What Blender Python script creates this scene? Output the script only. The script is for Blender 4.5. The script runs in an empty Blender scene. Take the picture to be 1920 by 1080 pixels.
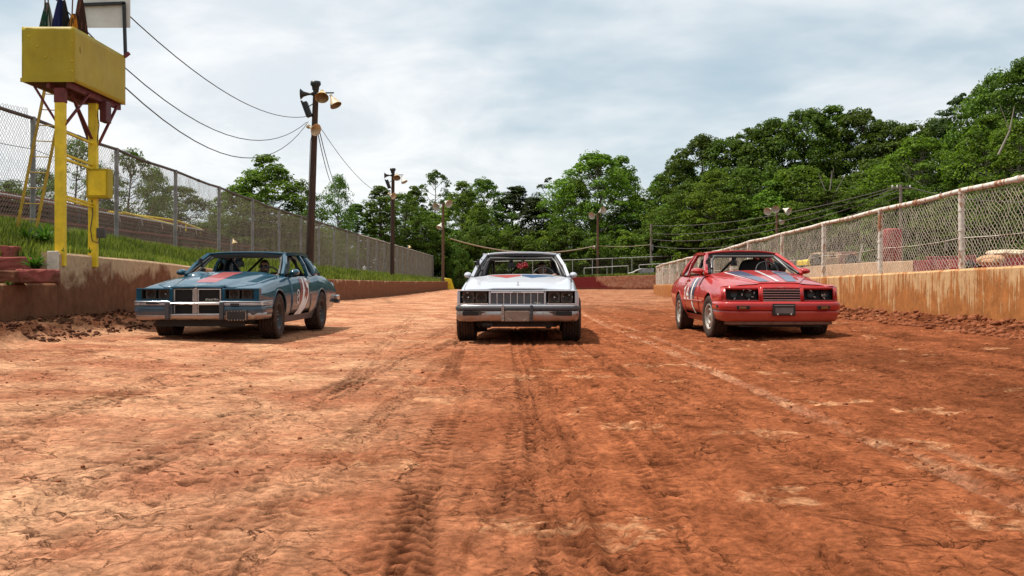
import bpy, bmesh, math, random
import numpy as np
from mathutils import Vector, Matrix, Quaternion

scene = bpy.context.scene
COL = scene.collection
R = math.radians

# ------------------------------------------------------------------ camera, sky, sun, exposure
CAM_H, F, YH = 0.9, 1867.0, 528.0
cam_d = bpy.data.cameras.new("camera")
cam_d.lens = 35.0
cam_d.sensor_width = 36.0
cam_d.shift_y = -12.0 / 1920.0
cam_d.clip_end = 9000.0
cam_d.clip_start = 0.05
cam = bpy.data.objects.new("camera", cam_d)
cam.location = (0, 0, CAM_H)
cam.rotation_euler = (R(90), 0, 0)
COL.objects.link(cam)
scene.camera = cam

SUN_DIR = Vector((-0.40, 0.12, 0.90)).normalized()      # towards the sun
SUN_EL = math.asin(SUN_DIR.z)
SUN_AZ = math.atan2(SUN_DIR.x, SUN_DIR.y)

world = bpy.data.worlds.new("World")
scene.world = world
world.use_nodes = True
wn = world.node_tree
wn.nodes.clear()
def wnode(t, **kw):
    n = wn.nodes.new(t)
    for k, v in kw.items():
        setattr(n, k, v)
    return n
w_out = wnode('ShaderNodeOutputWorld')
w_bg = wnode('ShaderNodeBackground')
w_bg.inputs['Strength'].default_value = 0.1
w_sky = wnode('ShaderNodeTexSky', sky_type='NISHITA', sun_disc=False)
w_sky.sun_elevation = SUN_EL
w_sky.sun_rotation = SUN_AZ
w_sky.air_density = 1.0
w_sky.dust_density = 1.5
w_tc = wnode('ShaderNodeTexCoord')
w_sep = wnode('ShaderNodeSeparateXYZ')
wn.links.new(w_tc.outputs['Generated'], w_sep.inputs[0])
w_den = wnode('ShaderNodeMath', operation='ADD')
wn.links.new(w_sep.outputs['Z'], w_den.inputs[0]); w_den.inputs[1].default_value = 0.16
w_den2 = wnode('ShaderNodeMath', operation='MAXIMUM')
wn.links.new(w_den.outputs[0], w_den2.inputs[0]); w_den2.inputs[1].default_value = 0.08
w_dx = wnode('ShaderNodeMath', operation='DIVIDE'); w_dy = wnode('ShaderNodeMath', operation='DIVIDE')
wn.links.new(w_sep.outputs['X'], w_dx.inputs[0]); wn.links.new(w_den2.outputs[0], w_dx.inputs[1])
wn.links.new(w_sep.outputs['Y'], w_dy.inputs[0]); wn.links.new(w_den2.outputs[0], w_dy.inputs[1])
w_cmb = wnode('ShaderNodeCombineXYZ')
wn.links.new(w_dx.outputs[0], w_cmb.inputs[0]); wn.links.new(w_dy.outputs[0], w_cmb.inputs[1])
def wnoise(scale, detail, rough, off, dist=0.0):
    m = wnode('ShaderNodeMapping')
    m.inputs['Location'].default_value = off
    m.inputs['Rotation'].default_value = (0, 0, R(-12))
    m.inputs['Scale'].default_value = (1.0, 0.8, 1.0)
    wn.links.new(w_cmb.outputs[0], m.inputs[0])
    n = wnode('ShaderNodeTexNoise')
    n.inputs['Scale'].default_value = scale
    n.inputs['Detail'].default_value = detail
    n.inputs['Roughness'].default_value = rough
    n.inputs['Distortion'].default_value = dist
    wn.links.new(m.outputs[0], n.inputs['Vector'])
    return n
n_big = wnoise(0.62, 5.0, 0.52, (4.04, -0.28, 3.2), 0.4)     # where the veil of cloud is thin
n_fin = wnoise(1.7, 8.0, 0.6, (1.1, 2.0, 0.0), 0.5)      # streaks inside it
def wramp(src, p0, p1, c0=(0, 0, 0, 1), c1=(1, 1, 1, 1)):
    r = wnode('ShaderNodeValToRGB')
    r.color_ramp.elements[0].position = p0; r.color_ramp.elements[0].color = c0
    r.color_ramp.elements[1].position = p1; r.color_ramp.elements[1].color = c1
    r.color_ramp.interpolation = 'EASE'
    wn.links.new(src, r.inputs[0])
    return r
r_fin = wramp(n_fin.outputs[0], 0.32, 0.66, (5.7, 6.1, 6.35, 1), (7.5, 7.55, 7.5, 1))
r_big = wramp(n_big.outputs[0], 0.42, 0.62, (0.0, 0.0, 0.0, 1), (0.78, 0.78, 0.78, 1))
w_thin = wnode('ShaderNodeMixRGB')
w_thin.inputs[2].default_value = (2.7, 3.85, 4.6, 1)
wn.links.new(r_big.outputs[0], w_thin.inputs[0])
wn.links.new(r_fin.outputs[0], w_thin.inputs[1])
w_mix = wnode('ShaderNodeMixRGB')
w_mix.inputs[0].default_value = 0.9
wn.links.new(w_sky.outputs[0], w_mix.inputs[1])
wn.links.new(w_thin.outputs[0], w_mix.inputs[2])
wn.links.new(w_mix.outputs[0], w_bg.inputs['Color'])
wn.links.new(w_bg.outputs[0], w_out.inputs[0])

sun_d = bpy.data.lights.new("sun", 'SUN')
sun_d.energy = 4.0
sun_d.angle = R(2.0)
sun_d.color = (1.0, 0.95, 0.87)
sun = bpy.data.objects.new("sun", sun_d)
sun.rotation_euler = SUN_DIR.to_track_quat('Z', 'Y').to_euler()
sun.location = (-30, 10, 60)
COL.objects.link(sun)

scene.view_settings.view_transform = 'Standard'
scene.view_settings.look = 'None'
scene.view_settings.gamma = 1.0
scene.view_settings.use_curve_mapping = False
scene.view_settings.exposure = 0.5
scene.cycles.max_bounces = 8
scene.cycles.transparent_max_bounces = 12

# ------------------------------------------------------------------ helpers
rng = np.random.default_rng(7)
random.seed(11)

def at(px, py, Y):
    """point of the place seen at photograph pixel (px,py), at distance Y"""
    return Vector(((px - 960.0) / F * Y, Y, CAM_H + (YH - py) / F * Y))

class MB:
    def __init__(self):
        self.v = []; self.f = []; self.m = []; self.s = []
    def add(self, vs, fs, mat=0, smooth=False):
        o = len(self.v)
        self.v.extend([tuple(p) for p in vs])
        for f in fs:
            self.f.append(tuple(i + o for i in f)); self.m.append(mat); self.s.append(smooth)
        return self
    def box(self, c, size, mat=0, rot=None):
        hx, hy, hz = size[0] / 2, size[1] / 2, size[2] / 2
        vs = [Vector((sx * hx, sy * hy, sz * hz)) for sz in (-1, 1) for sy in (-1, 1) for sx in (-1, 1)]
        if rot is not None:
            vs = [rot @ p for p in vs]
        c = Vector(c)
        return self.add([p + c for p in vs], [(0, 2, 3, 1), (4, 5, 7, 6), (0, 1, 5, 4), (2, 6, 7, 3), (0, 4, 6, 2), (1, 3, 7, 5)], mat)
    def bb(self, x0, x1, y0, y1, z0, z1, mat=0):
        return self.box(((x0 + x1) / 2, (y0 + y1) / 2, (z0 + z1) / 2), (x1 - x0, y1 - y0, z1 - z0), mat)
    def hexa(self, p, mat=0):
        """8 corners: bottom 4 (ccw), top 4"""
        return self.add(p, [(3, 2, 1, 0), (4, 5, 6, 7), (0, 1, 5, 4), (1, 2, 6, 5), (2, 3, 7, 6), (3, 0, 4, 7)], mat)
    def bar(self, a, b, w, h, mat=0, up=(0, 0, 1)):
        a = Vector(a); b = Vector(b); d = (b - a).normalized()
        u = Vector(up)
        if abs(d.dot(u)) > 0.98: u = Vector((1, 0, 0))
        sx = d.cross(u).normalized(); sz = sx.cross(d).normalized()
        sx *= w / 2; sz *= h / 2
        return self.hexa([a - sx - sz, a + sx - sz, b + sx - sz, b - sx - sz, a - sx + sz, a + sx + sz, b + sx + sz, b - sx + sz], mat)
    def tube(self, pts, r, n=6, mat=0, cap=True, smooth=True):
        pts = [Vector(p) for p in pts]
        rs = r if isinstance(r, (list, tuple)) else [r] * len(pts)
        o = len(self.v); prev = None
        rings = []
        for i, p in enumerate(pts):
            d = (pts[min(i + 1, len(pts) - 1)] - pts[max(i - 1, 0)]).normalized()
            if prev is None:
                u = Vector((0, 0, 1)) if abs(d.z) < 0.9 else Vector((1, 0, 0))
                a = d.cross(u).normalized()
            else:
                a = (prev - d * prev.dot(d)).normalized()
            prev = a
            b = d.cross(a)
            rings.append([p + (a * math.cos(2 * math.pi * k / n) + b * math.sin(2 * math.pi * k / n)) * rs[i] for k in range(n)])
        vs = [q for rg in rings for q in rg]
        fs = []
        for i in range(len(pts) - 1):
            for k in range(n):
                k2 = (k + 1) % n
                fs.append((i * n + k, i * n + k2, (i + 1) * n + k2, (i + 1) * n + k))
        self.add(vs, fs, mat, smooth)
        if cap:
            L = len(pts) - 1
            self.add(rings[0], [tuple(range(n - 1, -1, -1))], mat)
            self.add(rings[L], [tuple(range(n))], mat)
        return self
    def lathe(self, prof, c, axis=(1, 0, 0), n=24, mat=0, smooth=True, a0=0.0, a1=2 * math.pi):
        """prof: (radius, offset along axis)"""
        ax = Vector(axis).normalized()
        u = Vector((0, 0, 1)) if abs(ax.z) < 0.9 else Vector((0, 1, 0))
        a = ax.cross(u).normalized(); b = ax.cross(a)
        c = Vector(c); full = abs(a1 - a0 - 2 * math.pi) < 1e-6
        m = n if full else n + 1
        vs = []
        for (r, h) in prof:
            for k in range(m):
                t = a0 + (a1 - a0) * k / n
                vs.append(c + ax * h + (a * math.cos(t) + b * math.sin(t)) * r)
        fs = []
        for i in range(len(prof) - 1):
            for k in range(n):
                k2 = (k + 1) % m
                fs.append((i * m + k, i * m + k2, (i + 1) * m + k2, (i + 1) * m + k))
        return self.add(vs, fs, mat, smooth)
    def grid(self, P, mat=0, smooth=True, flip=False):
        """P[i][j] points"""
        ni, nj = len(P), len(P[0])
        vs = [q for row in P for q in row]
        fs = []
        for i in range(ni - 1):
            for j in range(nj - 1):
                q = (i * nj + j, i * nj + j + 1, (i + 1) * nj + j + 1, (i + 1) * nj + j)
                fs.append(q[::-1] if flip else q)
        return self.add(vs, fs, mat, smooth)
    def build(self, name, mats, parent=None, bevel=0.0, loc=None, solid=0.0, autosmooth=None):
        me = bpy.data.meshes.new(name)
        me.from_pydata(self.v, [], self.f)
        if not isinstance(mats, (list, tuple)): mats = [mats]
        for m in mats: me.materials.append(m)
        me.polygons.foreach_set('material_index', self.m)
        me.polygons.foreach_set('use_smooth', self.s)
        me.update()
        ob = link(name, me, parent, loc)
        if solid:
            md = ob.modifiers.new('solid', 'SOLIDIFY'); md.thickness = abs(solid); md.offset = -1 if solid > 0 else 1
        if bevel:
            md = ob.modifiers.new('bevel', 'BEVEL'); md.width = bevel; md.segments = 2; md.limit_method = 'ANGLE'; md.angle_limit = R(40)
        return ob

def link(name, me, parent=None, loc=None):
    ob = bpy.data.objects.new(name, me)
    COL.objects.link(ob)
    if parent is not None: ob.parent = parent
    if loc is not None: ob.location = loc
    return ob

def thing(name, label, cat, loc=(0, 0, 0), rz=0.0, group=None):
    o = bpy.data.objects.new(name, None)
    o.empty_display_size = 0.2
    COL.objects.link(o)
    o.location = loc; o.rotation_euler = (0, 0, rz)
    return tag(o, label, cat, group)
def tag(o, label, cat, group=None):
    o['label'] = label; o['category'] = cat
    if group: o['group'] = group
    return o
def struct(o): o['kind'] = 'structure'; return o
def stuff(o): o['kind'] = 'stuff'; return o
def copy_tree(o, parent=None):
    c = o.copy(); COL.objects.link(c); c.parent = parent
    for ch in list(o.children): copy_tree(ch, c)
    return c

def np_mesh(name, V, Q, mats, smooth=True, mat_idx=None):
    """fast mesh from numpy arrays; Q quads or tris"""
    me = bpy.data.meshes.new(name)
    V = np.asarray(V, dtype=np.float32); Q = np.asarray(Q, dtype=np.int32)
    k = Q.shape[1]
    me.vertices.add(len(V)); me.vertices.foreach_set('co', V.ravel())
    me.loops.add(Q.size); me.loops.foreach_set('vertex_index', Q.ravel())
    me.polygons.add(len(Q))
    me.polygons.foreach_set('loop_start', np.arange(0, Q.size, k, dtype=np.int32))
    me.polygons.foreach_set('loop_total', np.full(len(Q), k, dtype=np.int32))
    if smooth: me.polygons.foreach_set('use_smooth', np.ones(len(Q), dtype=bool))
    if not isinstance(mats, (list, tuple)): mats = [mats]
    for m in mats: me.materials.append(m)
    if mat_idx is not None: me.polygons.foreach_set('material_index', np.asarray(mat_idx, dtype=np.int32))
    me.update(calc_edges=True)
    me.validate()
    return me

def grid_quads(ni, nj):
    i = np.arange(ni - 1)[:, None]; j = np.arange(nj - 1)[None, :]
    a = i * nj + j
    return np.stack([a, a + 1, a + nj + 1, a + nj], -1).reshape(-1, 4)

# value noise in numpy ------------------------------------------------
def _hash(ix, iy, seed):
    h = (ix.astype(np.int64) * 374761393 + iy.astype(np.int64) * 668265263 + seed * 1442695041) & 0xFFFFFFFF
    h = ((h ^ (h >> 13)) * 1274126177) & 0xFFFFFFFF
    h = h ^ (h >> 16)
    return (h & 0xFFFFFF) / float(0xFFFFFF)
def vnoise(x, y, seed=0):
    x = np.asarray(x, float); y = np.asarray(y, float)
    x0 = np.floor(x); y0 = np.floor(y); fx = x - x0; fy = y - y0
    fx = fx * fx * (3 - 2 * fx); fy = fy * fy * (3 - 2 * fy)
    a = _hash(x0, y0, seed); b = _hash(x0 + 1, y0, seed); c = _hash(x0, y0 + 1, seed); d = _hash(x0 + 1, y0 + 1, seed)
    return a + (b - a) * fx + (c - a) * fy + (a - b - c + d) * fx * fy
def fbm(x, y, seed=0, o=4, g=0.5):
    s = 0; a = 1; t = 0
    for k in range(o):
        s = s + a * vnoise(x * 2 ** k, y * 2 ** k, seed + 17 * k); t += a; a *= g
    return s / t
def voro_edge(x, y, seed=0):
    """distance to the nearest cell border, and a random number per cell"""
    ix = np.floor(x); iy = np.floor(y)
    f1 = np.full(x.shape, 9.0); f2 = np.full(x.shape, 9.0); idr = np.zeros(x.shape)
    for dx in (-1, 0, 1):
        for dy in (-1, 0, 1):
            cx = ix + dx; cy = iy + dy
            px = cx + 0.1 + 0.8 * _hash(cx, cy, seed); py = cy + 0.1 + 0.8 * _hash(cx, cy, seed + 5)
            d = np.hypot(px - x, py - y)
            nr = d < f1
            f2 = np.where(nr, f1, np.minimum(f2, d))
            idr = np.where(nr, _hash(cx, cy, seed + 9), idr)
            f1 = np.where(nr, d, f1)
    return f2 - f1, idr
def sstep(a, b, x):
    t = np.clip((x - a) / (b - a), 0, 1)
    return t * t * (3 - 2 * t)

# ------------------------------------------------------------------ materials
class Mat:
    """small node-tree helper"""
    def __init__(self, name, rough=0.7, metal=0.0, spec=0.5, coat=0.0):
        self.m = bpy.data.materials.new(name)
        self.m.use_nodes = True
        self.t = self.m.node_tree; self.t.nodes.clear()
        self.out = self.t.nodes.new('ShaderNodeOutputMaterial')
        self.b = self.t.nodes.new('ShaderNodeBsdfPrincipled')
        self.t.links.new(self.b.outputs[0], self.out.inputs[0])
        self.set('Roughness', rough); self.set('Metallic', metal)
        self.set('Specular IOR Level', spec); self.set('Coat Weight', coat)
        if coat: self.set('Coat Roughness', 0.06)
        self.tc = None
    def set(self, k, v):
        if k in self.b.inputs:
            if hasattr(v, 'is_output') or isinstance(v, bpy.types.NodeSocket): self.t.links.new(v, self.b.inputs[k])
            else: self.b.inputs[k].default_value = v
    def n(self, typ, ins=None, **kw):
        nd = self.t.nodes.new(typ)
        for k, v in kw.items(): setattr(nd, k, v)
        for k, v in (ins or {}).items():
            if isinstance(v, bpy.types.NodeSocket): self.t.links.new(v, nd.inputs[k])
            else: nd.inputs[k].default_value = v
        return nd
    def coord(self, kind='Object'):
        if self.tc is None: self.tc = self.n('ShaderNodeTexCoord')
        return self.tc.outputs[kind]
    def geo(self, k='Position'): return self.n('ShaderNodeNewGeometry').outputs[k]
    def map(self, v, scale=(1, 1, 1), loc=(0, 0, 0), rot=(0, 0, 0)):
        return self.n('ShaderNodeMapping', {0: v, 'Scale': scale, 'Location': loc, 'Rotation': rot}).outputs[0]
    def noise(self, v, scale, detail=5, rough=0.55, dist=0.0):
        return self.n('ShaderNodeTexNoise', {'Vector': v, 'Scale': scale, 'Detail': detail, 'Roughness': rough, 'Distortion': dist}).outputs[0]
    def ramp(self, f, stops, interp='LINEAR'):
        r = self.n('ShaderNodeValToRGB', {0: f})
        cr = r.color_ramp; cr.interpolation = interp
        while len(cr.elements) < len(stops): cr.elements.new(0.5)
        for e, (p, c) in zip(cr.elements, stops):
            e.position = p
            e.color = (c, c, c, 1) if isinstance(c, (int, float)) else (c[0], c[1], c[2], 1)
        return r.outputs[0]
    def mix(self, f, a, b, blend='MIX'):
        nd = self.n('ShaderNodeMixRGB', {0: f}, blend_type=blend)
        for i, v in ((1, a), (2, b)):
            if isinstance(v, bpy.types.NodeSocket): self.t.links.new(v, nd.inputs[i])
            else: nd.inputs[i].default_value = (v[0], v[1], v[2], 1)
        return nd.outputs[0]
    def math(self, op, a, b=0.0, clamp=False):
        return self.n('ShaderNodeMath', {0: a, 1: b}, operation=op, use_clamp=clamp).outputs[0]
    def sep(self, v): return self.n('ShaderNodeSeparateXYZ', {0: v}).outputs
    def bump(self, h, strength=0.5, dist=0.02, normal=None):
        ins = {'Height': h, 'Strength': strength, 'Distance': dist}
        if normal is not None: ins['Normal'] = normal
        return self.n('ShaderNodeBump', ins).outputs[0]
    def color(self, c): self.set('Base Color', c if isinstance(c, bpy.types.NodeSocket) else (c[0], c[1], c[2], 1))
def simple(name, c, rough=0.6, metal=0.0, spec=0.5, coat=0.0, var=0.0, scale=8.0, bump=0.0):
    M = Mat(name, rough, metal, spec, coat)
    if var:
        f = M.noise(M.coord(), scale, 6, 0.6)
        M.color(M.mix(M.ramp(f, [(0.3, 0.0), (0.7, 1.0)]), [max(0, v * (1 - var)) for v in c], [min(1, v * (1 + var)) for v in c]))
        if bump: M.set('Normal', M.bump(f, bump, 0.01))
    else: M.color(c)
    return M.m

CLAY = (0.36, 0.125, 0.055)
DUST = (0.34, 0.16, 0.085)

def mat_track():
    M = Mat('red_clay', 0.82, spec=0.0)
    P = M.geo('Position')
    pale = M.n('ShaderNodeAttribute', attribute_name='pale').outputs['Fac']
    damp_shade = M.n('ShaderNodeAttribute', attribute_name='damp_shade').outputs['Fac']
    rightm = M.n('ShaderNodeAttribute', attribute_name='loose').outputs['Fac']
    n1 = M.noise(P, 0.9, 9, 0.65, 0.6)
    n2 = M.noise(M.map(P, (5.0, 1.2, 3.0)), 1.1, 9, 0.68, 0.3)
    n3 = M.noise(P, 26.0, 6, 0.72)
    n4 = M.noise(P, 5.0, 7, 0.70, 0.5)
    col = M.mix(M.ramp(n2, [(0.30, 0.0), (0.68, 1.0)]), (0.225, 0.066, 0.027), (0.460, 0.150, 0.064))
    f1 = M.math('MULTIPLY', M.ramp(n1, [(0.40, 0.0), (0.64, 1.0)]), pale)
    col = M.mix(M.math('MULTIPLY', pale, 0.62), col, (0.54, 0.250, 0.150))
    col = M.mix(f1, col, (0.76, 0.42, 0.235))
    col = M.mix(M.math('MULTIPLY', rightm, 0.45), col, (0.185, 0.056, 0.024))
    # flakes of dried, paler crust
    wob = M.n('ShaderNodeVectorMath', {0: P, 1: M.n('ShaderNodeVectorMath', {0: M.n('ShaderNodeTexNoise', {'Vector': P, 'Scale': 3.0, 'Detail': 6.0, 'Roughness': 0.7}).outputs[1], 'Scale': 0.45}, operation='SCALE').outputs[0]}, operation='ADD').outputs[0]
    vor = M.n('ShaderNodeTexVoronoi', {'Vector': wob, 'Scale': 2.9}).outputs['Color']
    fl = M.ramp(M.sep(vor)[0], [(0.90, 0.0), (0.92, 1.0)])
    fl = M.math('MULTIPLY', fl, M.ramp(n4, [(0.46, 0.0), (0.60, 0.6)]))
    col = M.mix(fl, col, (0.60, 0.320, 0.165))
    # damp, darker clods and skid smears, plus shade painted into recesses and left mound
    sm = M.ramp(M.noise(M.map(P, (3.4, 0.7, 1.0)), 1.3, 8, 0.7, 0.8), [(0.54, 0.0), (0.70, 0.75)])
    col = M.mix(M.math('MULTIPLY', sm, M.math('SUBTRACT', 1.0, M.math('MULTIPLY', pale, 0.6))), col, (0.135, 0.040, 0.017))
    col = M.mix(M.math('MULTIPLY', damp_shade, 0.92), col, (0.060, 0.019, 0.009))
    # fine shrinkage cracks, the shade inside them painted as dark lines
    for sc, wd, lo_, hi_, amt in ((1.5, 0.020, 0.40, 0.50, 0.97), (3.9, 0.030, 0.46, 0.55, 0.9)):
        dn = M.n('ShaderNodeTexNoise', {'Vector': P, 'Scale': 3.2, 'Detail': 7.0, 'Roughness': 0.65}).outputs[1]
        Pw = M.n('ShaderNodeVectorMath', {0: P, 1: M.n('ShaderNodeVectorMath', {0: dn, 'Scale': 0.42}, operation='SCALE').outputs[0]}, operation='ADD').outputs[0]
        ve = M.n('ShaderNodeTexVoronoi', {'Vector': M.map(Pw, (1, 1, 0.2)), 'Scale': sc}, feature='DISTANCE_TO_EDGE').outputs[0]
        ln = M.ramp(ve, [(0.0, 1.0), (wd, 0.0)])
        mk = M.math('MULTIPLY', M.ramp(M.noise(P, 0.8, 5, 0.6), [(lo_, 0.0), (hi_, 1.0)]), M.math('SUBTRACT', 1.0, M.math('MULTIPLY', rightm, 0.85)))
        mk = M.math('MULTIPLY', mk, M.ramp(n4, [(0.36, 0.1), (0.56, 1.0)]))
        col = M.mix(M.math('MULTIPLY', M.math('MULTIPLY', ln, mk), amt), col, (0.050, 0.017, 0.009))
    gr = M.ramp(n3, [(0.28, 0.45), (0.72, 1.40)])
    col = M.mix(1.0, col, gr, 'MULTIPLY')
    col = M.mix(1.0, col, M.ramp(n4, [(0.30, 0.60), (0.70, 1.30)]), 'MULTIPLY')
    M.color(col)
    M.set('Roughness', M.ramp(M.math('ADD', n1, M.math('MULTIPLY', pale, 0.2)), [(0.35, 0.92), (0.8, 0.6)]))
    # fine relief: grains, small cracks
    dist = M.n('ShaderNodeTexNoise', {'Vector': P, 'Scale': 7.0, 'Detail': 4.0}).outputs[1]
    Pd = M.n('ShaderNodeVectorMath', {0: P, 1: M.n('ShaderNodeVectorMath', {0: dist, 'Scale': 0.14}, operation='SCALE').outputs[0]}, operation='ADD').outputs[0]
    vd = M.n('ShaderNodeTexVoronoi', {'Vector': Pd, 'Scale': 5.5}, feature='DISTANCE_TO_EDGE').outputs[0]
    cr = M.ramp(vd, [(0.0, 0.0), (0.04, 1.0)])
    cm = M.ramp(M.noise(P, 1.7, 4), [(0.46, 1.0), (0.60, 0.0)])
    cr = M.math('MAXIMUM', cr, cm)
    b1 = M.bump(cr, 0.8, 0.02)
    b2 = M.bump(n3, 0.9, 0.035, b1)
    b3 = M.bump(M.noise(M.map(P, (8.0, 4.5, 5.0)), 2.0, 9, 0.75), 0.28, 0.05, b2)
    M.set('Normal', b3)
    return M.m

def mat_clod():
    M = Mat('loose_clay', 0.95, spec=0.05)
    P = M.geo('Position')
    f = M.noise(P, 3.0, 8, 0.65)
    M.color(M.mix(M.ramp(f, [(0.3, 0.0), (0.7, 1.0)]), (0.15, 0.048, 0.022), (0.36, 0.125, 0.058)))
    M.set('Normal', M.bump(M.noise(P, 30, 5, 0.7), 0.7, 0.03))
    return M.m

def mat_wall(name, clean, mud, lo, hi, spots, streak=0.0, wet=None):
    """concrete wall, muddy towards the ground; lo..hi the heights between which the mud thins out"""
    M = Mat(name, 0.9, spec=0.08)
    P = M.geo('Position')
    z = M.sep(P)[2]
    n1 = M.noise(P, 1.2, 8, 0.65, 0.5)
    n2 = M.noise(P, 9.0, 6, 0.65)
    base = M.mix(M.ramp(n2, [(0.3, 0.0), (0.7, 1.0)]), [v * 0.82 for v in clean], [min(1, v * 1.15) for v in clean])
    h = M.n('ShaderNodeMapRange', {0: z, 1: lo, 2: hi, 3: 1.0, 4: 0.0}).outputs[0]
    fac = M.math('ADD', h, M.math('MULTIPLY', M.math('SUBTRACT', n1, 0.5), 1.9))
    if streak:
        ns = M.noise(M.map(P, (7.0, 7.0, 0.55)), 1.5, 7, 0.65)
        fac = M.math('ADD', fac, M.math('MULTIPLY', M.math('SUBTRACT', ns, 0.5), streak))
    fac = M.ramp(fac, [(0.36, 0.0), (0.62, 1.0)])
    mudc = M.mix(M.ramp(M.noise(P, 4.0, 8, 0.7), [(0.3, 0.0), (0.72, 1.0)]), [v * 0.62 for v in mud], [v * 1.25 for v in mud])
    col = M.mix(fac, base, mudc)
    # flung mud specks
    vs = M.n('ShaderNodeTexVoronoi', {'Vector': M.map(P, (1, 1, 0.8)), 'Scale': 9.0}).outputs['Distance']
    sp = M.ramp(M.math('ADD', vs, M.math('MULTIPLY', M.noise(P, 2.3, 4), 0.55)), [(0.30, 1.0), (0.37, 0.0)])
    col = M.mix(M.math('MULTIPLY', sp, spots), col, [v * 0.42 for v in mud])
    if wet:
        col = M.mix(M.ramp(z, [(0, 1.0), (1, 1.0)]), col, col)
    M.color(col)
    b = M.bump(n2, 0.45, 0.02)
    M.set('Normal', M.bump(M.math('ADD', fac, sp), 0.3, 0.02, b))
    return M.m

def mat_paint(name, c, dustiness=0.55, top=0.62, coat=0.9, fade=0.12, rough=0.38, spec=0.1):
    """old gloss car paint with dried clay on its lower half"""
    M = Mat(name, rough, spec=spec, coat=coat)
    O = M.coord('Object')
    z = M.sep(O)[2]
    n = M.noise(O, 3.0, 7, 0.65, 0.4)
    nf = M.noise(O, 38.0, 5, 0.7)
    base = M.mix(M.ramp(n, [(0.3, 0.0), (0.7, 1.0)]), [v * (1 - fade) for v in c], [min(1, v * (1 + fade)) for v in c])
    h = M.n('ShaderNodeMapRange', {0: z, 1: 0.22, 2: top, 3: 1.0, 4: 0.0}).outputs[0]
    fac = M.math('ADD', M.math('MULTIPLY', h, 0.8), M.math('MULTIPLY', M.math('SUBTRACT', n, 0.46), 0.55))
    fac = M.math('ADD', fac, M.math('MULTIPLY', M.math('SUBTRACT', nf, 0.5), 0.35))
    fac = M.math('MULTIPLY', M.ramp(fac, [(0.05, 0.03), (0.85, 1.0)]), dustiness)
    vs = M.n('ShaderNodeTexVoronoi', {'Vector': O, 'Scale': 30.0}).outputs['Distance']
    sp = M.ramp(M.math('ADD', vs, M.math('MULTIPLY', M.noise(O, 5.0, 4), 0.5)), [(0.36, 1.0), (0.42, 0.0)])
    sp = M.math('MULTIPLY', sp, M.ramp(h, [(0.15, 0.0), (0.75, 0.85)]))
    fac = M.math('MAXIMUM', fac, sp)
    M.color(M.mix(fac, base, DUST))
    M.set('Roughness', M.math('ADD', M.math('MULTIPLY', fac, 0.5), rough))
    M.set('Coat Weight', M.math('SUBTRACT', coat, M.math('MULTIPLY', fac, coat * 1.0), clamp=True))
    M.set('Coat Roughness', M.math('ADD', 0.03, M.math('MULTIPLY', fac, 0.35)))
    M.set('Normal', M.bump(M.noise(O, 2.2, 2), 0.10, 0.05)); M.set('Coat Normal', M.bump(M.noise(O, 2.2, 2), 0.05, 0.05))
    return M.m

def mat_chrome(name, c=(0.62, 0.62, 0.63), rough=0.16, dust=0.35):
    M = Mat(name, rough, metal=1.0)
    O = M.coord('Object')
    n = M.noise(O, 9.0, 7, 0.7)
    f = M.math('MULTIPLY', M.ramp(n, [(0.42, 0.0), (0.72, 1.0)]), dust)
    M.color(M.mix(f, c, (0.32, 0.19, 0.12)))
    M.set('Metallic', M.math('SUBTRACT', 1.0, M.math('MULTIPLY', f, 0.8)))
    M.set('Roughness', M.math('ADD', rough, M.math('MULTIPLY', f, 0.5)))
    return M.m

def mat_rusty_white():
    M = Mat('peeling_white_paint', 0.7)
    P = M.geo('Position')
    n = M.noise(M.map(P, (2.2, 2.2, 1.0)), 2.6, 8, 0.7, 0.4)
    f = M.ramp(n, [(0.50, 0.0), (0.58, 1.0)])
    M.color(M.mix(f, M.mix(M.noise(P, 12, 4), (0.50, 0.44, 0.36), (0.74, 0.70, 0.62)), M.mix(M.noise(P, 20, 4), (0.22, 0.085, 0.035), (0.38, 0.18, 0.085))))
    M.set('Normal', M.bump(f, 0.3, 0.004))
    return M.m

def mat_leaf(name, c0, c1, trans=0.35):
    M = Mat(name, 0.68, spec=0.15)
    rnd = M.geo('Random Per Island')
    oi = M.n('ShaderNodeObjectInfo').outputs['Random']
    col = M.mix(M.math('POWER', rnd, 1.4), c0, c1)
    cl = M.ramp(M.noise(M.coord('Object'), 0.55, 4, 0.6), [(0.32, 0.0), (0.68, 1.0)])
    col = M.mix(cl, M.mix(1.0, col, (0.62, 0.66, 0.70), 'MULTIPLY'), M.mix(1.0, col, (1.42, 1.34, 1.15), 'MULTIPLY'))
    hs = M.n('ShaderNodeHueSaturation', {'Hue': M.n('ShaderNodeMapRange', {0: oi, 1: 0.0, 2: 1.0, 3: 0.485, 4: 0.515}).outputs[0],
                                        'Saturation': 1.0, 'Value': M.n('ShaderNodeMapRange', {0: oi, 1: 0.0, 2: 1.0, 3: 0.75, 4: 1.2}).outputs[0], 'Color': col}).outputs[0]
    M.color(hs)
    tr = M.n('ShaderNodeBsdfTranslucent', {0: M.mix(1.0, hs, (1.0, 1.15, 0.5), 'MULTIPLY')})
    mx = M.n('ShaderNodeMixShader', {0: trans})
    M.t.links.new(M.b.outputs[0], mx.inputs[1]); M.t.links.new(tr.outputs[0], mx.inputs[2])
    M.t.links.new(mx.outputs[0], M.out.inputs[0])
    return M.m

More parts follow.
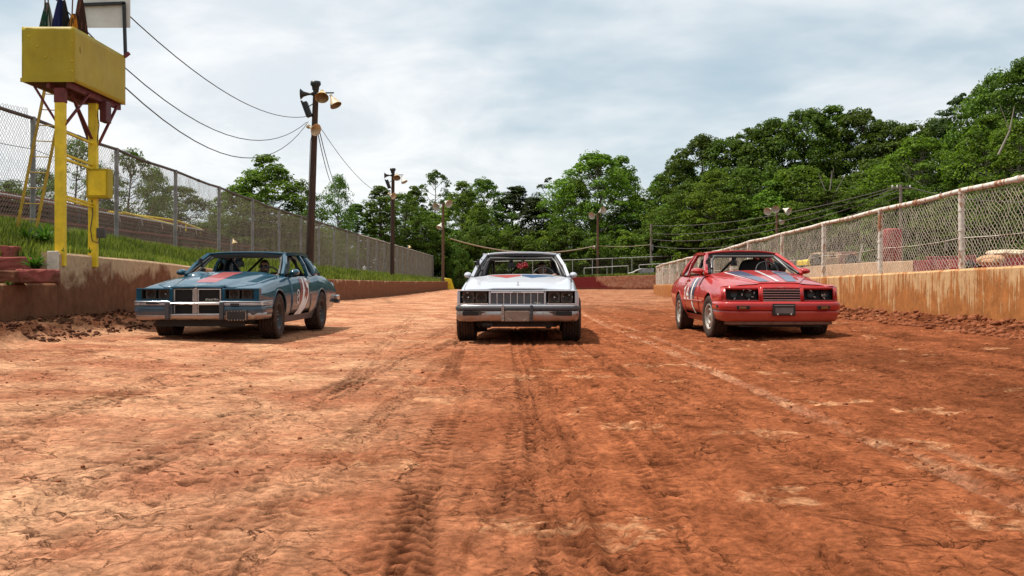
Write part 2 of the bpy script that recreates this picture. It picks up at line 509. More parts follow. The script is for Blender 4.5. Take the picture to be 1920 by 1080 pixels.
def mat_wood(name, c, scale=(6, 6, 1), var=0.4, rough=0.85):
    M = Mat(name, rough, spec=0.25)
    O = M.coord('Object')
    f = M.noise(M.map(O, scale), 3.0, 8, 0.7, 0.6)
    M.color(M.mix(M.ramp(f, [(0.3, 0.0), (0.7, 1.0)]), [v * (1 - var) for v in c], [min(1, v * (1 + var)) for v in c]))
    M.set('Normal', M.bump(f, 0.4, 0.01))
    return M.m

def mat_yellow():
    M = Mat('yellow_sheet_paint', 0.55, spec=0.4)
    P = M.geo('Position')
    n = M.noise(M.map(P, (1, 1, 0.6)), 2.4, 7, 0.6, 0.6)
    st = M.noise(M.map(P, (9, 9, 0.5)), 1.6, 6, 0.65)
    c = M.mix(M.ramp(n, [(0.3, 0.0), (0.75, 1.0)]), (0.33, 0.235, 0.003), (0.46, 0.335, 0.006))
    c = M.mix(M.math('MULTIPLY', M.ramp(st, [(0.55, 0.0), (0.75, 1.0)]), 0.4), c, (0.27, 0.17, 0.02))
    vs = M.n('ShaderNodeTexVoronoi', {'Vector': P, 'Scale': 5.0}).outputs['Distance']
    c = M.mix(M.ramp(vs, [(0.035, 0.7), (0.05, 0.0)]), c, (0.10, 0.055, 0.02))
    M.color(c)
    M.set('Normal', M.bump(n, 0.25, 0.05))
    return M.m

def mat_far_wall():
    M = Mat('red_painted_far_wall', 0.9, spec=0.2)
    P = M.geo('Position'); x = M.sep(P)[0]; z = M.sep(P)[2]
    n = M.noise(P, 0.7, 8, 0.68, 0.6); n2 = M.noise(P, 3.5, 6, 0.65)
    red = M.mix(n2, (0.15, 0.018, 0.018), (0.24, 0.04, 0.035))
    clay = M.mix(M.ramp(n2, [(0.3, 0.0), (0.7, 1.0)]), (0.28, 0.10, 0.055), (0.58, 0.30, 0.18))
    fx = M.n('ShaderNodeMapRange', {0: x, 1: 8.8, 2: 11.6, 3: 0.0, 4: 1.0}).outputs[0]
    fz = M.n('ShaderNodeMapRange', {0: z, 1: 0.2, 2: 1.2, 3: -0.35, 4: 0.45}).outputs[0]
    f = M.math('ADD', M.math('ADD', M.math('MULTIPLY', fx, 0.9), M.math('MULTIPLY', fz, fx)), M.math('MULTIPLY', M.math('SUBTRACT', n, 0.5), 0.9))
    col = M.mix(M.ramp(f, [(0.42, 0.0), (0.56, 1.0)]), red, clay)
    M.color(M.mix(M.ramp(M.math('ADD', z, M.math('MULTIPLY', n2, 0.5)), [(0.3, 0.7), (0.6, 0.0)]), col, (0.20, 0.07, 0.04)))
    return M.m

MT = {}
MT['track'] = mat_track()
MT['clod'] = mat_clod()
MT['mud_clod'] = simple('dark_mud', (0.085, 0.032, 0.017), 0.95, spec=0.08, var=0.5, scale=3, bump=0.5)  # darker tone for the clods at the left wall
MT['wall_l'] = mat_wall('muddy_concrete', (0.50, 0.34, 0.20), (0.215, 0.088, 0.044), 0.62, 1.45, 1.0)
MT['wall_r'] = mat_wall('splashed_concrete', (0.53, 0.33, 0.165), (0.38, 0.145, 0.045), 0.36, 1.42, 0.85, streak=3.0)
MT['farwall'] = mat_far_wall()
MT['rustwhite'] = mat_rusty_white()
MT['galv'] = simple('dull_galvanised_steel', (0.20, 0.20, 0.195), 0.6, 0.3, var=0.35, scale=5)
MT['galv_dark'] = simple('dark_weathered_steel', (0.085, 0.075, 0.068), 0.7, 0.2, var=0.4, scale=5)
MT['galv_light'] = simple('pale_galvanised_pipe', (0.42, 0.41, 0.38), 0.55, 0.3, var=0.25, scale=5)
MT['wire_l'] = simple('grey_fence_wire', (0.15, 0.115, 0.078), 0.7, 0.15)
MT['wire_r'] = simple('rust_dusted_fence_wire', (0.38, 0.32, 0.25), 0.7, 0.1, var=0.4, scale=3)
MT['yellow'] = mat_yellow()
MT['yellow3'] = simple('dull_yellow_paint', (0.42, 0.27, 0.02), 0.6, var=0.3, scale=6)
MT['yellow2'] = simple('bright_yellow_paint', (0.74, 0.52, 0.012), 0.5, var=0.2, scale=6)
MT['maroon'] = simple('maroon_primer', (0.13, 0.022, 0.02), 0.75, var=0.4, scale=5)
MT['pole'] = mat_wood('creosote_pole', (0.055, 0.032, 0.022), (9, 9, 0.6), 0.5)
MT['pole_grey'] = mat_wood('weathered_pole', (0.20, 0.17, 0.14), (9, 9, 0.6), 0.35)
MT['pole_brown'] = mat_wood('brown_pole', (0.13, 0.07, 0.045), (9, 9, 0.6), 0.4)
MT['bench_red'] = mat_wood('faded_red_plank', (0.20, 0.075, 0.06), (0.8, 6, 6), 0.35)
MT['bench_brown'] = mat_wood('brown_plank', (0.085, 0.048, 0.034), (0.8, 6, 6), 0.4)
MT['black'] = simple('black_plastic', (0.012, 0.012, 0.013), 0.5)
MT['blackmetal'] = simple('black_painted_steel', (0.022, 0.021, 0.02), 0.45, 0.3, var=0.3)
MT['rubber'] = simple('tyre_rubber', (0.022, 0.020, 0.019), 0.85, var=0.3, scale=30)
MT['interior'] = simple('dark_cabin_trim', (0.02, 0.018, 0.017), 0.8, var=0.3)
MT['dash'] = simple('dusty_dashboard', (0.10, 0.078, 0.066), 0.75, var=0.3)
MT['cage'] = simple('grey_cage_tube', (0.12, 0.115, 0.11), 0.4, 0.5)
MT['chrome'] = mat_chrome('worn_chrome')
MT['chrome_dull'] = mat_chrome('dusty_chrome', (0.50, 0.47, 0.45), 0.28, 0.75)
MT['lampwhite'] = simple('enamel_white', (0.62, 0.58, 0.50), 0.45, var=0.2, scale=4)
MT['lampyellow'] = simple('aged_enamel', (0.52, 0.34, 0.12), 0.45, var=0.35, scale=3)
MT['lampin'] = simple('stained_reflector', (0.30, 0.19, 0.085), 0.5, 0.2, var=0.4, scale=6)
MT['lampin_pale'] = simple('pale_reflector', (0.50, 0.45, 0.37), 0.45, var=0.25, scale=6)
MT['hornbeige'] = simple('beige_horn', (0.50, 0.38, 0.24), 0.5, var=0.25, scale=6)
MT['cable'] = simple('black_cable', (0.035, 0.035, 0.037), 0.6)
MT['cable_tan'] = simple('tan_rope', (0.32, 0.25, 0.17), 0.8)
MT['board'] = simple('milky_board', (0.66, 0.63, 0.56), 0.5, var=0.12, scale=3)
MT['barkdark'] = mat_wood('bark', (0.075, 0.055, 0.042), (5, 5, 0.8), 0.4)
MT['barkpale'] = mat_wood('pale_bark', (0.26, 0.23, 0.19), (5, 5, 0.8), 0.3)
MT['soil'] = simple('bare_soil', (0.17, 0.085, 0.048), 0.95, var=0.45, scale=2.5, bump=0.6)
MT['leaf_mid'] = mat_leaf('broad_leaf', (0.050, 0.092, 0.013), (0.160, 0.240, 0.034))
MT['leaf_light'] = mat_leaf('light_leaf', (0.065, 0.118, 0.014), (0.205, 0.295, 0.040), 0.4)
MT['leaf_dark'] = mat_leaf('dark_leaf', (0.040, 0.076, 0.011), (0.135, 0.205, 0.030), 0.35)
MT['leaf_pine'] = mat_leaf('pine_needle', (0.028, 0.050, 0.014), (0.085, 0.120, 0.034), 0.25)
MT['grass'] = mat_leaf('grass_blade', (0.070, 0.105, 0.013), (0.30, 0.33, 0.075), 0.35)
MT['weed'] = mat_leaf('weed_leaf', (0.035, 0.085, 0.015), (0.11, 0.19, 0.035), 0.35)
def mat_turf():
    M = Mat('turf_soil', 0.95, spec=0.2)
    P = M.geo('Position')
    n = M.noise(P, 0.8, 8, 0.65)
    M.color(M.mix(M.ramp(n, [(0.4, 0.0), (0.62, 1.0)]), (0.055, 0.085, 0.018), (0.14, 0.095, 0.04)))
    M.set('Normal', M.bump(M.noise(P, 9, 6, 0.7), 0.8, 0.08))
    return M.m
MT['turf'] = mat_turf()
# ------------------------------------------------------------------ the ground
LW, RW = -7.2, 7.75            # track faces of the two walls
def wall_l_top(Y): return float(np.interp(Y, [2, 15.79, 15.8, 19.8, 26, 38, 60, 113], [0.88, 0.88, 1.37, 1.31, 1.17, 1.0, 0.93, 0.92]))
# right wall path (x,y) of its track face, and its top
RWP = [(7.75, -2), (7.75, 33.5), (7.98, 37.2), (8.1, 41.1), (8.25, 45.0), (8.38, 48.9), (8.57, 52.7), (8.75, 56.5), (8.97, 60.3), (9.3, 64.0), (9.62, 67.6), (10.6, 73.0), (12.6, 79.0), (16.5, 84.5), (24.0, 89.0), (40.0, 91.0)]
def wall_r_top(Y): return float(np.interp(Y, [0, 15, 24, 40, 54, 68, 90], [1.17, 1.15, 1.03, 0.86, 0.74, 0.68, 0.7]))
def rw_x(y):
    return np.interp(y, [p[1] for p in RWP], [p[0] for p in RWP])

def base_h(x, y):
    k = sstep(62, 22, y)
    dish = 0.0040 * np.minimum(x * x, 40) * k
    ml = sstep(-5.65, -6.8, x + 0.5 * (fbm(y * 0.9, x * 0.5, 3, 3) - 0.5)) * (0.12 * sstep(40, 14, y) + 0.03)
    rx = rw_x(y)
    mr = sstep(1.35, 0.15, rx - x + 0.35 * (vnoise(y * 0.8, x * 0.3, 4) - 0.5)) * np.where(x < rx + 0.6, 1, 0) * (0.08 * sstep(60, 12, y) + 0.03)
    return dish + ml + mr, ml, mr

TRACKS = [  # x at y=3, x at y=16, half width, depth, tread pitch
    (0.13, 0.10, 0.095, 0.022, 0.116), (0.40, 0.22, 0.075, 0.010, 0.105), (-0.42, -0.36, 0.09, 0.008, 0.126), (-0.30, -0.82, 0.09, 0.009, 0.105), (0.95, 0.86, 0.12, 0.013, 0.147),
    (1.20, 0.98, 0.10, 0.012, 0.126), (2.02, 1.95, 0.085, 0.016, 0.105), (2.28, 2.22, 0.06, 0.012, 0.105), (-1.05, -1.9, 0.11, 0.013, 0.126), (-2.0, -0.78, 0.12, 0.012, 0.168),
    (2.9, 2.7, 0.12, 0.012, 0.147), (3.3, 3.6, 0.12, 0.012, 0.126), (-2.6, -3.7, 0.12, 0.011, 0.147), (4.9, 4.6, 0.12, 0.012, 0.147), (-4.0, -5.3, 0.12, 0.010, 0.147), (0.62, 0.72, 0.09, 0.010, 0.105),
    (1.55, 1.42, 0.10, 0.012, 0.126), (-1.5, -1.25, 0.09, 0.010, 0.126), (-0.85, -0.75, 0.10, 0.012, 0.105), (3.9, 3.1, 0.11, 0.014, 0.147), (2.5, 3.4, 0.10, 0.013, 0.126), (-3.3, -2.4, 0.11, 0.011, 0.147), (5.5, 5.3, 0.12, 0.014, 0.147), (-0.05, 0.45, 0.10, 0.012, 0.116)]
def track_h(x, y):
    """detailed height of the clay, plus colour masks"""
    h, ml, mr = base_h(x, y)
    # broad unevenness along the driving line
    h = h + 0.022 * (fbm(x * 0.9, y * 0.25, 21, 3) - 0.5) + 0.006 * (fbm(x * 3.0, y * 1.1, 22, 3) - 0.5)
    right = sstep(1.3, 3.2, x + 0.6 * (fbm(x * 0.5, y * 0.3, 31, 2) - 0.5))
    rough = 0.010 + 0.026 * right + 0.17 * np.clip(ml * 10, 0, 1) + 0.13 * np.clip(mr * 10, 0, 1)
    nn = fbm(x * 7, y * 7, 41, 4, 0.6)
    h = h + rough * (nn - 0.5) * 1.6
    damp_shade = np.clip(ml * 12, 0, 1) * (0.65 + 0.4 * nn) + np.clip(mr * 12, 0, 1) * 0.42  # muddy banks; the left one also carries the wall's shade as colour
    loose = sstep(0.50, 0.68, fbm(x * 1.6, y * 0.55, 51, 4))
    damp_shade = damp_shade + 0.42 * loose * (0.35 + 0.65 * right)
    pale = sstep(0.6, -2.6, x + 1.2 * (fbm(x * 0.35, y * 0.16, 61, 3) - 0.5)) * (0.55 + 0.55 * fbm(x * 0.7, y * 0.22, 62, 3))
    pale = np.maximum(pale, 0.75 * sstep(24, 45, y))
    # tyre tracks
    for k, (xa, xb, hw, dep, pitch) in enumerate(TRACKS):
        xc = xa + (xb - xa) * (y - 3) / 13.0 + np.where(y > 24, 1, 0) * (0.004 * (y - 24) ** 2 if k in (6, 7, 10) else 0) + 0.10 * (vnoise(y * 0.22, k * 3.1, 71) - 0.5)
        u = (x - xc) / hw
        on = sstep(1.0, 0.80, np.abs(u)) * sstep(0.22, 0.42, vnoise(y * 0.35 + k * 7.7, k * 1.3 + 0 * y, 72))
        if k in (0, 6): on = sstep(1.0, 0.72, np.abs(u))
        on = on * sstep(30, 20, y) if k != 6 else on
        tread = sstep(0.30, 0.62, 0.5 + 0.5 * np.sin(2 * np.pi * (y + 0.9 * np.abs(u) * hw + 0.02 * nn) / pitch)) * sstep(0.10, 0.22, np.abs(u))
        groove = 0.35 * (np.abs(u) < 0.13)
        h = h - on * dep * 0.95 * (0.25 + 0.95 * tread - groove)
        damp_shade = damp_shade + on * 0.55 * tread * sstep(0.25, 0.65, vnoise(y * 1.1 + k, x * 3, 75))  # shade in the tread recesses, put into the colour mask
        berm = sstep(1.7, 1.1, np.abs(u)) * sstep(0.9, 1.1, np.abs(u))
        h = h + berm * dep * 0.5 * sstep(0.3, 0.6, vnoise(y * 1.3, k * 2.2 + x * 3, 73)) * (on.max() > 0)
        if k in (6, 7): pale = np.maximum(pale, on * (0.62 if k == 6 else 0.4) * sstep(0.2, 0.6, fbm(x * 5, y * 2.2, 77, 3))); damp_shade = damp_shade * (1 - 0.7 * on)
        elif k in (3, 9, 5): damp_shade = damp_shade + on * 0.35 * sstep(0.4, 0.6, vnoise(y * 0.8 + k, x * 2, 74))
    # shrinkage cracks
    wx = x + 0.22 * (fbm(x * 2.2, y * 2.2, 81, 4) - 0.5); wy = y + 0.22 * (fbm(x * 2.2, y * 2.2, 82, 4) - 0.5)
    e1, _ = voro_edge(wx * 1.15, wy * 1.35, 83)
    e2, _ = voro_edge(wx * 3.2, wy * 3.6, 84)
    m1 = sstep(0.38, 0.50, fbm(x * 1.1, y * 1.1, 85, 3)) * (1 - 0.8 * right)
    m2 = sstep(0.46, 0.56, fbm(x * 0.9, y * 0.9, 86, 3)) * (1 - 0.8 * right)
    near = sstep(13, 7, y)
    c1 = sstep(0.034, 0.004, e1) * m1 * near; c2 = sstep(0.055, 0.012, e2) * m2 * near
    h = h - 0.018 * c1 - 0.012 * c2
    # pits left by heels and thrown stones
    gx, gy = x * 2.3, y * 1.7
    ix, iy = np.floor(gx), np.floor(gy)
    px = ix + 0.2 + 0.6 * _hash(ix, iy, 91); py = iy + 0.2 + 0.6 * _hash(ix, iy, 92)
    rr = _hash(ix, iy, 93)
    d = np.hypot((gx - px) / 2.3, (gy - py) / 1.7 * 1.3) + 0.03 * (nn - 0.5)
    keep = (_hash(ix, iy, 94) < 0.30 + 0.45 * sstep(-0.5, -3, x))
    pr = 0.035 + 0.07 * rr
    pit = sstep(pr, pr * 0.35, d) * keep * sstep(20, 16, y)
    h = h - 0.040 * pit * (0.4 + nn)
    damp_shade = damp_shade + 0.95 * pit  # shade inside the pits, painted as a darker tone
    return h, np.clip(pale, 0, 1), np.clip(damp_shade, 0, 1), np.clip(right, 0, 1)

def axis_steps(spans):
    out = []
    for a, b, st in spans:
        n = max(1, int(round((b - a) / st)))
        out.append(np.linspace(a, b, n, endpoint=False))
    out.append(np.array([spans[-1][1]]))
    return np.concatenate(out)
gx = axis_steps([(-7.3, -4.2, 0.05), (-4.2, -2.6, 0.030), (-2.6, 2.6, 0.0175), (2.6, 4.2, 0.030), (4.2, 8.6, 0.05), (8.6, 12, 0.5), (12, 46, 3.0)])
gy = axis_steps([(-6, 2.6, 0.6), (2.6, 6.0, 0.017), (6.0, 9.0, 0.026), (9.0, 14.0, 0.045), (14.0, 22.0, 0.08), (22, 40, 0.3), (40, 130, 1.5)])
GX, GY = np.meshgrid(gx, gy)
Hh, Pa, Da, Lo = track_h(GX, GY)
V = np.stack([GX, GY, Hh], -1).reshape(-1, 3)
me = np_mesh('dirt_track', V, grid_quads(len(gy), len(gx)), MT['track'])
for nm, arr in (('pale', Pa), ('damp_shade', Da), ('loose', Lo)):
    at_ = me.attributes.new(nm, 'FLOAT', 'POINT'); at_.data.foreach_set('value', arr.astype(np.float32).ravel())
struct(link('dirt_track', me))

def track_z(x, y):
    return float(base_h(np.array([x], float), np.array([y], float))[0][0])

# wide land below everything, out to the horizon
def ring_land():
    r = np.concatenate([np.linspace(0, 300, 40), np.geomspace(320, 6000, 24)])
    a = np.linspace(0, 2 * np.pi, 65)
    Rr, Aa = np.meshgrid(r, a)
    X = Rr * np.cos(Aa); Y = Rr * np.sin(Aa) + 60
    Z = -0.55 + 0 * X
    me = np_mesh('terrain', np.stack([X, Y, Z], -1).reshape(-1, 3), grid_quads(len(a), len(r)), MT['turf'])
    struct(link('terrain', me))
ring_land()

# grass bank on the left, rising behind the wall
def bank_h(x, y):
    top = np.interp(y, [2, 12.5, 14.6, 16.2, 19.8, 26, 38, 60, 113], [0.80, 0.80, 0.92, 1.36, 1.29, 1.14, 0.97, 0.90, 0.88])
    d = np.clip(-7.42 - x, 0, 100)
    rise = np.interp(y, [10, 27, 45, 70, 117], [0.62, 0.62, 0.62, 0.5, 0.34]) * sstep(0, 1.9, d)
    z = top + rise + 0.02 * np.clip(d - 2, 0, 60)
    z = np.where(y < 15.9, np.maximum(top + 0.42 * np.clip(d - 0.25, 0, 1.7), 0) + np.clip(d - 1.95, 0, 60) * 0.05, z)
    return z + 0.05 * (fbm(x * 2, y * 2, 5, 3) - 0.5)
bx = axis_steps([(-60, -14, 2.0), (-14, -9, 0.25), (-9, -7.42, 0.08)])
by = axis_steps([(-4, 10, 1.0), (10, 30, 0.12), (30, 60, 0.5), (60, 135, 1.5)])
BX, BY = np.meshgrid(bx, by)
me = np_mesh('grass_bank', np.stack([BX, BY, bank_h(BX, BY)], -1).reshape(-1, 3), grid_quads(len(by), len(bx)), MT['turf'])
struct(link('grass_bank', me))
def bank_z(x, y): return float(bank_h(np.array([x], float), np.array([y], float))[0])

# ground beyond the far bend and in the infield
def far_h(x, y):
    z = np.interp(x, [-40, 0, 8, 20, 40, 90], [1.05, 1.25, 1.42, 1.75, 2.4, 3.5])
    return z + 0.012 * np.clip(y - 118, 0, 200) + 0.15 * (fbm(x * 0.4, y * 0.4, 8, 3) - 0.5)
fx_ = np.linspace(-60, 140, 101); fy_ = np.concatenate([[116.9, 117.0, 117.15], np.linspace(117.8, 300, 60)])
FX, FY = np.meshgrid(fx_, fy_)
FZ = far_h(FX, FY) - np.where(FY < 116.95, 1.8, np.where(FY < 117.1, .7, 0)) * (FX < -4.5)
FY = np.where((FX > -4.5) & (FY < 117.2), FY - 1.45, FY)
struct(link('far_bank', np_mesh('far_bank', np.stack([FX, FY, FZ], -1).reshape(-1, 3), grid_quads(63, 101), MT['turf'])))
def infield_h(x, y):
    z = 1.45 + 0.02 * (y - 30) + 0.2 * (fbm(x * 0.3, y * 0.3, 9, 3) - 0.5)
    return np.minimum(z, 2.6)
ix_ = np.linspace(0, 1, 60); iy_ = np.linspace(22, 112, 70)
IXu, IY = np.meshgrid(ix_, iy_)
IX0 = np.interp(IY, [22, 30, 50, 70, 90, 112], [16.3, 16.4, 17.5, 20.0, 30.0, 40.0])
IX = IX0 + (140 - IX0) * IXu ** 2
struct(link('infield', np_mesh('infield', np.stack([IX, IY, infield_h(IX, IY)], -1).reshape(-1, 3), grid_quads(70, 60), MT['soil'])))

# ------------------------------------------------------------------ walls
def wall_run(parent, name, pts, topf, thick, side, mat, zb=-0.4, seg=None):
    """pts: face polyline (x,y); side +1: thickness goes to +x of the run's left normal"""
    mb = MB(); P = []
    n = len(pts)
    for i, (x, y) in enumerate(pts):
        a = Vector(pts[max(i - 1, 0)]); b = Vector(pts[min(i + 1, n - 1)])
        d = (b - a).normalized(); nrm = Vector((-d.y, d.x)) * side
        t = topf(y)
        q = Vector((x, y)) + nrm * thick
        j = 0.012
        P.append([(x, y, zb), (x + random.uniform(-j, j), y, zb + (t - zb) * 0.5), (x + random.uniform(-j, j) * .5, y, t - 0.035), (x + nrm.x * 0.03, y + nrm.y * 0.03, t + random.uniform(-.006, .006)),
                  (q.x - nrm.x * 0.03, q.y - nrm.y * 0.03, t + random.uniform(-.006, .006)), (q.x, q.y, t - 0.03), (q.x, q.y, zb)])
    mb.grid(P, smooth=False, flip=(side < 0))
    mb.add(P[0], [tuple(range(7))]); mb.add(P[-1], [tuple(range(6, -1, -1))])
    return mb.build(name, mat, parent)

lw = thing('concrete_wall', 'long mud stained concrete retaining wall under the grass bank on the left of the track', 'wall', (0, 0, 0))
def lpts(a, b, st):
    n = max(2, int((b - a) / st) + 1)
    return [(LW, float(y)) for y in np.linspace(a, b, n)]
edges = [2.0, 6.0, 10.0, 15.79]
for a, b in zip(edges[:-1], edges[1:]): wall_run(lw, 'wall_section', lpts(a, b - 0.012, 0.4), lambda y: 0.88, 0.34, 1, MT['wall_l'])
edges = [15.8, 19.5, 23.2, 27, 31, 35, 40, 46, 52, 60, 70, 80, 90, 100, 111.6]
for a, b in zip(edges[:-1], edges[1:]): wall_run(lw, 'wall_section', lpts(a, b - 0.012, 0.5), wall_l_top, 0.30, 1, MT['wall_l'])
mb = MB(); mb.bb(-7.37, -7.185, 15.765, 15.797, 0.86, 1.385)
mb.build('white_end_strip', mat_wall('chalky_white', (0.62, 0.54, 0.43), (0.17, 0.075, 0.04), 0.62, 1.25, 1.0), lw, bevel=0.01)
mb = MB(); mb.hexa([(-7.6, 111.6, -0.4), (-6.55, 111.6, -0.4), (-6.35, 112.6, -0.4), (-7.6, 112.8, -0.4), (-7.6, 111.6, 1.28), (-6.95, 111.6, 1.22), (-6.85, 112.6, 1.2), (-7.6, 112.8, 1.3)])
tag(mb.build('yellow_block', MT['yellow2'], bevel=0.04), 'yellow painted concrete block closing the far end of the left wall', 'barrier block')

rw = thing('concrete_wall', 'pale concrete wall with orange clay splashes along the right of the track', 'wall')
full = []
for (p, q) in zip(RWP[:-1], RWP[1:]):
    L = math.dist(p, q); n = max(1, int(L / 0.8))
    full += [(p[0] + (q[0] - p[0]) * k / n, p[1] + (q[1] - p[1]) * k / n) for k in range(n)]
full.append(RWP[-1])
i0 = 0
cuts = [0] + [i for i in range(8, len(full) - 1, 9)] + [len(full) - 1]
for a, b in zip(cuts[:-1], cuts[1:]):
    seg = full[a:b + 1]
    e = Vector(seg[-1]); d = (Vector(seg[-2]) - e).normalized() * 0.012
    seg = seg[:-1] + [tuple(e + d)]
    wall_run(rw, 'wall_section', seg, wall_r_top, 0.42, -1, MT['wall_r'])

# far wall across the bend
fw = thing('concrete_wall', 'low red painted wall caked with clay across the far bend', 'wall')
FWP = [(-5.2, 118.0), (0.0, 116.2), (6.0, 115.2), (12.0, 115.0), (18.0, 115.0), (26.0, 115.0), (40.0, 114.6)]
def fw_top(x): return float(np.interp(x, [-5, 7, 16, 30], [1.15, 1.40, 1.66, 2.0]))
for p, q in zip(FWP[:-1], FWP[1:]):
    n = 8
    pts = [(p[0] + (q[0] - p[0]) * k / n, p[1] + (q[1] - p[1]) * k / n) for k in range(n + 1)]
    mb = MB(); G = []
    for (x, y) in pts:
        t = fw_top(x)
        j = 0.10 if x > 10 else 0.01
        G.append([(x, y, -0.4), (x, y + random.uniform(-j, j), t * .3), (x, y + random.uniform(0, j) * 1.5, t * 0.65), (x, y + 0.03 + random.uniform(0, j), t - 0.02), (x, y + 0.5, t), (x, y + 0.52, -0.4)])
    mb.grid(G, smooth=False)
    mb.build('wall_section', MT['farwall'], fw)

# ------------------------------------------------------------------ chain link
def chain_mesh(name, W, H, cell, r, mat, jit=0.006, seed=1, wob=0.02):
    d = cell / 2
    ni = int(round(W / d)); nj = int(round(H / d)); d = W / ni; dz = H / nj
    I, J = np.meshgrid(np.arange(ni + 1), np.arange(nj + 1), indexing='ij')
    ok = (I + J) % 2 == 0
    g = np.random.default_rng(seed)
    X = I * d + g.normal(0, jit, I.shape) + wob * (fbm(I * 0.16, J * 0.16, seed, 2) - 0.5) * 2
    Z = J * dz + g.normal(0, jit, I.shape) + wob * (fbm(I * 0.14, J * 0.14, seed + 3, 2) - 0.5) * 2
    Y = g.normal(0, 0.004, I.shape) + 0.05 * (fbm(I * 0.1, J * 0.12, seed + 9, 2) - 0.5)
    P = np.stack([X, Y, Z], -1)
    A = []; B = []
    for dj in (1, -1):
        i, j = np.nonzero(ok[:-1, :])
        m = (j + dj >= 0) & (j + dj <= nj)
        A.append(P[i[m], j[m]]); B.append(P[i[m] + 1, j[m] + dj])
    A = np.concatenate(A); B = np.concatenate(B)
    D = B - A; D /= np.linalg.norm(D, axis=1)[:, None]
    n1 = np.tile([0.0, 1.0, 0.0], (len(D), 1)); n2 = np.cross(D, n1)
    V = []
    for k in range(3):
        t = 2 * np.pi * k / 3 + 0.5
        V.append(A + r * (math.cos(t) * n1 + math.sin(t) * n2)); V.append(B + r * (math.cos(t) * n1 + math.sin(t) * n2))
    V = np.stack(V, 1)        # e,6,3 : A0 B0 A1 B1 A2 B2
    o = np.arange(len(A))[:, None] * 6
    Q = np.concatenate([o + np.array([[0, 1, 3, 2]]), o + np.array([[2, 3, 5, 4]]), o + np.array([[4, 5, 1, 0]])])
    return np_mesh(name, V.reshape(-1, 3), Q, mat, smooth=False)

def fence(root, posts, bot, top, rp, rr, mat_post, mat_rail, meshes, cellW, mid=None, cap=True, rail_sag=0.0, mesh_lift=0.03):
    """posts: list of (x,y); bot/top: lists of z"""
    for i, (x, y) in enumerate(posts):
        lean = random.uniform(-0.012, 0.012)
        mb = MB(); mb.tube([(x, y, bot[i] - 0.25), (x + lean, y, top[i] + 0.03)], rp, 10)
        for hh in (0.25, 0.5, 0.75, 0.97):
            z = bot[i] + (top[i] - bot[i]) * hh
            mb.tube([(x + lean * hh, y, z - 0.02), (x + lean * hh, y, z + 0.02)], rp * 1.18, 8)
        mb.build('post', mat_post, root)
    for i in range(len(posts) - 1):
        a = Vector((*posts[i], top[i])); b = Vector((*posts[i + 1], top[i + 1]))
        mb = MB(); pts = []
        for k in range(5):
            p = a.lerp(b, k / 4); p.z -= rail_sag * math.sin(math.pi * k / 4) * random.uniform(0.5, 1.3); pts.append(p)
        mb.tube(pts, rr, 8)
        m = a.lerp(b, 0.5); dd = (b - a).normalized() * 0.06; m.z = pts[2].z
        mb.tube([m - dd, m + dd], rr * 1.25, 8)
        mb.build('top_rail', mat_rail, root)
        if mid:
            for fz in mid:
                mw = MB(); pts = []
                for k in range(5):
                    t = k / 4
                    z = (bot[i] + (top[i] - bot[i]) * fz) * (1 - t) + (bot[i + 1] + (top[i + 1] - bot[i + 1]) * fz) * t
                    p = a.lerp(b, t); pts.append((p.x, p.y, z - 0.04 * math.sin(math.pi * t)))
                mw.tube(pts, 0.006, 4, cap=False)
                mw.build('tension_wire', mat_rail, root)
        # wire panel: shared mesh, fitted between the posts
        me = meshes[i % len(meshes)]
        W, H = me['W'], me['H']
        ob = link('wire_mesh', me, root); stuff(ob)
        bz0, bz1 = bot[i] + mesh_lift, bot[i + 1] + mesh_lift
        ex = Vector((b.x - a.x, b.y - a.y, bz1 - bz0)) / W
        h0 = ((top[i] - bz0) + (top[i + 1] - bz1)) / 2 / H
        yaxis = Vector((-(b.y - a.y), b.x - a.x, 0)).normalized()
        M4 = Matrix(((ex.x, yaxis.x, 0, a.x), (ex.y, yaxis.y, 0, a.y), (ex.z, 0, h0, bz0), (0, 0, 0, 1)))
        ob.location = (a.x, a.y, bz0)
        q = M4.to_3x3()
        # shear-free fit: rotate, then scale
        L = ex.length
        rot = Matrix((ex / L, yaxis, (ex / L).cross(yaxis))).transposed()
        ob.rotation_euler = rot.to_euler(); ob.scale = (L, 1, h0)

def mk_chain(nm, W, H, cell, r, mat, seeds, jit=0.006, wob=0.02):
    out = []
    for s in seeds:
        m = chain_mesh(nm, W, H, cell, r, mat, jit, s, wob); m['W'] = W; m['H'] = H; out.append(m)
    return out
CH_L = mk_chain('wire_mesh', 4.0, 2.2, 0.095, 0.0036, MT['wire_l'], (1, 2), 0.003, 0.01)
CH_LF = mk_chain('wire_mesh', 4.0, 2.2, 0.19, 0.0062, MT['wire_l'], (3,), 0.003, 0.01)
CH_R = mk_chain('wire_mesh', 3.95, 1.4, 0.112, 0.0050, MT['wire_r'], (4, 5, 6), 0.007, 0.05)
CH_RF = mk_chain('wire_mesh', 3.95, 1.4, 0.16, 0.0038, MT['wire_r'], (14, 15), 0.007, 0.04)

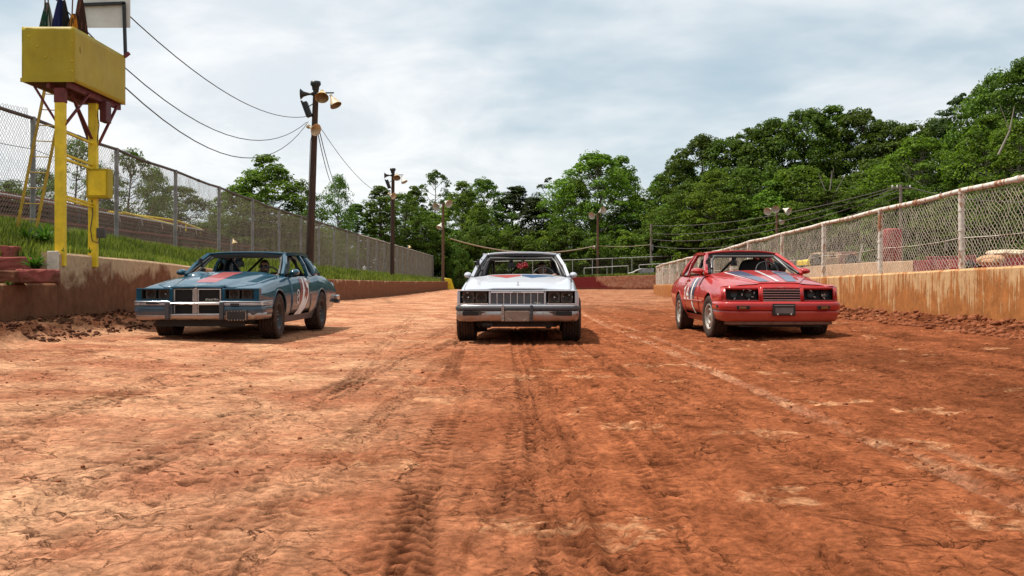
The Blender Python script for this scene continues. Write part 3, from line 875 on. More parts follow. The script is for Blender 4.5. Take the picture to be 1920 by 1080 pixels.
# left: tall catch fence, one post every 4 m
FXL = -9.1
lposts = []; y = 10.9
ys = [18.9 - 8, 18.9 - 4] + [18.9 + 4.0 * k for k in range(0, 25)]
lposts = [(FXL, yy) for yy in ys]
lbot = [bank_z(FXL, yy) for yy in ys]
ltop = [float(np.interp(yy, [10, 19, 31, 39, 60, 117], [4.05, 4.0, 3.83, 3.72, 3.72, 3.86])) for yy in ys]
lf = thing('chain_link_fence', 'tall grey chain link catch fence on the grass bank left of the track', 'fence')
fence(lf, lposts[:13], lbot[:13], ltop[:13], 0.048, 0.036, MT['galv'], MT['galv_dark'], CH_L, 4.0, mid=(0.42, 0.72), rail_sag=0.03)
fence(lf, lposts[12:], lbot[12:], ltop[12:], 0.055, 0.042, MT['galv'], MT['galv_light'], CH_LF, 4.0, rail_sag=0.03)

# right: shorter white fence standing on the wall
rp_xy = []; rt = []; rb = []
kx = [(7.95, 17.6 - 3.95 * 2), (7.95, 17.6 - 3.95), (7.95, 17.6), (7.95, 21.5), (7.95, 25.4), (7.95, 29.3), (7.95, 33.4), (8.19, 37.2), (8.30, 41.1), (8.46, 45.0), (8.59, 48.9), (8.78, 52.7), (8.96, 56.5), (9.17, 60.3), (9.5, 64.0), (9.82, 67.5), (10.75, 73.0), (12.75, 79.0)]
for (x, y) in kx:
    rp_xy.append((x, y)); rb.append(wall_r_top(y))
    rt.append(float(np.interp(y, [9, 17.6, 21.5, 25.4, 29, 39.4, 54, 67.5, 80], [2.62, 2.51, 2.45, 2.38, 2.31, 2.14, 2.0, 1.91, 1.9])))
rf = thing('chain_link_fence', 'low chain link fence with rusty white posts standing on the right wall', 'fence')
fence(rf, rp_xy[:7], rb[:7], rt[:7], 0.052, 0.046, MT['rustwhite'], MT['rustwhite'], CH_R, 3.95, mid=(0.40,), rail_sag=0.025, mesh_lift=0.0)
fence(rf, rp_xy[6:], rb[6:], rt[6:], 0.06, 0.050, MT['rustwhite'], MT['rustwhite'], CH_RF, 3.95, mid=(0.40,), rail_sag=0.025, mesh_lift=0.0)

# far fence behind the red wall
ff = thing('chain_link_fence', 'distant chain link fence behind the red wall at the far bend', 'fence')
fxs = np.arange(-4.6, 26, 2.35)
fposts = [(float(x), 117.6 + 0.03 * abs(float(x) - 8)) for x in fxs]
CH_F = mk_chain('wire_mesh', 2.35, 1.8, 0.26, 0.008, MT['wire_l'], (8,), 0.004, 0.01)
fence(ff, fposts, [float(far_h(np.array([x]), np.array([y]))[0]) for x, y in fposts], [float(np.interp(x, [-5, 6, 19, 26], [3.25, 3.42, 3.95, 4.1])) for x, y in fposts], 0.045, 0.04, MT['galv_light'], MT['galv_light'], CH_F, 2.35)

# short pipe frames standing before it
def pipe_frame(x0, x1, y, z0a, z1a, z1b, label, n=1):
    mb = MB(); t = thing('pipe_frame', label, 'railing', (x0, y, z0a))
    L = x1 - x0
    q = MB(); q.tube([(0, 0, -0.3), (0, 0, z1a)], 0.05, 8); q.build('upright', MT['galv_light'], t)
    q = MB(); q.tube([(L, 0, -0.3), (L, 0, z1b)], 0.05, 8); q.build('upright', MT['galv_light'], t)
    q = MB(); q.tube([(0, 0, z1a), (L, 0, z1b)], 0.045, 8); q.build('rail', MT['galv_light'], t)
    q = MB(); q.tube([(L * 0.52, 0, -0.3), (L * 0.52, 0, (z1a + z1b) / 2)], 0.035, 8); q.build('upright', MT['galv_light'], t)
pipe_frame(8.45, 13.6, 116.6, 1.5, 0.98, 1.25, 'low pale pipe frame in front of the distant fence beside the brown lamp pole')
pipe_frame(14.9, 19.5, 116.6, 1.65, 1.2, 1.45, 'second low pipe frame, partly hidden behind the end of the right fence')
mb = MB(); G = []
for i in range(12):
    x = 15.0 + 1.55 * i / 11
    G.append([(x, 116.0, 1.45), (x, 115.98 + random.uniform(-.03, .03), 2.0), (x, 116.06, 2.42 + random.uniform(-.03, .03)), (x, 116.5, 2.44), (x, 116.55, 1.45)])
mb.grid(G, smooth=False); mb.add(G[0], [(0, 1, 2, 3, 4)]); mb.add(G[-1], [(4, 3, 2, 1, 0)])
tag(mb.build('grey_tarp_pile', simple('grey_tarp', (0.20, 0.20, 0.20), 0.8, var=0.3)), 'grey covered pile on the far bank by the grey utility pole', 'tarp')
# bent pale guard rail on the bank
mb = MB(); pts = [at(1178, 513, 116), at(1186, 511.5, 116), at(1193, 507.5, 116), at(1200, 505, 116.1), at(1206, 505, 116.2)]
mb.tube(pts, 0.10, 6)
mb.tube([at(1188, 510, 116), at(1187.5, 515, 116)], 0.09, 6)
tag(mb.build('bent_barrier', MT['galv_light']), 'bent pale barrier rail lying on the far bank beside the grey pile', 'rail')
mb = MB(); mb.bb(11.45 - 1.6, 11.75 - 1.6, 115.6, 115.9, 1.46, 1.68); mb.bb(11.43 - 1.6, 11.77 - 1.6, 115.58, 115.92, 1.68, 1.71)
tag(mb.build('white_box', MT['lampwhite'], bevel=0.03), 'small white box on the far red wall left of the lamp pole', 'box')

# ------------------------------------------------------------------ blocks beside the left wall
concb = mat_wall('old_block_concrete', (0.38, 0.25, 0.16), (0.15, 0.06, 0.035), 0.9, 1.7, 0.6)
redb = mat_wall('red_block_concrete', (0.26, 0.075, 0.06), (0.16, 0.06, 0.035), 0.7, 1.25, 0.5)
def block(px0, px1, py0, py1, Y, dep, mat, label):
    a = at(px0, py1, Y); b = at(px1, py0, Y)
    mb = MB(); mb.bb(a.x, b.x, Y, Y + dep, a.z, b.z)
    bm = bmesh.new(); me = bpy.data.meshes.new('concrete_block')
    ob = mb.build('concrete_block', mat)
    bm.from_mesh(ob.data); bmesh.ops.subdivide_edges(bm, edges=bm.edges[:], cuts=4, use_grid_fill=True)
    for v in bm.verts: v.co += Vector((random.uniform(-1, 1), random.uniform(-1, 1), random.uniform(-1, 1))) * 0.011
    bm.to_mesh(ob.data); bm.free()
    ob.modifiers.new('b', 'BEVEL').width = 0.015
    return tag(ob, label, 'concrete block')
block(-90, 25, 508, 531, 14.25, 0.5, concb, 'brown concrete step block at the left edge, resting on the low wall')
block(26, 87, 505, 530, 14.40, 0.45, redb, 'reddish brown step block below the leafy weed, on the low wall')
block(-60, 40, 482, 507, 14.85, 0.5, redb, 'red painted step block, second step up beside the weeds')
block(-60, 10, 461, 482, 15.4, 0.5, redb, 'topmost maroon step block at the left edge in the grass')

# ------------------------------------------------------------------ loose clods at the foot of the walls
def clods(which):
    V = []; Q = []
    ico_v = np.array([(0, 0, 1), (0.89, 0, .45), (.28, .85, .45), (-.72, .53, .45), (-.72, -.53, .45), (.28, -.85, .45), (.72, .53, -.45), (-.28, .85, -.45), (-.89, 0, -.45), (-.28, -.85, -.45), (.72, -.53, -.45), (0, 0, -1)])
    ico_f = np.array([(0, 1, 2), (0, 2, 3), (0, 3, 4), (0, 4, 5), (0, 5, 1), (1, 6, 2), (2, 7, 3), (3, 8, 4), (4, 9, 5), (5, 10, 1), (2, 6, 7), (3, 7, 8), (4, 8, 9), (5, 9, 10), (1, 10, 6), (6, 11, 7), (7, 11, 8), (8, 11, 9), (9, 11, 10), (10, 11, 6)])
    spots = []
    for _ in range(6500):
        y = 9.0 + 31 * random.random() ** 1.6
        spots.append((float(rw_x(y)) - 0.05 - 1.25 * random.random() ** 1.5, y, 0.008 + 0.058 * random.random() ** 4))
    for _ in range(4200):
        y = 12.5 + 14 * random.random() ** 1.5
        spots.append((LW + 0.05 + 1.4 * random.random() ** 1.4, y, 0.005 + 0.040 * random.random() ** 5))
    for _ in range(2600):
        y = 4 + 15 * random.random(); x = random.uniform(1.5, 6.3) if random.random() < .75 else random.uniform(-5, 1.5)
        spots.append((x, y, 0.004 + 0.014 * random.random() ** 4))
    spots = [q for q in spots if (q[0] < -5.3) == (which == 'left')]
    xs = np.array([s[0] for s in spots]); yy = np.array([s[1] for s in spots]); rr = np.array([s[2] for s in spots])
    zz = track_h(xs, yy)[0]
    for k in range(len(spots)):
        sc = rr[k] * rng.uniform(0.65, 1.35, 3) * np.array([1.1, 1.1, 0.75])
        v = ico_v * rng.uniform(0.75, 1.2, (12, 1)) * sc + (xs[k], yy[k], zz[k] + rr[k] * 0.25)
        V.append(v); Q.append(ico_f + 12 * k)
    return np_mesh('loose_clods', np.concatenate(V), np.concatenate(Q), MT['mud_clod' if which == 'left' else 'clod'], smooth=False)
stuff(tag(link('loose_clods', clods('right')), 'loose red clay clods along the foot of the right wall and on the track', 'clods'))
stuff(tag(link('loose_clods', clods('left')), 'dark mud clods along the foot of the left wall', 'clods'))

# ------------------------------------------------------------------ grass
def blades(name, pts, hmin, hmax, w, mat, lean=0.5):
    """pts n x 3 roots"""
    n = len(pts)
    a = rng.uniform(0, 2 * np.pi, n); h = rng.uniform(hmin, hmax, n); ln = rng.uniform(0.1, lean, n) * h
    dx, dy = np.cos(a), np.sin(a); b = a + rng.uniform(0.8, 2.2, n)
    wx, wy = np.cos(b) * w * rng.uniform(.6, 1.3, n), np.sin(b) * w * rng.uniform(.6, 1.3, n)
    P = np.asarray(pts)
    V = np.zeros((n, 5, 3))
    V[:, 0] = P + np.stack([-wx, -wy, -0.02 + 0 * h], 1); V[:, 1] = P + np.stack([wx, wy, -0.02 + 0 * h], 1)
    m = P + np.stack([dx * ln * .35, dy * ln * .35, h * .6], 1)
    V[:, 2] = m + np.stack([wx, wy, 0 * h], 1) * .75; V[:, 3] = m - np.stack([wx, wy, 0 * h], 1) * .75
    V[:, 4] = P + np.stack([dx * ln, dy * ln, h], 1)
    o = np.arange(n)[:, None] * 5
    T = np.concatenate([o + [[0, 1, 2]], o + [[0, 2, 3]], o + [[3, 2, 4]]])
    return np_mesh(name, V.reshape(-1, 3), T, mat, smooth=False)
def grass_pts(n, xr, yr, pw, seed, cover=0.50):
    g = np.random.default_rng(seed)
    y = yr[0] + (yr[1] - yr[0]) * g.random(n) ** pw; x = g.uniform(xr[0], xr[1], n)
    keep = fbm(x * 1.1, y * 0.8, 33, 3) > cover - 0.25 * g.random(n)
    x, y = x[keep], y[keep]
    return np.stack([x, y, bank_h(x, y)], 1)
p1 = grass_pts(36000, (-9.6, -7.45), (13.6, 30), 1.25, 1)
p1 = p1[~((p1[:, 1] < 15.7) & (p1[:, 0] > -7.9))]
stuff(tag(link('grass', blades('grass', p1, 0.05, 0.20, 0.009, MT['grass'])), 'green grass on the near bank above the muddy left wall', 'grass'))
p2 = grass_pts(26000, (-9.4, -7.4), (29, 116), 1.3, 2)
stuff(tag(link('grass', blades('grass', p2, 0.08, 0.30, 0.018, MT['grass'])), 'grass strip running along the left wall towards the far bend', 'grass'))
g3 = np.random.default_rng(5); fxg = g3.uniform(-5, 22, 7000); fyg = 115.5 + 2.5 * g3.random(7000) ** 2
stuff(tag(link('grass', blades('grass', np.stack([fxg, fyg, far_h(fxg, fyg)], 1), 0.1, 0.35, 0.03, MT['grass'])), 'thin grass on top of the red wall at the far bend', 'grass'))

def weed(px, py, Y, n, L, label, flop=0.6):
    r = at(px, py, Y)
    mb = MB()
    for k in range(n):
        a = random.uniform(0, 2 * math.pi); l = L * random.uniform(0.6, 1.1); w = l * random.uniform(0.05, 0.10)
        el = random.uniform(0.35, 1.25)
        pts = []
        p = Vector((random.uniform(-.1, .1) * L, random.uniform(-.1, .1) * L, -0.03)); d = Vector((math.cos(a) * math.cos(el), math.sin(a) * math.cos(el), math.sin(el)))
        s = Vector((-math.sin(a), math.cos(a), 0)); rows = []
        for i, ww in enumerate((0.4, 1.0, 0.95, 0.55, 0.05)):
            rows.append([p - s * w * ww, p + Vector((0, 0, -0.12 * w * ww)), p + s * w * ww])
            p = p + d * l / 4; d = (d + Vector((0, 0, -flop * 0.35))).normalized()
        mb.grid(rows, smooth=True)
    return tag(mb.build('weed', MT['weed'], loc=r), label, 'plant')
weed(66, 500, 14.7, 70, 0.30, 'dense leafy weed growing over the step blocks at the left')
weed(82, 449, 16.9, 60, 0.36, 'broad leaved weed in the grass at the foot of the ladder')
weed(52, 452, 16.6, 50, 0.34, 'leafy weed left of the ladder in the bank grass')
weed(16, 531, 14.12, 22, 0.12, 'tiny weed sprouting on top of the low wall')
weed(118, 468, 15.75, 16, 0.09, 'small sprig at the foot of the front yellow post', 0.9)
weed(168, 471, 16.75, 18, 0.13, 'small sprig at the foot of the rear yellow post', 0.9)
# ------------------------------------------------------------------ flag stand over the left wall
st = thing('flag_stand', 'yellow sheet metal flag stand on two yellow posts above the left wall', 'flag stand', (-7.25, 15.9, 1.3))
def lo(p): return Vector(p) - Vector((-7.25, 15.9, 1.3))
def S(x, y, z): return (x + 7.25, y - 15.9, z - 1.3)
X0, X1, Y0, Y1, Z0, Z1 = -7.83, -7.00, 15.9, 18.02, 4.09, 4.97
def sheet(name, P00, P10, P11, P01, nu, nv, dent, thick, mat):
    """dented sheet between four corners"""
    a, b, c, d = [Vector(q) for q in (P00, P10, P11, P01)]
    nrm = (b - a).cross(d - a).normalized()
    sd = random.random() * 50
    G = []
    for i in range(nv + 1):
        v = i / nv; row = []
        for j in range(nu + 1):
            u = j / nu
            p = a.lerp(b, u).lerp(d.lerp(c, u), v)
            k = (math.sin(math.pi * u) * math.sin(math.pi * v)) ** 0.5 if 0 < u < 1 and 0 < v < 1 else 0
            p = p + nrm * dent * k * (float(fbm(np.array([u * 3 + sd]), np.array([v * 3]), 7, 3)[0]) - 0.5)
            row.append(p)
        G.append(row)
    mb = MB(); mb.grid(G)
    return mb.build(name, mat, st, solid=thick)
sheet('front_panel', S(X0, Y0, Z0), S(X1, Y0, Z0), S(X1, Y0, Z1), S(X0, Y0, Z1), 14, 14, 0.06, 0.004, MT['yellow'])
sheet('side_panel', S(X1 + .003, Y0, Z0), S(X1 + .003, Y1, Z0), S(X1 + .003, Y1, Z1), S(X1 + .003, Y0, Z1), 24, 12, 0.04, 0.004, MT['yellow'])
sheet('side_panel', S(X0, Y1, Z0), S(X0, Y0, Z0), S(X0, Y0, Z1), S(X0, Y1, Z1), 24, 12, 0.04, 0.004, MT['yellow'])
mb = MB(); mb.bb(X0 + 7.235, X1 + 7.262, -0.018, -0.006, Z0 - 1.3 - 0.004, Z0 - 1.3 + 0.062); mb.build('bottom_flange', MT['yellow'], st)
for k in range(6):        # rivets on the front sheet
    mb = MB()
    px, pz = [(0.14, .17), (0.30, .35), (0.46, .55), (0.97, .25), (0.97, .62), (0.97, .80)][k]
    c = S(X0 + (X1 - X0) * px, Y0 - 0.012, Z1 - (Z1 - Z0) * pz)
    mb.lathe([(0.012, 0.012), (0.010, 0.0), (0.0, -0.003)], c, (0, 1, 0), 8)
    mb.build('rivet', MT['yellow2'], st)
n = 9
for k in range(n):      # floor boards
    y = Y0 + 0.02 + (Y1 - Y0 - 0.04) * k / n
    mb = MB(); mb.bb(*[v for v in (X0 + 7.27, X1 + 7.23)], y - 15.9 + .008, y - 15.9 + (Y1 - Y0 - .04) / n - .008, Z0 - 1.3 + 0.005, Z0 - 1.3 + 0.04)
    mb.build('floor_board', mat_wood('floor_board_wood', (0.10, 0.035, 0.022), (1, 8, 8), .5) if k == 0 else bpy.data.materials['floor_board_wood'], st)
for xx in (-7.42, -7.10):
    mb = MB(); mb.bar(S(xx, Y0 + .02, Z0 - .045), S(xx, Y1 - .02, Z0 - .045), 0.06, 0.09); mb.build('floor_beam', MT['maroon'], st)
# posts
PA = (-7.245, 15.98); PB = (-7.20, 17.12)
for (p, w) in ((PA, .155), (PB, .145)):
    mb = MB(); mb.bb(p[0] + 7.25 - w / 2, p[0] + 7.25 + w / 2, p[1] - 15.9 - .05, p[1] - 15.9 + .05, -0.15, Z0 - 1.3 - .13)
    mb.build('post', MT['yellow2'], st, bevel=0.006)
    mb = MB(); mb.bb(p[0] + 7.25 - w / 2 - .006, p[0] + 7.25 + w / 2 + .006, p[1] - 15.9 - .056, p[1] - 15.9 + .056, Z0 - 1.3 - .32 if p is PA else Z0 - 1.3 - .13, Z0 - 1.3 - .09)
    mb.build('post_cap', MT['maroon'], st)
def brace(a, b, w=0.045, nm='brace', m='maroon'):
    mb = MB(); mb.bar(S(*a), S(*b), w, w * .6); mb.build(nm, MT[m], st)
brace((-7.30, 15.97, 3.45), (-7.66, 15.97, 4.03)); brace((-7.18, 15.99, 3.42), (-7.05, 16.6, 4.03)); brace((-7.20, 17.05, 3.35), (-7.24, 16.3, 4.03))
brace((-7.13, 17.15, 3.25), (-7.04, 17.75, 4.03)); brace((-7.28, 17.15, 3.3), (-7.6, 17.3, 4.03))
for z in (3.30, 2.93, 2.86, 2.26, 2.21): brace((-7.245, 16.03, z + .03), (-7.20, 17.07, z - .03), 0.05, 'cross_rail', 'yellow2')
# box on the rear post
mb = MB(); mb.bb(-.02, .36, 1.09, 1.30, 1.03, 1.53); bx_ = mb.build('electric_box', MT['yellow'], st, bevel=0.01)
mb = MB(); mb.bb(0.02, 0.32, 1.078, 1.088, 1.07, 1.49); mb.build('box_door', MT['yellow2'], bx_, bevel=0.004)
mb = MB(); mb.bb(0.13, .26, 1.15, 1.26, .35, .52); mb.build('grey_outlet', MT['galv_dark'], st, bevel=0.01)
mb = MB(); mb.tube([(0.05, 1.16, 1.0), (.07, 1.15, .75), (.03, 1.15, .5), (.06, 1.15, .3), (.15, 1.17, .26), (.18, 1.18, .34)], 0.008, 5); mb.build('conduit', MT['cable'], st)
mb = MB(); mb.tube([(0.10, 1.2, 2.64), (.16, 1.2, 2.3), (.12, 1.2, 1.95), (.1, 1.2, 1.55)], 0.008, 5); mb.build('conduit', MT['cable'], st)
mb = MB(); mb.bb(.13, .25, 1.28, 1.5, 2.36, 2.72); mb.build('red_box', simple('red_junction_paint', (.085, .012, .014), .6, var=.3), st, bevel=.01)
# frame and milky board on the far end of the basket
mb = MB(); mb.bar(S(-6.98, 17.98, 4.98), S(-7.01, 17.98, 5.93), .05, .05); mb.bar(S(-6.985, 17.98, 5.93), S(-7.80, 17.98, 5.90), .05, .05); mb.bar(S(-7.78, 17.98, 4.6), S(-7.80, 17.98, 5.88), .05, .05)
mb.build('board_frame', MT['blackmetal'], st)
mb = MB(); mb.bar(S(-7.00, 17.98, 4.96), S(-6.91, 17.98, 5.03), .06, .05); mb.build('frame_hook', MT['maroon'], st)
mb = MB(); mb.bb(-0.50, .335, 2.12, 2.14, 4.20, 4.92); mb.build('white_board', MT['board'], st)

# ladder behind it
ld = thing('ladder', 'thin yellow ladder leaning up behind the flag stand', 'ladder', (-8.4, 17.4, 1.8))
A0, B0 = Vector((-8.60, 17.3, 1.84)), Vector((-8.31, 17.4, 1.84)); A1, B1 = Vector((-8.12, 17.3, 4.25)), Vector((-7.83, 17.4, 4.25))
off = Vector((-8.4, 17.4, 1.8))
for a, b in ((A0, A1), (B0, B1)):
    mb = MB(); mb.bar(a - off, b - off, .026, .045); mb.build('rail', MT['yellow3'], ld)
for k in range(9):
    t = 0.06 + k * 0.113
    mb = MB(); mb.tube([A0.lerp(A1, t) - off, B0.lerp(B1, t) - off], 0.010, 6); mb.build('rung', MT['yellow3'], ld)

# furled flags standing in the basket
def flag(x, y, w, h, cols, label, lean=0.0, zb=4.62):
    t = thing('furled_flag', label, 'flag', (x, y, zb))
    mb = MB(); mb.tube([(0, 0, -.3), (lean, 0, h + .75)], 0.011, 6); mb.build('pole', MT['pole_brown'], t)
    G = []; nt = 26
    sd = random.random() * 30
    for i in range(14):
        v = i / 13; row = []
        z = h * v
        rad = w * (1 - v) ** 0.9 + 0.022
        for k in range(nt + 1):
            a = 2 * math.pi * k / nt
            f = 1 + 0.38 * math.sin(5 * a + sd + 1.5 * v) + 0.2 * math.sin(9 * a + 2 * sd - v)
            row.append((lean * v + rad * f * math.cos(a), rad * f * 0.55 * math.sin(a), z - 0.02 * math.sin(3 * a) * (1 - v)))
        G.append(row)
    M = Mat('flag_cloth', 0.9, spec=0.15); O = M.coord()
    f = M.noise(M.map(O, (6, 6, 1.3), loc=(sd, 0, 0)), 1.5, 3)
    M.color(M.ramp(f, [(0.40, cols[0]), (0.50, cols[1]), (0.60, cols[0])], 'CONSTANT'))
    mb = MB(); mb.grid(G); mb.build('cloth', M.m, t)
flag(-7.62, 16.13, 0.085, 0.80, [(.16, .11, .10), (.012, .05, .03)], 'furled dark green flag, leftmost in the yellow basket', .09)
flag(-7.51, 16.16, 0.095, 0.80, [(.30, .27, .23), (.34, .30, .25)], 'furled pale grey flag between the green and blue ones', -.03)
flag(-7.37, 16.13, 0.105, 0.86, [(.012, .016, .06), (.02, .02, .08)], 'furled dark blue flag in the middle of the yellow basket', .05)
flag(-7.25, 16.15, 0.095, 0.84, [(.01, .01, .012), (.02, .018, .018)], 'furled black flag in the yellow basket', -.02)
flag(-7.16, 16.13, 0.101, 0.62, [(.10, .05, .02), (.45, .17, .015)], 'furled orange flag at the corner of the yellow basket', .06)
flag(-7.19, 16.55, 0.095, 0.95, [(.045, .022, .015), (.12, .05, .03)], 'furled dark brown flag drooping at the near right corner of the basket', .02, 4.72)

# ------------------------------------------------------------------ poles with lamps and horns
def shade_lathe(mb, c, axis, r, L, mat_out, mat_in):
    mb.lathe([(r * 0.22, -L * .25), (r * .26, 0), (r * 0.34, L * .12), (r * .72, L * .55), (r, L), (r * 1.03, L * 1.01)], c, axis, 18, mat_out)
    mb.lathe([(r * 1.0, L * 1.005), (r * .70, L * .57), (r * .3, L * .14), (0, L * .12)], c, axis, 18, mat_in)
    mb.lathe([(0, -L * .25), (r * .22, -L * .25)], c, axis, 12, mat_out)
def lamp(root, c, axis, r, L, mo='lampwhite', nm='lamp_shade'):
    mb = MB(); shade_lathe(mb, c, axis, r, L, 0, 1)
    mb.build(nm, [MT[mo], MT['lampin_pale' if mo == 'lampwhite' else 'lampin']], root)
def horn(root, c, axis, r, L, mo):
    mb = MB()
    mb.lathe([(0, -.08 * L), (r * .32, -.08 * L), (r * .34, .1 * L), (r * .2, .14 * L), (r * .26, .4 * L), (r * .5, .75 * L), (r * 1.0, L), (r * 1.03, L * 1.01), (r * .95, L * .99), (r * .45, .72 * L), (r * .1, .3 * L)], c, axis, 18)
    mb.build('horn_speaker', MT[mo], root)
def pole(name, x, y, z0, z1, r0, r1, lean, mat, label, cat='light pole', group=None):
    t = thing(name, label, cat, (x, y, z0), group=group)
    mb = MB(); n = 8
    mb.tube([(lean * k / n, 0, -0.4 if k == 0 else (z1 - z0) * k / n) for k in range(n + 1)], [r0 + (r1 - r0) * k / n for k in range(n + 1)], 12)
    mb.build('pole', mat, t)
    return t
def rel(px, py, Y, base): return at(px, py, Y) - Vector(base)

def big_light_pole(x, y, z0, z1, lean, label, yel):
    t = pole('light_pole', x, y, z0, z1, 0.155, 0.115, lean, MT['pole'], label)
    h = z1 - z0
    lx = lean
    mb = MB(); mb.lathe([(0, .14), (.20, .12), (.22, 0), (.15, -.1), (.14, -.22)], (lx - .02, 0, h + .02), (0, 0, 1), 12); mb.build('pole_cap', MT['blackmetal'], t)
    mb = MB(); mb.bar((lx - .15, -.12, h - .35), (lx + .75, -.15, h - .35), .05, .05); mb.bar((lx, -.1, h - .35), (lx - .15, -.1, h - .35), .05, .05); mb.build('cross_arm', MT['blackmetal'], t)
    lamp(t, (lx + .28, -.20, h - .33), (.10, -.62, -.72), .27, .36, yel)
    lamp(t, (lx + .66, -.15, h - .52), (.45, -.25, -.85), .24, .42, 'hornbeige' if yel == 'lampyellow' else 'lampwhite')
    horn(t, (lx - .12, -.02, h - .37), (-1, -.05, -.02), .22, .50, 'blackmetal')
    mb = MB()
    rot = Matrix.Rotation(R(24), 3, 'Y')
    mb.box((lx - .32, -.08, h - 1.0), (.16, .3, .62), 0, Matrix.Rotation(R(-20), 3, 'Y')); mb.box((lx - .44, -.08, h - 1.0), (.07, .36, .70), 0, Matrix.Rotation(R(-20), 3, 'Y'))
    mb.bar((lx - .1, 0, h - .75), (lx - .3, -.08, h - .9), .04, .04); mb.bar((lx - .1, 0, h - 1.35), (lx - .25, -.08, h - 1.2), .04, .04)
    mb.build('flood_light', MT['blackmetal'], t, bevel=.02)
    horn(t, (lx - .28, -.2, h - 1.72), (.72, -.60, -.36), .25, .52, 'hornbeige')
    mb = MB(); mb.bar((lx - .05, -.1, h - 1.75), (lx - .22, -.2, h - 1.72), .04, .06); mb.build('bracket', MT['galv_light'], t)
    mb = MB(); mb.tube([(-.14, -.1, .1), (lx * .7 - .13, -.1, h * .7), (lx - .12, -.1, h - 1.9)], .014, 5); mb.build('conduit', MT['cable'], t)
    return t
big_light_pole(-8.24, 40.5, bank_z(-8.24, 40.5), 8.9, 0.27, 'tall dark wooden pole with lamps and horn speakers, behind the blue car', 'lampyellow')
big_light_pole(-8.66, 72.0, bank_z(-8.66, 72), 8.95, 0.06, 'dark wooden lamp pole with horn speakers, standing midway along the left fence', 'hornbeige')
def small_light_pole(px, ptop, Y, z0, mat, lamps, label, w=0.15):
    top = at(px, ptop, Y)
    t = pole('light_pole', top.x, Y, z0, top.z, w, w * .8, 0.02, mat, label)
    h = top.z - z0
    for (dx, dz, ax, r, L) in lamps: lamp(t, (dx, -.15, h + dz), ax, r, L)
    mb = MB(); xs = [l[0] for l in lamps[:2]]
    mb.bar((min(xs) - .1, -.1, h - .05), (max(xs) + .1, -.1, h - .05), .07, .07); mb.build('cross_arm', MT['galv_dark'], t)
    return t
small_light_pole(830.5, 380, 106, 1.2, MT['pole_brown'], [(-.38, -.25, (-.45, -.75, -.4), .42, .62), (.32, .05, (.55, -.7, -.35), .42, .62), (-.2, -2.3, (-.3, -.5, -.8), .36, .5)], 'slim brown lamp pole with white shades at the far end of the left fence')
small_light_pole(1120.5, 400, 118.5, 1.4, MT['pole_brown'], [(-.42, -.2, (-.5, -.8, -.2), .42, .62), (.25, .15, (.5, -.7, .2), .45, .7), (-.35, -3.9, (-.4, -.6, -.6), .2, .3)], 'brown lamp pole with white shades standing behind the red far wall')
small_light_pole(1456.5, 392, 104, 1.8, MT['pole_brown'], [(-.75, -.05, (-.6, -.7, -.4), .42, .6), (.75, -.05, (.6, -.7, -.4), .42, .6), (-.2, .1, (-.2, -.9, -.3), .40, .6), (.3, -1.2, (.3, -.7, -.5), .28, .4)], 'lamp pole with a row of white shades beyond the red car, before the wood')
gp = pole('utility_pole', *(lambda p: (p.x, 118.2))(at(1221, 500, 118.2)), 1.6, at(1221, 420, 118.2).z, .15, .13, 0.0, MT['pole_grey'], 'bare grey utility pole behind the far fence, right of the lamp pole', 'utility pole')
mb = MB(); mb.bb(-.12, .2, -.3, -.12, 3.0, 3.7); mb.build('meter_box', MT['galv'], gp)
up = pole('utility_pole', at(1689, 500, 74).x, 74, 1.6, at(1689, 346, 74).z, .13, .10, 0.0, MT['pole_grey'], 'grey utility pole with a cross arm in front of the wood, behind the right fence', 'utility pole')
hU = at(1689, 346, 74).z - 1.6
mb = MB(); mb.bar((-.72, -.1, hU - .28), (.72, -.1, hU - .28), .08, .10); mb.build('cross_arm', MT['pole_grey'], up)
for dx in (-.66, -.3, .66):
    mb = MB(); mb.lathe([(.05, 0), (.07, .08), (.04, .16), (0, .2)], (dx, -.1, hU - .23), (0, 0, 1), 8); mb.build('insulator', MT['lampwhite'], up)
# floodlights beyond the left fence
def little_lamp(px, py, Y, label, zb):
    p = at(px, py, Y); t = pole('lamp_post', p.x - .25, Y, zb, p.z + .15, .06, .05, 0, MT['galv'], label, 'lamp post')
    lamp(t, (.12, -.1, p.z + .1 - zb), (.35, -.4, -.8), .15, .26, 'lampyellow')
little_lamp(444, 454, 46, 'short lamp post with a beige bell shade behind the left fence', 1.4)
little_lamp(770, 463, 90, 'short pale lamp post behind the far part of the left fence', 1.2)

# ------------------------------------------------------------------ wires
def wire(label, pts, r, mat='cable', cat='cable', n=18):
    """pts: a, b and the sag"""
    a, b, sag = Vector(pts[0]), Vector(pts[1]), pts[2]
    P = []
    for k in range(n + 1):
        t = k / n; p = a.lerp(b, t); p.z -= sag * 4 * t * (1 - t); P.append(p)
    mb = MB(); mb.tube(P, r, 5, cap=False)
    return tag(mb.build('cable', MT[mat]), label, cat)
T1 = Vector((-8.24 + .2, 40.4, 7.35))
wire('upper overhead cable from above the flag stand to the tall lamp pole', (at(170, -40, 18.0), at(577, 218, 40.4), .8), .013)
wire('middle overhead cable passing behind the flags and the yellow basket', (at(60, -50, 16.6), at(575, 229, 40.4), 1.6), .013)
wire('lowest overhead cable drooping from the yellow basket to the tall lamp pole', (at(228, 158, 17.9), at(578, 228, 40.4), 1.4), .013)
wire('cable from the tall lamp pole towards the next dark lamp pole', (at(600, 238, 40.6), at(733, 366, 71.9), .75), .013)
wire('left strand of the thin pair dropping behind the tall pole', (at(596, 250, 40.7), at(626, 350, 85), .5), .02)
wire('right strand of the thin pair dropping behind the tall pole', (at(600, 250, 40.7), at(632, 350, 86), .4), .02)
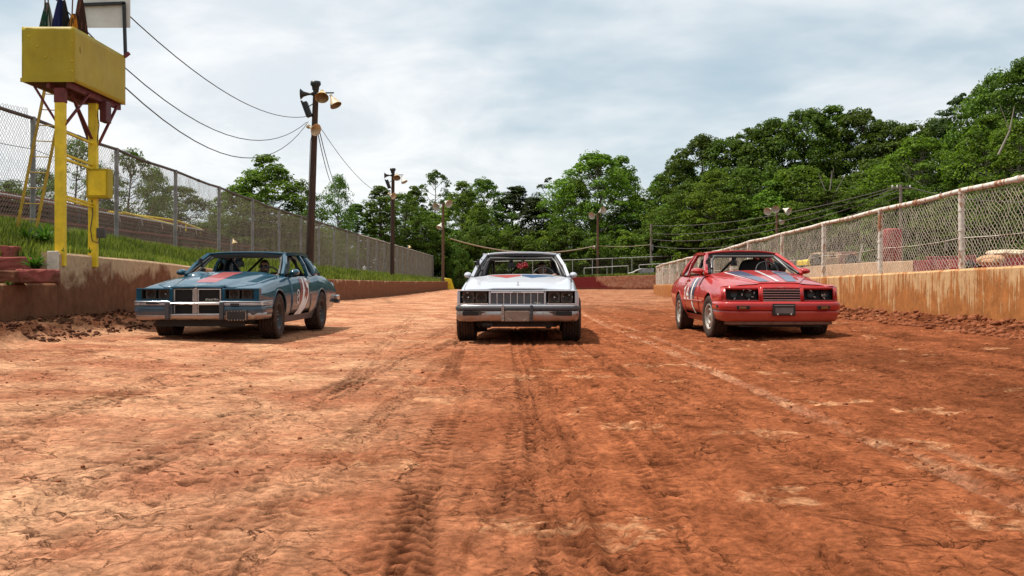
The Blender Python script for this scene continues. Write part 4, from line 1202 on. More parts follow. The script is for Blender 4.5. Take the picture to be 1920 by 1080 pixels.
wire('slack tan cable hung between the two lamp poles of the far bend', (at(843, 447, 106), at(1116, 461, 118.4), 1.15), .07, 'cable_tan')
wire('tan cable running right from the far lamp pole to the grey pole', (at(1124, 461, 118.4), at(1219, 459, 118.1), .15), .04, 'cable_tan')
for k, (ya, yb) in enumerate(((423, 350), (438, 352), (449, 356), (461, 366))):
    wire(['topmost', 'second', 'third', 'lowest'][k] + ' of the four power lines between the grey poles before the wood', (at(1222, ya, 118.1), at(1680 + 4 * k, yb, 74), .9 + .25 * k), .03, 'galv_dark', 'power line')
wire('power line leaving the cross arm pole to the right', (at(1698, 349, 74), at(2000, 372, 66), .6), .03, 'galv_dark', 'power line')

# ------------------------------------------------------------------ bleachers behind the left fence
bl = thing('bleachers', 'long rows of faded red and brown bench planks behind the left fence', 'bleachers', (-12, 40, 1.4))
OB = Vector((-12, 40, 1.4))
rows = 9
pm = {}
for r_ in range(rows):
    x = -12.2 - 1.0 * r_; z = 1.95 + 0.31 * r_
    yb = 60.0 + 0.4 * r_
    red = r_ >= 7 or r_ == 3
    for kind in ('seat', 'foot'):
        n = 9
        y0, y1 = 19.0 + r_ * 1.5, yb
        L = (y1 - y0) / n
        for k in range(n):
            key = (kind, red, round(L, 2))
            yy = y0 + k * L
            if key not in pm:
                mb = MB()
                if kind == 'seat': mb.bb(-.15, .15, 0.02, L - .02, -.035, .035)
                else: mb.bb(-.30, .28, 0.02, L - .02, -.03, .03); mb.bb(.26, .29, .02, L - .02, -.34, -.035)
                ob = mb.build('bench_plank' if kind == 'seat' else 'foot_board', MT['bench_red' if red else 'bench_brown'], bl)
                pm[key] = ob.data
            else:
                ob = link('bench_plank' if kind == 'seat' else 'foot_board', pm[key], bl)
            ob.location = Vector((x if kind == 'seat' else x + .42, yy, z + random.uniform(-.02, .02) + (0 if kind == 'seat' else -.36))) - OB
            ob.rotation_euler = (0, 0, random.uniform(-.003, .003))
for k in range(15):
    y = 19.5 + k * 2.9
    mb = MB(); mb.bar((-11.8 - OB.x, y - OB.y, 1.1 - OB.z), (-20.3 - OB.x, y - OB.y, 3.9 - OB.z), .09, .16); 
    for r_ in range(rows): mb.bb(-12.25 - r_ - OB.x, -12.15 - r_ - OB.x, y - .05 - OB.y, y + .05 - OB.y, 1.3 + .3 * r_ - OB.z, 1.9 + .31 * r_ - OB.z)
    mb.build('stringer', MT['bench_brown'], bl)
# pale rail along the walkway
hr = thing('handrail', 'long pale pipe rail with short drop brackets along the bleachers', 'railing', (-15.5, 30, 3.3))
mb = MB(); P = [Vector((-15.6, 21.5 + 3.2 * k, 3.62 - .014 * k + .02 * math.sin(k * 2.1))) - Vector((-15.5, 30, 3.3)) for k in range(10)]
mb.tube(P, .035, 6); mb.build('rail', MT['galv_light'], hr)
for k in range(12):
    p = P[0].lerp(P[-1], (k + .5) / 12)
    mb = MB(); mb.tube([p, p + Vector((.02, .12, -.28))], .022, 5); mb.build('bracket', MT['galv_light'], hr)
for k in range(5):
    p = P[0].lerp(P[-1], (k + .5) / 5)
    mb = MB(); mb.tube([p, p + Vector((0, 0, -1.3))], .03, 5); mb.build('upright', MT['galv_dark'], hr)
yr = thing('handrail', 'yellow pipe handrail at the far end of the bleachers', 'railing', (-18, 52, 3.3))
def ytube(pts, nm='rail'):
    mb = MB(); mb.tube([Vector(p) - Vector((-18, 52, 3.3)) for p in pts], .05, 6); mb.build(nm, MT['yellow2'], yr)
a1, a2 = at(330, 413, 52), at(377, 430, 58); b1, b2 = at(330, 440, 52), at(375, 451, 58)
ytube([a1, a2]); ytube([b1, b2]); ytube([a1 - Vector((1.5, 5, -.1)), a1])
for t in (0.02, .38, .98): ytube([a1.lerp(a2, t), b1.lerp(b2, t)], 'upright')
ytube([at(230, 398, 46), at(330, 422, 52)])

# ------------------------------------------------------------------ infield beyond the right fence
M_ib = mat_wall('infield_barrier', (0.55, 0.36, 0.22), (0.42, 0.18, 0.09), 0.4, 1.3, 0.5)
ib = thing('infield_barrier', 'orange and dark red infield barrier seen through the right fence', 'barrier', (0, 0, 0))
def ibpart(nm, pts, m, th=0.4):
    G = []
    for (px, py, Y) in pts:
        p = at(px, py, Y); G.append([(p.x, p.y, -.3), (p.x, p.y, p.z - .02), (p.x + .02, p.y + .02, p.z), (p.x + th * .5, p.y + th, p.z), (p.x + th * .5, p.y + th, -.3)])
    mb = MB(); mb.grid(G, smooth=False); mb.add(G[0], [(0, 1, 2, 3, 4)]); mb.add(G[-1], [(4, 3, 2, 1, 0)]); mb.build(nm, m, ib)
ibpart('clay_section', [(1440, 506, 60), (1490, 502, 50), (1560, 496, 42), (1640, 491.5, 37), (1712, 488.5, 34)], M_ib)
M_rw = simple('dark_red_barrier_paint', (0.20, 0.016, 0.022), 0.75, var=0.35, scale=2.0)
ibpart('red_section', [(1713, 488.5, 33.9), (1760, 487, 32.5), (1812, 486, 31)], M_rw)
ibpart('red_section', [(1735, 481, 36), (1800, 480, 35.5), (1830, 478, 35)], M_rw)
ibpart('red_section', [(1840, 483, 31), (1925, 478, 29.5), (2010, 474, 28)], M_rw)
# red tank
c = at(1672, 490, 52)
tk = thing('storage_tank', 'tall red upright storage tank in the infield by the utility pole', 'tank', (c.x, 52, 1.6))
mb = MB(); rT = 17.5 / F * 52; hT = 60 / F * 52 + .35
mb.lathe([(0, -.1), (rT, -.1), (rT, hT - .03), (rT * .985, hT), (rT * .5, hT + .05), (0, hT + .06)], (0, 0, 0), (0, 0, 1), 28)
mb.build('shell', simple('red_tank_paint', (0.33, 0.030, 0.036), 0.6, var=0.3, scale=1.5), tk)
for z in (.3, .75, 1.2, 1.62):
    mb = MB(); mb.lathe([(rT + .012, z - .02), (rT + .02, z), (rT + .012, z + .02)], (0, 0, 0), (0, 0, 1), 28); mb.build('hoop', bpy.data.materials['red_tank_paint'], tk)
# pale boulders / sheet
def boulder(x0, x1, y0, y1, Y, dep, mat, label, seed):
    a, b = at(x0, y1, Y), at(x1, y0, Y)
    me = bpy.data.meshes.new('boulder'); bm = bmesh.new(); bmesh.ops.create_icosphere(bm, subdivisions=3, radius=1)
    for v in bm.verts:
        n_ = float(fbm(np.array([v.co.x * 1.6 + seed]), np.array([v.co.y * 1.6 + v.co.z * 1.3]), seed, 4)[0]) - .5
        v.co *= 1 + .5 * n_
        v.co.x = max(-.92, min(.92, v.co.x)); v.co.z = max(-.8, min(.85, v.co.z))
        v.co = Vector((v.co.x * (b.x - a.x) / 2, v.co.y * dep, v.co.z * (b.z - a.z) / 2))
    bm.to_mesh(me); bm.free(); me.materials.append(mat)
    ob = link('boulder', me); ob.location = ((a.x + b.x) / 2, Y, (a.z + b.z) / 2)
    return tag(ob, label, 'boulder')
M_bo = simple('pale_stone', (0.60, 0.46, 0.31), 0.9, var=.3, scale=3, bump=.5)
boulder(1832, 1880, 477, 500, 27, .45, simple('orange_stone', (0.52, 0.28, 0.14), .9, var=.35, scale=3, bump=.5), 'orange boulder on the infield side of the right fence', 3)
boulder(1850, 1924, 467, 484, 29, .6, M_bo, 'flat pale slab lying over the boulder beyond the right fence', 6)
mb = MB(); p = at(1822, 497, 17.9); mb.lathe([(0, 0), (.10, 0), (.11, .1), (.09, .13), (.03, .15), (0, .15)], (p.x, p.y + .12, wall_r_top(17.9) + .01), (0, 0, 1), 12)
mb.lathe([(.02, .14), (.018, .2)], (p.x, p.y + .12, wall_r_top(17.9)), (0, 0, 1), 8)
tag(mb.build('black_cap', MT['blackmetal']), 'small black cap on the right wall beside a fence post', 'cap')
mb = MB(); mb.bar(at(1611, 492, 40), at(1617, 458, 40.3), .07, .07); mb.bar(at(1774, 470, 45), at(1776, 452, 45), .08, .12)
tag(mb.build('stake', MT['pole_grey']), 'thin leaning wooden stake left of the red tank', 'stake')
# old pickup parked in the infield
pk = thing('pickup_truck', 'old tan pickup with a yellow nose parked in the infield behind the right fence', 'truck', (at(1502, 500, 48).x, 48.0, 1.72))
kx = 48 / F
def pw(px): return (px - 1502) * kx
def pz(py): return CAM_H + (YH - py) * kx - 1.72
M_tan = simple('tan_truck_paint', (0.42, 0.27, 0.16), .6, var=.25, scale=2)
M_rb = simple('dull_red_truck_bed', (0.33, 0.14, 0.11), .7, var=.3, scale=2)
def extr(prof, y0, y1, nm, m, par, bev=.03):
    mb = MB(); n = len(prof)
    mb.add([(x, y0, z) for x, z in prof] + [(x, y1, z) for x, z in prof], [tuple(range(n)), tuple(range(2 * n - 1, n - 1, -1))] + [(i, i + n, (i + 1) % n + n, (i + 1) % n) for i in range(n)])
    return mb.build(nm, m, par, bevel=bev)
extr([(pw(1513), pz(498)), (pw(1513), pz(489)), (pw(1522), pz(486.5)), (pw(1545), pz(484)), (pw(1545), pz(498))], -.85, .85, 'hood', M_tan, pk)
extr([(pw(1503), pz(498)), (pw(1503), pz(490)), (pw(1507), pz(487)), (pw(1513), pz(487)), (pw(1513), pz(498))], -.87, .87, 'nose', MT['yellow2'], pk)
extr([(pw(1545), pz(498)), (pw(1545), pz(483.8)), (pw(1562), pz(483)), (pw(1562), pz(498))], -.87, .87, 'cab', M_tan, pk)
extr([(pw(1563), pz(498)), (pw(1563), pz(473.5)), (pw(1594), pz(472.5)), (pw(1596), pz(477)), (pw(1596), pz(481)), (pw(1590), pz(498))], -.88, .88, 'bed', M_rb, pk)
mb = MB()
for yy in (-.72, .72):
    mb.bar((pw(1524), yy, pz(484)), (pw(1531), yy * .85, pz(475)), .06, .06); mb.bar((pw(1544), yy, pz(484)), (pw(1545), yy * .85, pz(474)), .07, .06); mb.bar((pw(1561), yy, pz(484)), (pw(1561), yy * .85, pz(473.6)), .09, .06)
mb.build('pillar', M_tan, pk)
extr([(pw(1530), pz(476)), (pw(1532), pz(473.6)), (pw(1562), pz(472.8)), (pw(1562), pz(474.8))], -.64, .64, 'roof', M_tan, pk)
for px_ in (1521, 1585):
    for yy in (-.8, .8):
        mb = MB(); mb.lathe([(.14, -.1), (.30, -.1), (.34, -.05), (.34, .05), (.30, .1), (.14, .1)], (pw(px_), yy, pz(500) + .25), (0, 1, 0), 18); w_ = mb.build('wheel', MT['rubber'], pk)
        mb = MB(); mb.lathe([(0, -.11), (.13, -.11), (.18, -.08)], (pw(px_), yy, pz(500) + .25), (0, 1, 0), 14); mb.build('rim', MT['galv'], w_)

# ------------------------------------------------------------------ trees
def leaf_quads(C, Nn, size, g):
    """bent leaf clumps: centre, normal, size"""
    n = len(C)
    r = g.normal(size=(n, 3)); t = np.cross(Nn, r); t /= np.linalg.norm(t, axis=1)[:, None] + 1e-9
    b = np.cross(Nn, t)
    s = size * g.uniform(.45, 1.2, n); w = s * g.uniform(.42, .72, n)
    V = np.zeros((n, 4, 3))
    V[:, 0] = C - t * s[:, None] * .55
    V[:, 1] = C + b * w[:, None] * .5 + Nn * (s * .12)[:, None]
    V[:, 2] = C + t * s[:, None] * .55 - Nn * (s * .18)[:, None]
    V[:, 3] = C - b * w[:, None] * .5 + Nn * (s * .10)[:, None]
    Q = np.arange(n * 4).reshape(-1, 4)
    return V.reshape(-1, 3), Q

def make_tree(kind, H, Rc, z_lo, nclump, per, leaf, seed, mat, bark, shape='round', gap=0.0):
    g = np.random.default_rng(seed)
    # clump centres over an irregular crown
    cs = []; tries = 0
    lob = [(g.uniform(0, 2 * np.pi), g.uniform(.15, .95), g.uniform(.15, .35)) for _ in range(7)]
    while len(cs) < nclump and tries < nclump * 60:
        tries += 1
        v = g.uniform(0, 1)
        a = g.uniform(0, 2 * np.pi)
        if shape == 'round': rad = math.sin(math.pi * (0.12 + 0.86 * v) ** 0.85) ** 0.62
        elif shape == 'tall': rad = 0.75 * math.sin(math.pi * (0.10 + 0.88 * v) ** 0.8) ** 0.7
        elif shape == 'cone': rad = (1 - v) ** 0.75 + .06
        else: rad = math.sin(math.pi * (0.03 + 0.95 * v) ** 1.5) ** 0.8           # 'vase', pine head
        m = 1.0
        for (la, lv, lr) in lob:
            da = abs((a - la + np.pi) % (2 * np.pi) - np.pi)
            m += lr * math.exp(-(da / .7) ** 2 - ((v - lv) / .22) ** 2)
        rr = rad * m * 0.86 * (g.uniform(0.35, 1.0) ** 0.45)
        z = z_lo + (H - z_lo) * v
        p = np.array([rr * Rc * math.cos(a), rr * Rc * math.sin(a), z])
        if gap and float(fbm(np.array([a * 1.4 + seed]), np.array([v * 4.0]), seed, 2)[0]) < gap: continue
        cs.append((p, a, v))
    C = []; Nn = []
    for (p, a, v) in cs:
        n = int(per * g.uniform(.8, 1.8))
        R0 = Rc * g.uniform(.09, .27) * (0.8 if v > .85 else 1.0)
        d = g.normal(size=(n, 3)); d[:, 2] = np.abs(d[:, 2]) * .9 - .25; d /= np.linalg.norm(d, axis=1)[:, None]
        q = p + d * (R0 * g.uniform(.55, 1.05, n) ** .6)[:, None] * np.array([1.05, 1.05, .86])
        nn = d + g.normal(0, .55, (n, 3)) + np.array([0, 0, .35]); nn /= np.linalg.norm(nn, axis=1)[:, None]
        C.append(q); Nn.append(nn)
    C = np.concatenate(C); Nn = np.concatenate(Nn)
    V, Q = leaf_quads(C, Nn, leaf, g)
    crown = np_mesh('crown', V, Q, mat, smooth=False)
    mb = MB()
    wob = [Vector((g.normal(0, .03 * Rc), g.normal(0, .03 * Rc), 0)) for _ in range(7)]
    tp = [Vector((0, 0, -.6))] + [wob[i] * (i / 3) + Vector((0, 0, H * .92 * (i + 1) / 7)) for i in range(7)]
    r0 = 0.018 * H
    mb.tube(tp, [r0 * 1.25] + [r0 * (1 - .93 * (i + 1) / 7) + .012 for i in range(7)], 8)
    pick = g.permutation(len(cs))[:int(len(cs) * .5)]
    for k in pick:
        p = cs[k][0]; zb = max(H * .12, p[2] - g.uniform(.5, 1.1) * np.hypot(p[0], p[1]))
        i = min(6, int(zb / (H * .92) * 7)); b0 = Vector((wob[i].x * i / 3, wob[i].y * i / 3, zb))
        pm_ = b0.lerp(Vector(p), .5) + Vector((0, 0, -.05 * H * g.uniform(0, 1)))
        rb_ = r0 * .34 * (1 - .6 * zb / H)
        mb.tube([b0, pm_, Vector(p)], [rb_, rb_ * .6, rb_ * .2], 5, cap=False)
    return dict(kind=kind, crown=crown, trunk=mb, bark=bark, H=H, R=Rc)
_trunk_cache = {}
def place_tree(proto, x, y, z, H, wid, label, group=None, rz=None):
    """H: height in metres, wid: crown radius"""
    t = thing(proto['kind'], label, 'tree', (x, y, z), rz if rz is not None else random.uniform(0, 6.28), group)
    if id(proto) not in _trunk_cache:
        ob = proto['trunk'].build('trunk', proto['bark'], t); _trunk_cache[id(proto)] = ob.data
    else: link('trunk', _trunk_cache[id(proto)], t)
    link('crown', proto['crown'], t)
    t.scale = (wid / proto['R'], wid / proto['R'], H / proto['H'])
    return t
P_round = [make_tree('broadleaf_tree', 18, 5.5, 1.2, 218, 77, 0.35, 101, MT['leaf_mid'], MT['barkdark']),
           make_tree('broadleaf_tree', 18, 5.5, 0.8, 241, 71, 0.33, 102, MT['leaf_mid'], MT['barkdark']),
           make_tree('broadleaf_tree', 18, 5.2, 1.0, 229, 74, 0.35, 103, MT['leaf_dark'], MT['barkdark'])]
P_light = [make_tree('broadleaf_tree', 18, 5.4, 0.8, 241, 74, 0.35, 104, MT['leaf_light'], MT['barkpale']),
           make_tree('broadleaf_tree', 18, 5.0, 0.6, 206, 74, 0.37, 105, MT['leaf_light'], MT['barkpale'], 'tall')]
P_tall = [make_tree('slender_tree', 18, 3.6, 4.0, 126, 65, 0.33, 106, MT['leaf_mid'], MT['barkdark'], 'tall', .36),
          make_tree('slender_tree', 18, 3.6, 6.0, 96, 65, 0.32, 107, MT['leaf_dark'], MT['barkpale'], 'vase', .36)]
P_open = [make_tree('open_tree', 11, 4.0, 1.4, 161, 46, 0.23, 108, MT['leaf_mid'], MT['barkdark'], 'round', .40),
          make_tree('open_tree', 11, 4.0, 1.2, 184, 46, 0.23, 109, MT['leaf_mid'], MT['barkdark'], 'tall', .38)]
P_pine = [make_tree('pine_tree', 18, 4.0, 1.0, 229, 80, 0.30, 110, MT['leaf_pine'], MT['barkdark'], 'cone'),
          make_tree('pine_tree', 20, 3.6, 9.0, 87, 68, 0.32, 111, MT['leaf_pine'], MT['barkdark'], 'vase', .40)]
P_bush = [make_tree('bush', 5, 3.2, 0.0, 105, 74, 0.26, 112, MT['leaf_mid'], MT['barkdark']),
          make_tree('bush', 5, 3.2, 0.0, 105, 74, 0.26, 113, MT['leaf_light'], MT['barkdark']),
          make_tree('bush', 5, 3.2, 0.0, 105, 74, 0.26, 114, MT['leaf_dark'], MT['barkdark'])]
def tree_px(proto, px, ptop, Y, wpx, label, group=None, zb=None, rz=None):
    p = at(px, ptop, Y)
    if zb is None: zb = 1.3 if p.x < 10 else min(3.2, 1.3 + .05 * (p.x - 10))
    return place_tree(proto, p.x, Y, zb, p.z - zb, wpx * 1.12 / 2 / F * Y, label, group, rz)

# left, behind the bleachers
tree_px(P_open[0], 140, 268, 62, 120, 'airy broadleaf tree behind the bleachers, seen between the yellow posts')
tree_px(P_open[1], 80, 325, 70, 110, 'low open tree behind the bleachers left of the yellow posts')
tree_px(P_open[1], 20, 345, 76, 130, 'low open tree behind the bleachers at the left edge')
tree_px(P_open[0], 240, 288, 64, 130, 'sparse leafy tree rising over the fence just right of the yellow box')
tree_px(P_open[1], 205, 330, 72, 110, 'small open tree behind the yellow electric box')
tree_px(P_round[1], 335, 352, 74, 130, 'dense rounded low tree ending above the yellow handrail')
tree_px(P_open[1], 290, 322, 68, 90, 'thin crowned tree with bare branches behind the bleachers')
tree_px(P_light[1], 500, 298, 84, 175, 'tall bright tree rising above the fence left of the tall lamp pole')
tree_px(P_light[0], 445, 352, 84, 130, 'lower bright tree behind the fence above the blue car')
tree_px(P_open[0], 560, 345, 86, 110, 'leafy tree directly behind the tall dark lamp pole')
tree_px(P_open[1], 480, 385, 80, 190, 'spreading low tree seen through the fence above the blue car')
tree_px(P_open[0], 400, 420, 84, 110, 'small thin tree behind the fence, right of the yellow handrail')
tree_px(P_open[0], 585, 395, 92, 150, 'spreading leafy tree seen through the fence right of the lamp pole')
# centre left
tree_px(P_open[1], 634, 336, 106, 85, 'upright open tree just right of the tall lamp pole')
tree_px(P_tall[0], 712, 352, 112, 95, 'leafy tree whose top is just left of the second lamp pole')
tree_px(P_tall[0], 668, 385, 112, 90, 'low leafy tree between the first and second lamp poles')
tree_px(P_round[1], 760, 365, 118, 110, 'broad mid green tree behind the second lamp pole')
tree_px(P_tall[1], 816, 322, 150, 62, 'tall thin tree with a tufted head above the slim lamp pole')
tree_px(P_tall[0], 778, 352, 140, 70, 'thin dark topped tree between the second and third lamp poles')
tree_px(P_light[0], 800, 400, 122, 120, 'pale green full tree left of the slim far lamp pole')
tree_px(P_light[1], 868, 346, 132, 110, 'pale green tall tree just right of the slim far lamp pole')
tree_px(P_round[0], 905, 338, 138, 110, 'mid green domed tree above the left roof edge of the white car')
tree_px(P_light[1], 900, 385, 128, 90, 'bright leafy tree low in front of the domed tree')
tree_px(P_pine[0], 965, 352, 140, 130, 'dark broad pine standing above the white car roof')
tree_px(P_pine[0], 1002, 372, 136, 110, 'dark pine next to the broad pine, right above the white car roof')
tree_px(P_pine[1], 1036, 334, 142, 66, 'tall pine with a bare trunk and tufted top left of the great bright tree')
tree_px(P_light[0], 1120, 292, 136, 165, 'great bright green tree towering behind the far lamp pole')
tree_px(P_light[1], 1165, 300, 142, 120, 'right hand shoulder tree of the great bright tree')
tree_px(P_light[0], 1078, 340, 134, 100, 'bright tree at the left foot of the great bright tree')
tree_px(P_round[1], 1195, 375, 138, 110, 'mid green tree right of the great bright tree behind the grey pole')
tree_px(P_tall[0], 1240, 330, 140, 90, 'narrow dark tree in the dip of the skyline above the grey pole')
# right wood
W_G = 'trees of the tall wood on the right'
right = [(1275, 302, 136, 110, 'round', 0), (1315, 262, 132, 130, 'round', 2), (1360, 262, 130, 120, 'round', 0), (1405, 246, 128, 130, 'round', 1), (1452, 232, 126, 140, 'round', 2),
         (1510, 214, 124, 140, 'round', 2), (1563, 204, 124, 120, 'tall', 0), (1612, 208, 122, 130, 'round', 0), (1660, 236, 120, 130, 'round', 2), (1710, 236, 118, 130, 'round', 1), (1760, 230, 116, 110, 'round', 2),
         (1805, 176, 116, 110, 'pine', 1), (1845, 172, 112, 120, 'round', 2), (1885, 138, 108, 150, 'round', 1), (1935, 118, 104, 160, 'round', 2)]
desc = ['dark domed tree beside the dip in the skyline right of the grey pole', 'dark round tree, second in the rising edge of the wood', 'mid green tree on the rising edge of the wood above the red car roof', 'leafy round tree right above the red car in the wood skyline',
        'dark full crown before the highest part of the wood', 'dark tall crown left of the tufted top of the wood', 'slender tree forming the tufted highest top in the middle of the wood', 'full tree just right of the tufted top of the wood',
        'dark tree over the utility pole side of the wood skyline', 'mid green crown above the utility pole', 'dark crown left of the flat topped pine', 'flat topped pine standing clear in the skyline at the right', 'dark crown between the flat topped pine and the picture edge',
        'tall leafy tree rising to the upper right corner', 'highest dark tree cut by the right picture edge']
for k, (px, pt, Y, w, kd, i) in enumerate(right):
    pr = {'round': P_round, 'tall': P_tall, 'pine': P_pine}[kd][i]
    tree_px(pr, px, pt, Y, w * (1.15 if kd != 'pine' else 1.0), desc[k], W_G)
front = [(1262, 372, 128, 110, 'light', 1), (1300, 345, 122, 120, 'round', 1), (1345, 325, 118, 120, 'light', 0), (1400, 318, 116, 130, 'round', 0), (1450, 345, 112, 120, 'light', 1), (1500, 318, 112, 150, 'light', 0), (1545, 360, 108, 130, 'round', 1),
         (1610, 330, 112, 120, 'round', 2), (1650, 300, 108, 120, 'round', 0), (1730, 262, 104, 150, 'light', 0), (1790, 300, 100, 130, 'round', 0), (1850, 225, 96, 150, 'light', 1), (1910, 235, 92, 150, 'light', 0), (1700, 345, 98, 120, 'round', 1), (1800, 370, 92, 130, 'round', 1), (1875, 345, 88, 130, 'round', 0), (1935, 330, 86, 130, 'light', 1)]
fdesc = ['bright lower tree at the left foot of the right wood', 'mid green lower tree in front of the dark domed trees', 'bright rounded lower tree above the left end of the red car roof', 'broad mid green lower tree behind the row of white lamp shades', 'bright lower tree right behind the lamp pole with many shades',
         'large bright spreading tree in the front of the wood right of the shades', 'low mid green tree before the dark hollow of the wood', 'dark tree over the pale trunks in the hollow', 'mid green tree between the hollow and the utility pole', 'bright broad tree standing above the cross arm of the utility pole',
         'mid green tree right of the utility pole', 'bright tree with a bare forked branch below the flat topped pine', 'bright leafy tree above the right fence at the picture edge', 'low green tree behind the utility pole shaft', 'low green tree behind the middle of the near fence panels', 'low mid green tree over the pale slab', 'bright low tree at the right picture edge behind the fence']
for k, (px, pt, Y, w, kd, i) in enumerate(front):
    pr = {'round': P_round, 'light': P_light}[kd][i]
    tree_px(pr, px, pt, Y, w * 1.15, fdesc[k], 'lower trees along the front of the wood')
# bare pale trunks in the hollow
def bare(px0, px1, py0, py1, Y, label):
    a, b = at(px0, py1, Y), at(px1, py0, Y)
    mb = MB(); m = a.lerp(b, .5) + Vector((random.uniform(-.4, .4), 0, 0)); mb.tube([a, m, b], [.10, .075, .03], 7)
    mb.tube([m, m + Vector((random.uniform(-1.2, 1.2), 0, 2.4))], [.05, .015], 5)
    tag(mb.build('bare_trunk', MT['barkpale']), label, 'tree trunk')
bare(1552, 1536, 330, 395, 108, 'pale leaning trunk at the left of the dark hollow in the wood')
bare(1556, 1560, 320, 390, 108.5, 'upright pale trunk in the dark hollow of the wood')
bare(1562, 1572, 350, 392, 107, 'short pale trunk at the right of the dark hollow in the wood')
bare(1872, 1902, 200, 290, 88, 'bare pale forked limb standing out before the bright tree at the right')
# bushes that close the foot of the wood
k = 0
for px, pt, Y, w, lab in [
    (600, 440, 116, 130, 'wide bush behind the left fence, first right of the tall dark pole'), (665, 446, 117, 120, 'wide bush behind the left fence midway between the two dark poles'),
    (725, 440, 118, 120, 'wide bush behind the foot of the second dark lamp pole'), (790, 436, 119, 120, 'wide bush behind the left fence before the slim far pole'), (845, 430, 123, 110, 'wide bush behind the slim far lamp pole foot'),
    (905, 432, 124, 110, 'bush behind the left half of the white car roof'), (960, 440, 122, 110, 'bush behind the middle of the white car roof'), (1012, 432, 124, 110, 'bush behind the right end of the white car roof'),
    (1062, 428, 123, 110, 'bush behind the far fence left of the far lamp pole'), (1112, 436, 122, 100, 'bush directly behind the far lamp pole foot'), (1160, 428, 124, 110, 'bush behind the far fence between lamp pole and grey pole'),
    (1208, 432, 125, 100, 'bush behind the foot of the bare grey utility pole'), (1255, 420, 121, 120, 'bush behind the far end of the right fence'), (1310, 415, 118, 130, 'bush over the rear of the red car roof'),
    (1365, 420, 115, 130, 'bush over the middle of the red car roof'), (1425, 415, 112, 130, 'bush left of the lamp pole with the row of shades'), (1485, 410, 109, 130, 'bush right of the lamp pole with the row of shades'),
    (1545, 405, 106, 130, 'bush below the dark hollow with the pale trunks'), (1605, 400, 103, 130, 'bush left of the red tank in the wood edge'), (1665, 396, 100, 130, 'bush behind the red tank at the wood edge'),
    (1725, 392, 97, 130, 'bush right of the utility pole at the wood edge'), (1785, 388, 93, 130, 'bush behind the fence post left of the pale slab'), (1845, 386, 89, 130, 'bush above the boulder and pale slab'), (1910, 380, 86, 140, 'bush at the right picture edge behind the fence')]:
    o = tree_px(P_bush[k % 3], px, pt + random.uniform(-8, 8), Y, w, lab, None, zb=1.2 if px < 1240 else 1.6); o['category'] = 'bush'; o.name = 'bush'; k += 1
for px, lab in [(20, 'bush behind the bleachers at the left picture edge'), (90, 'bush behind the bleachers between ladder and front yellow post'), (155, 'bush behind the bleachers between the two yellow posts'), (225, 'bush behind the bleachers right of the yellow electric box'),
                (300, 'bush behind the bleachers left of the yellow handrail'), (370, 'bush behind the yellow handrail'), (440, 'bush behind the left fence above the blue car windscreen'), (510, 'bush behind the left fence above the blue car roof'), (565, 'bush behind the left fence left of the tall dark pole')]:
    o = tree_px(P_bush[k % 3], px, np.interp(px, [0, 600], [395, 440]) + random.uniform(-10, 10), np.interp(px, [0, 600], [72, 100]), 105, lab, None, zb=1.2); o['category'] = 'bush'; o.name = 'bush'; k += 1
o = tree_px(P_bush[2], 862, 470, 117, 48, 'dark bush between the yellow end block and the white car', None, zb=0.2); o['category'] = 'bush'
o = tree_px(P_bush[0], 880, 430, 121, 80, 'tall leafy bush behind the gap right of the yellow end block', None, zb=0.2); o['category'] = 'bush'
# ------------------------------------------------------------------ the cars
MT['bucket'] = simple('grey_brown_bucket', (0.085, 0.062, 0.048), 0.8, var=0.4, scale=14)
MT['slot'] = simple('dark_recess', (0.012, 0.011, 0.010), 0.8)
MT['chrome_dull'] = mat_chrome('dusty_chrome_bumper', (0.36, 0.335, 0.32), 0.26, 0.8)
MT['strip'] = simple('bumper_rubber', (0.045, 0.047, 0.052), 0.55, var=0.25, scale=6)
MT['plate'] = simple('dirty_plate', (0.23, 0.165, 0.125), 0.6, 0.2, var=0.25, scale=9)
MT['amber'] = simple('dull_amber_lens', (0.22, 0.075, 0.012), 0.3)
MT['white_paint'] = simple('white_number_paint', (0.72, 0.68, 0.64), 0.6, var=0.12, scale=9)
MT['rim_dark'] = simple('black_steel_rim', (0.030, 0.028, 0.027), 0.5, 0.4, var=0.4, scale=12)
MT['rim_silver'] = simple('dusty_silver_rim', (0.42, 0.38, 0.33), 0.45, 0.6, var=0.3, scale=9)

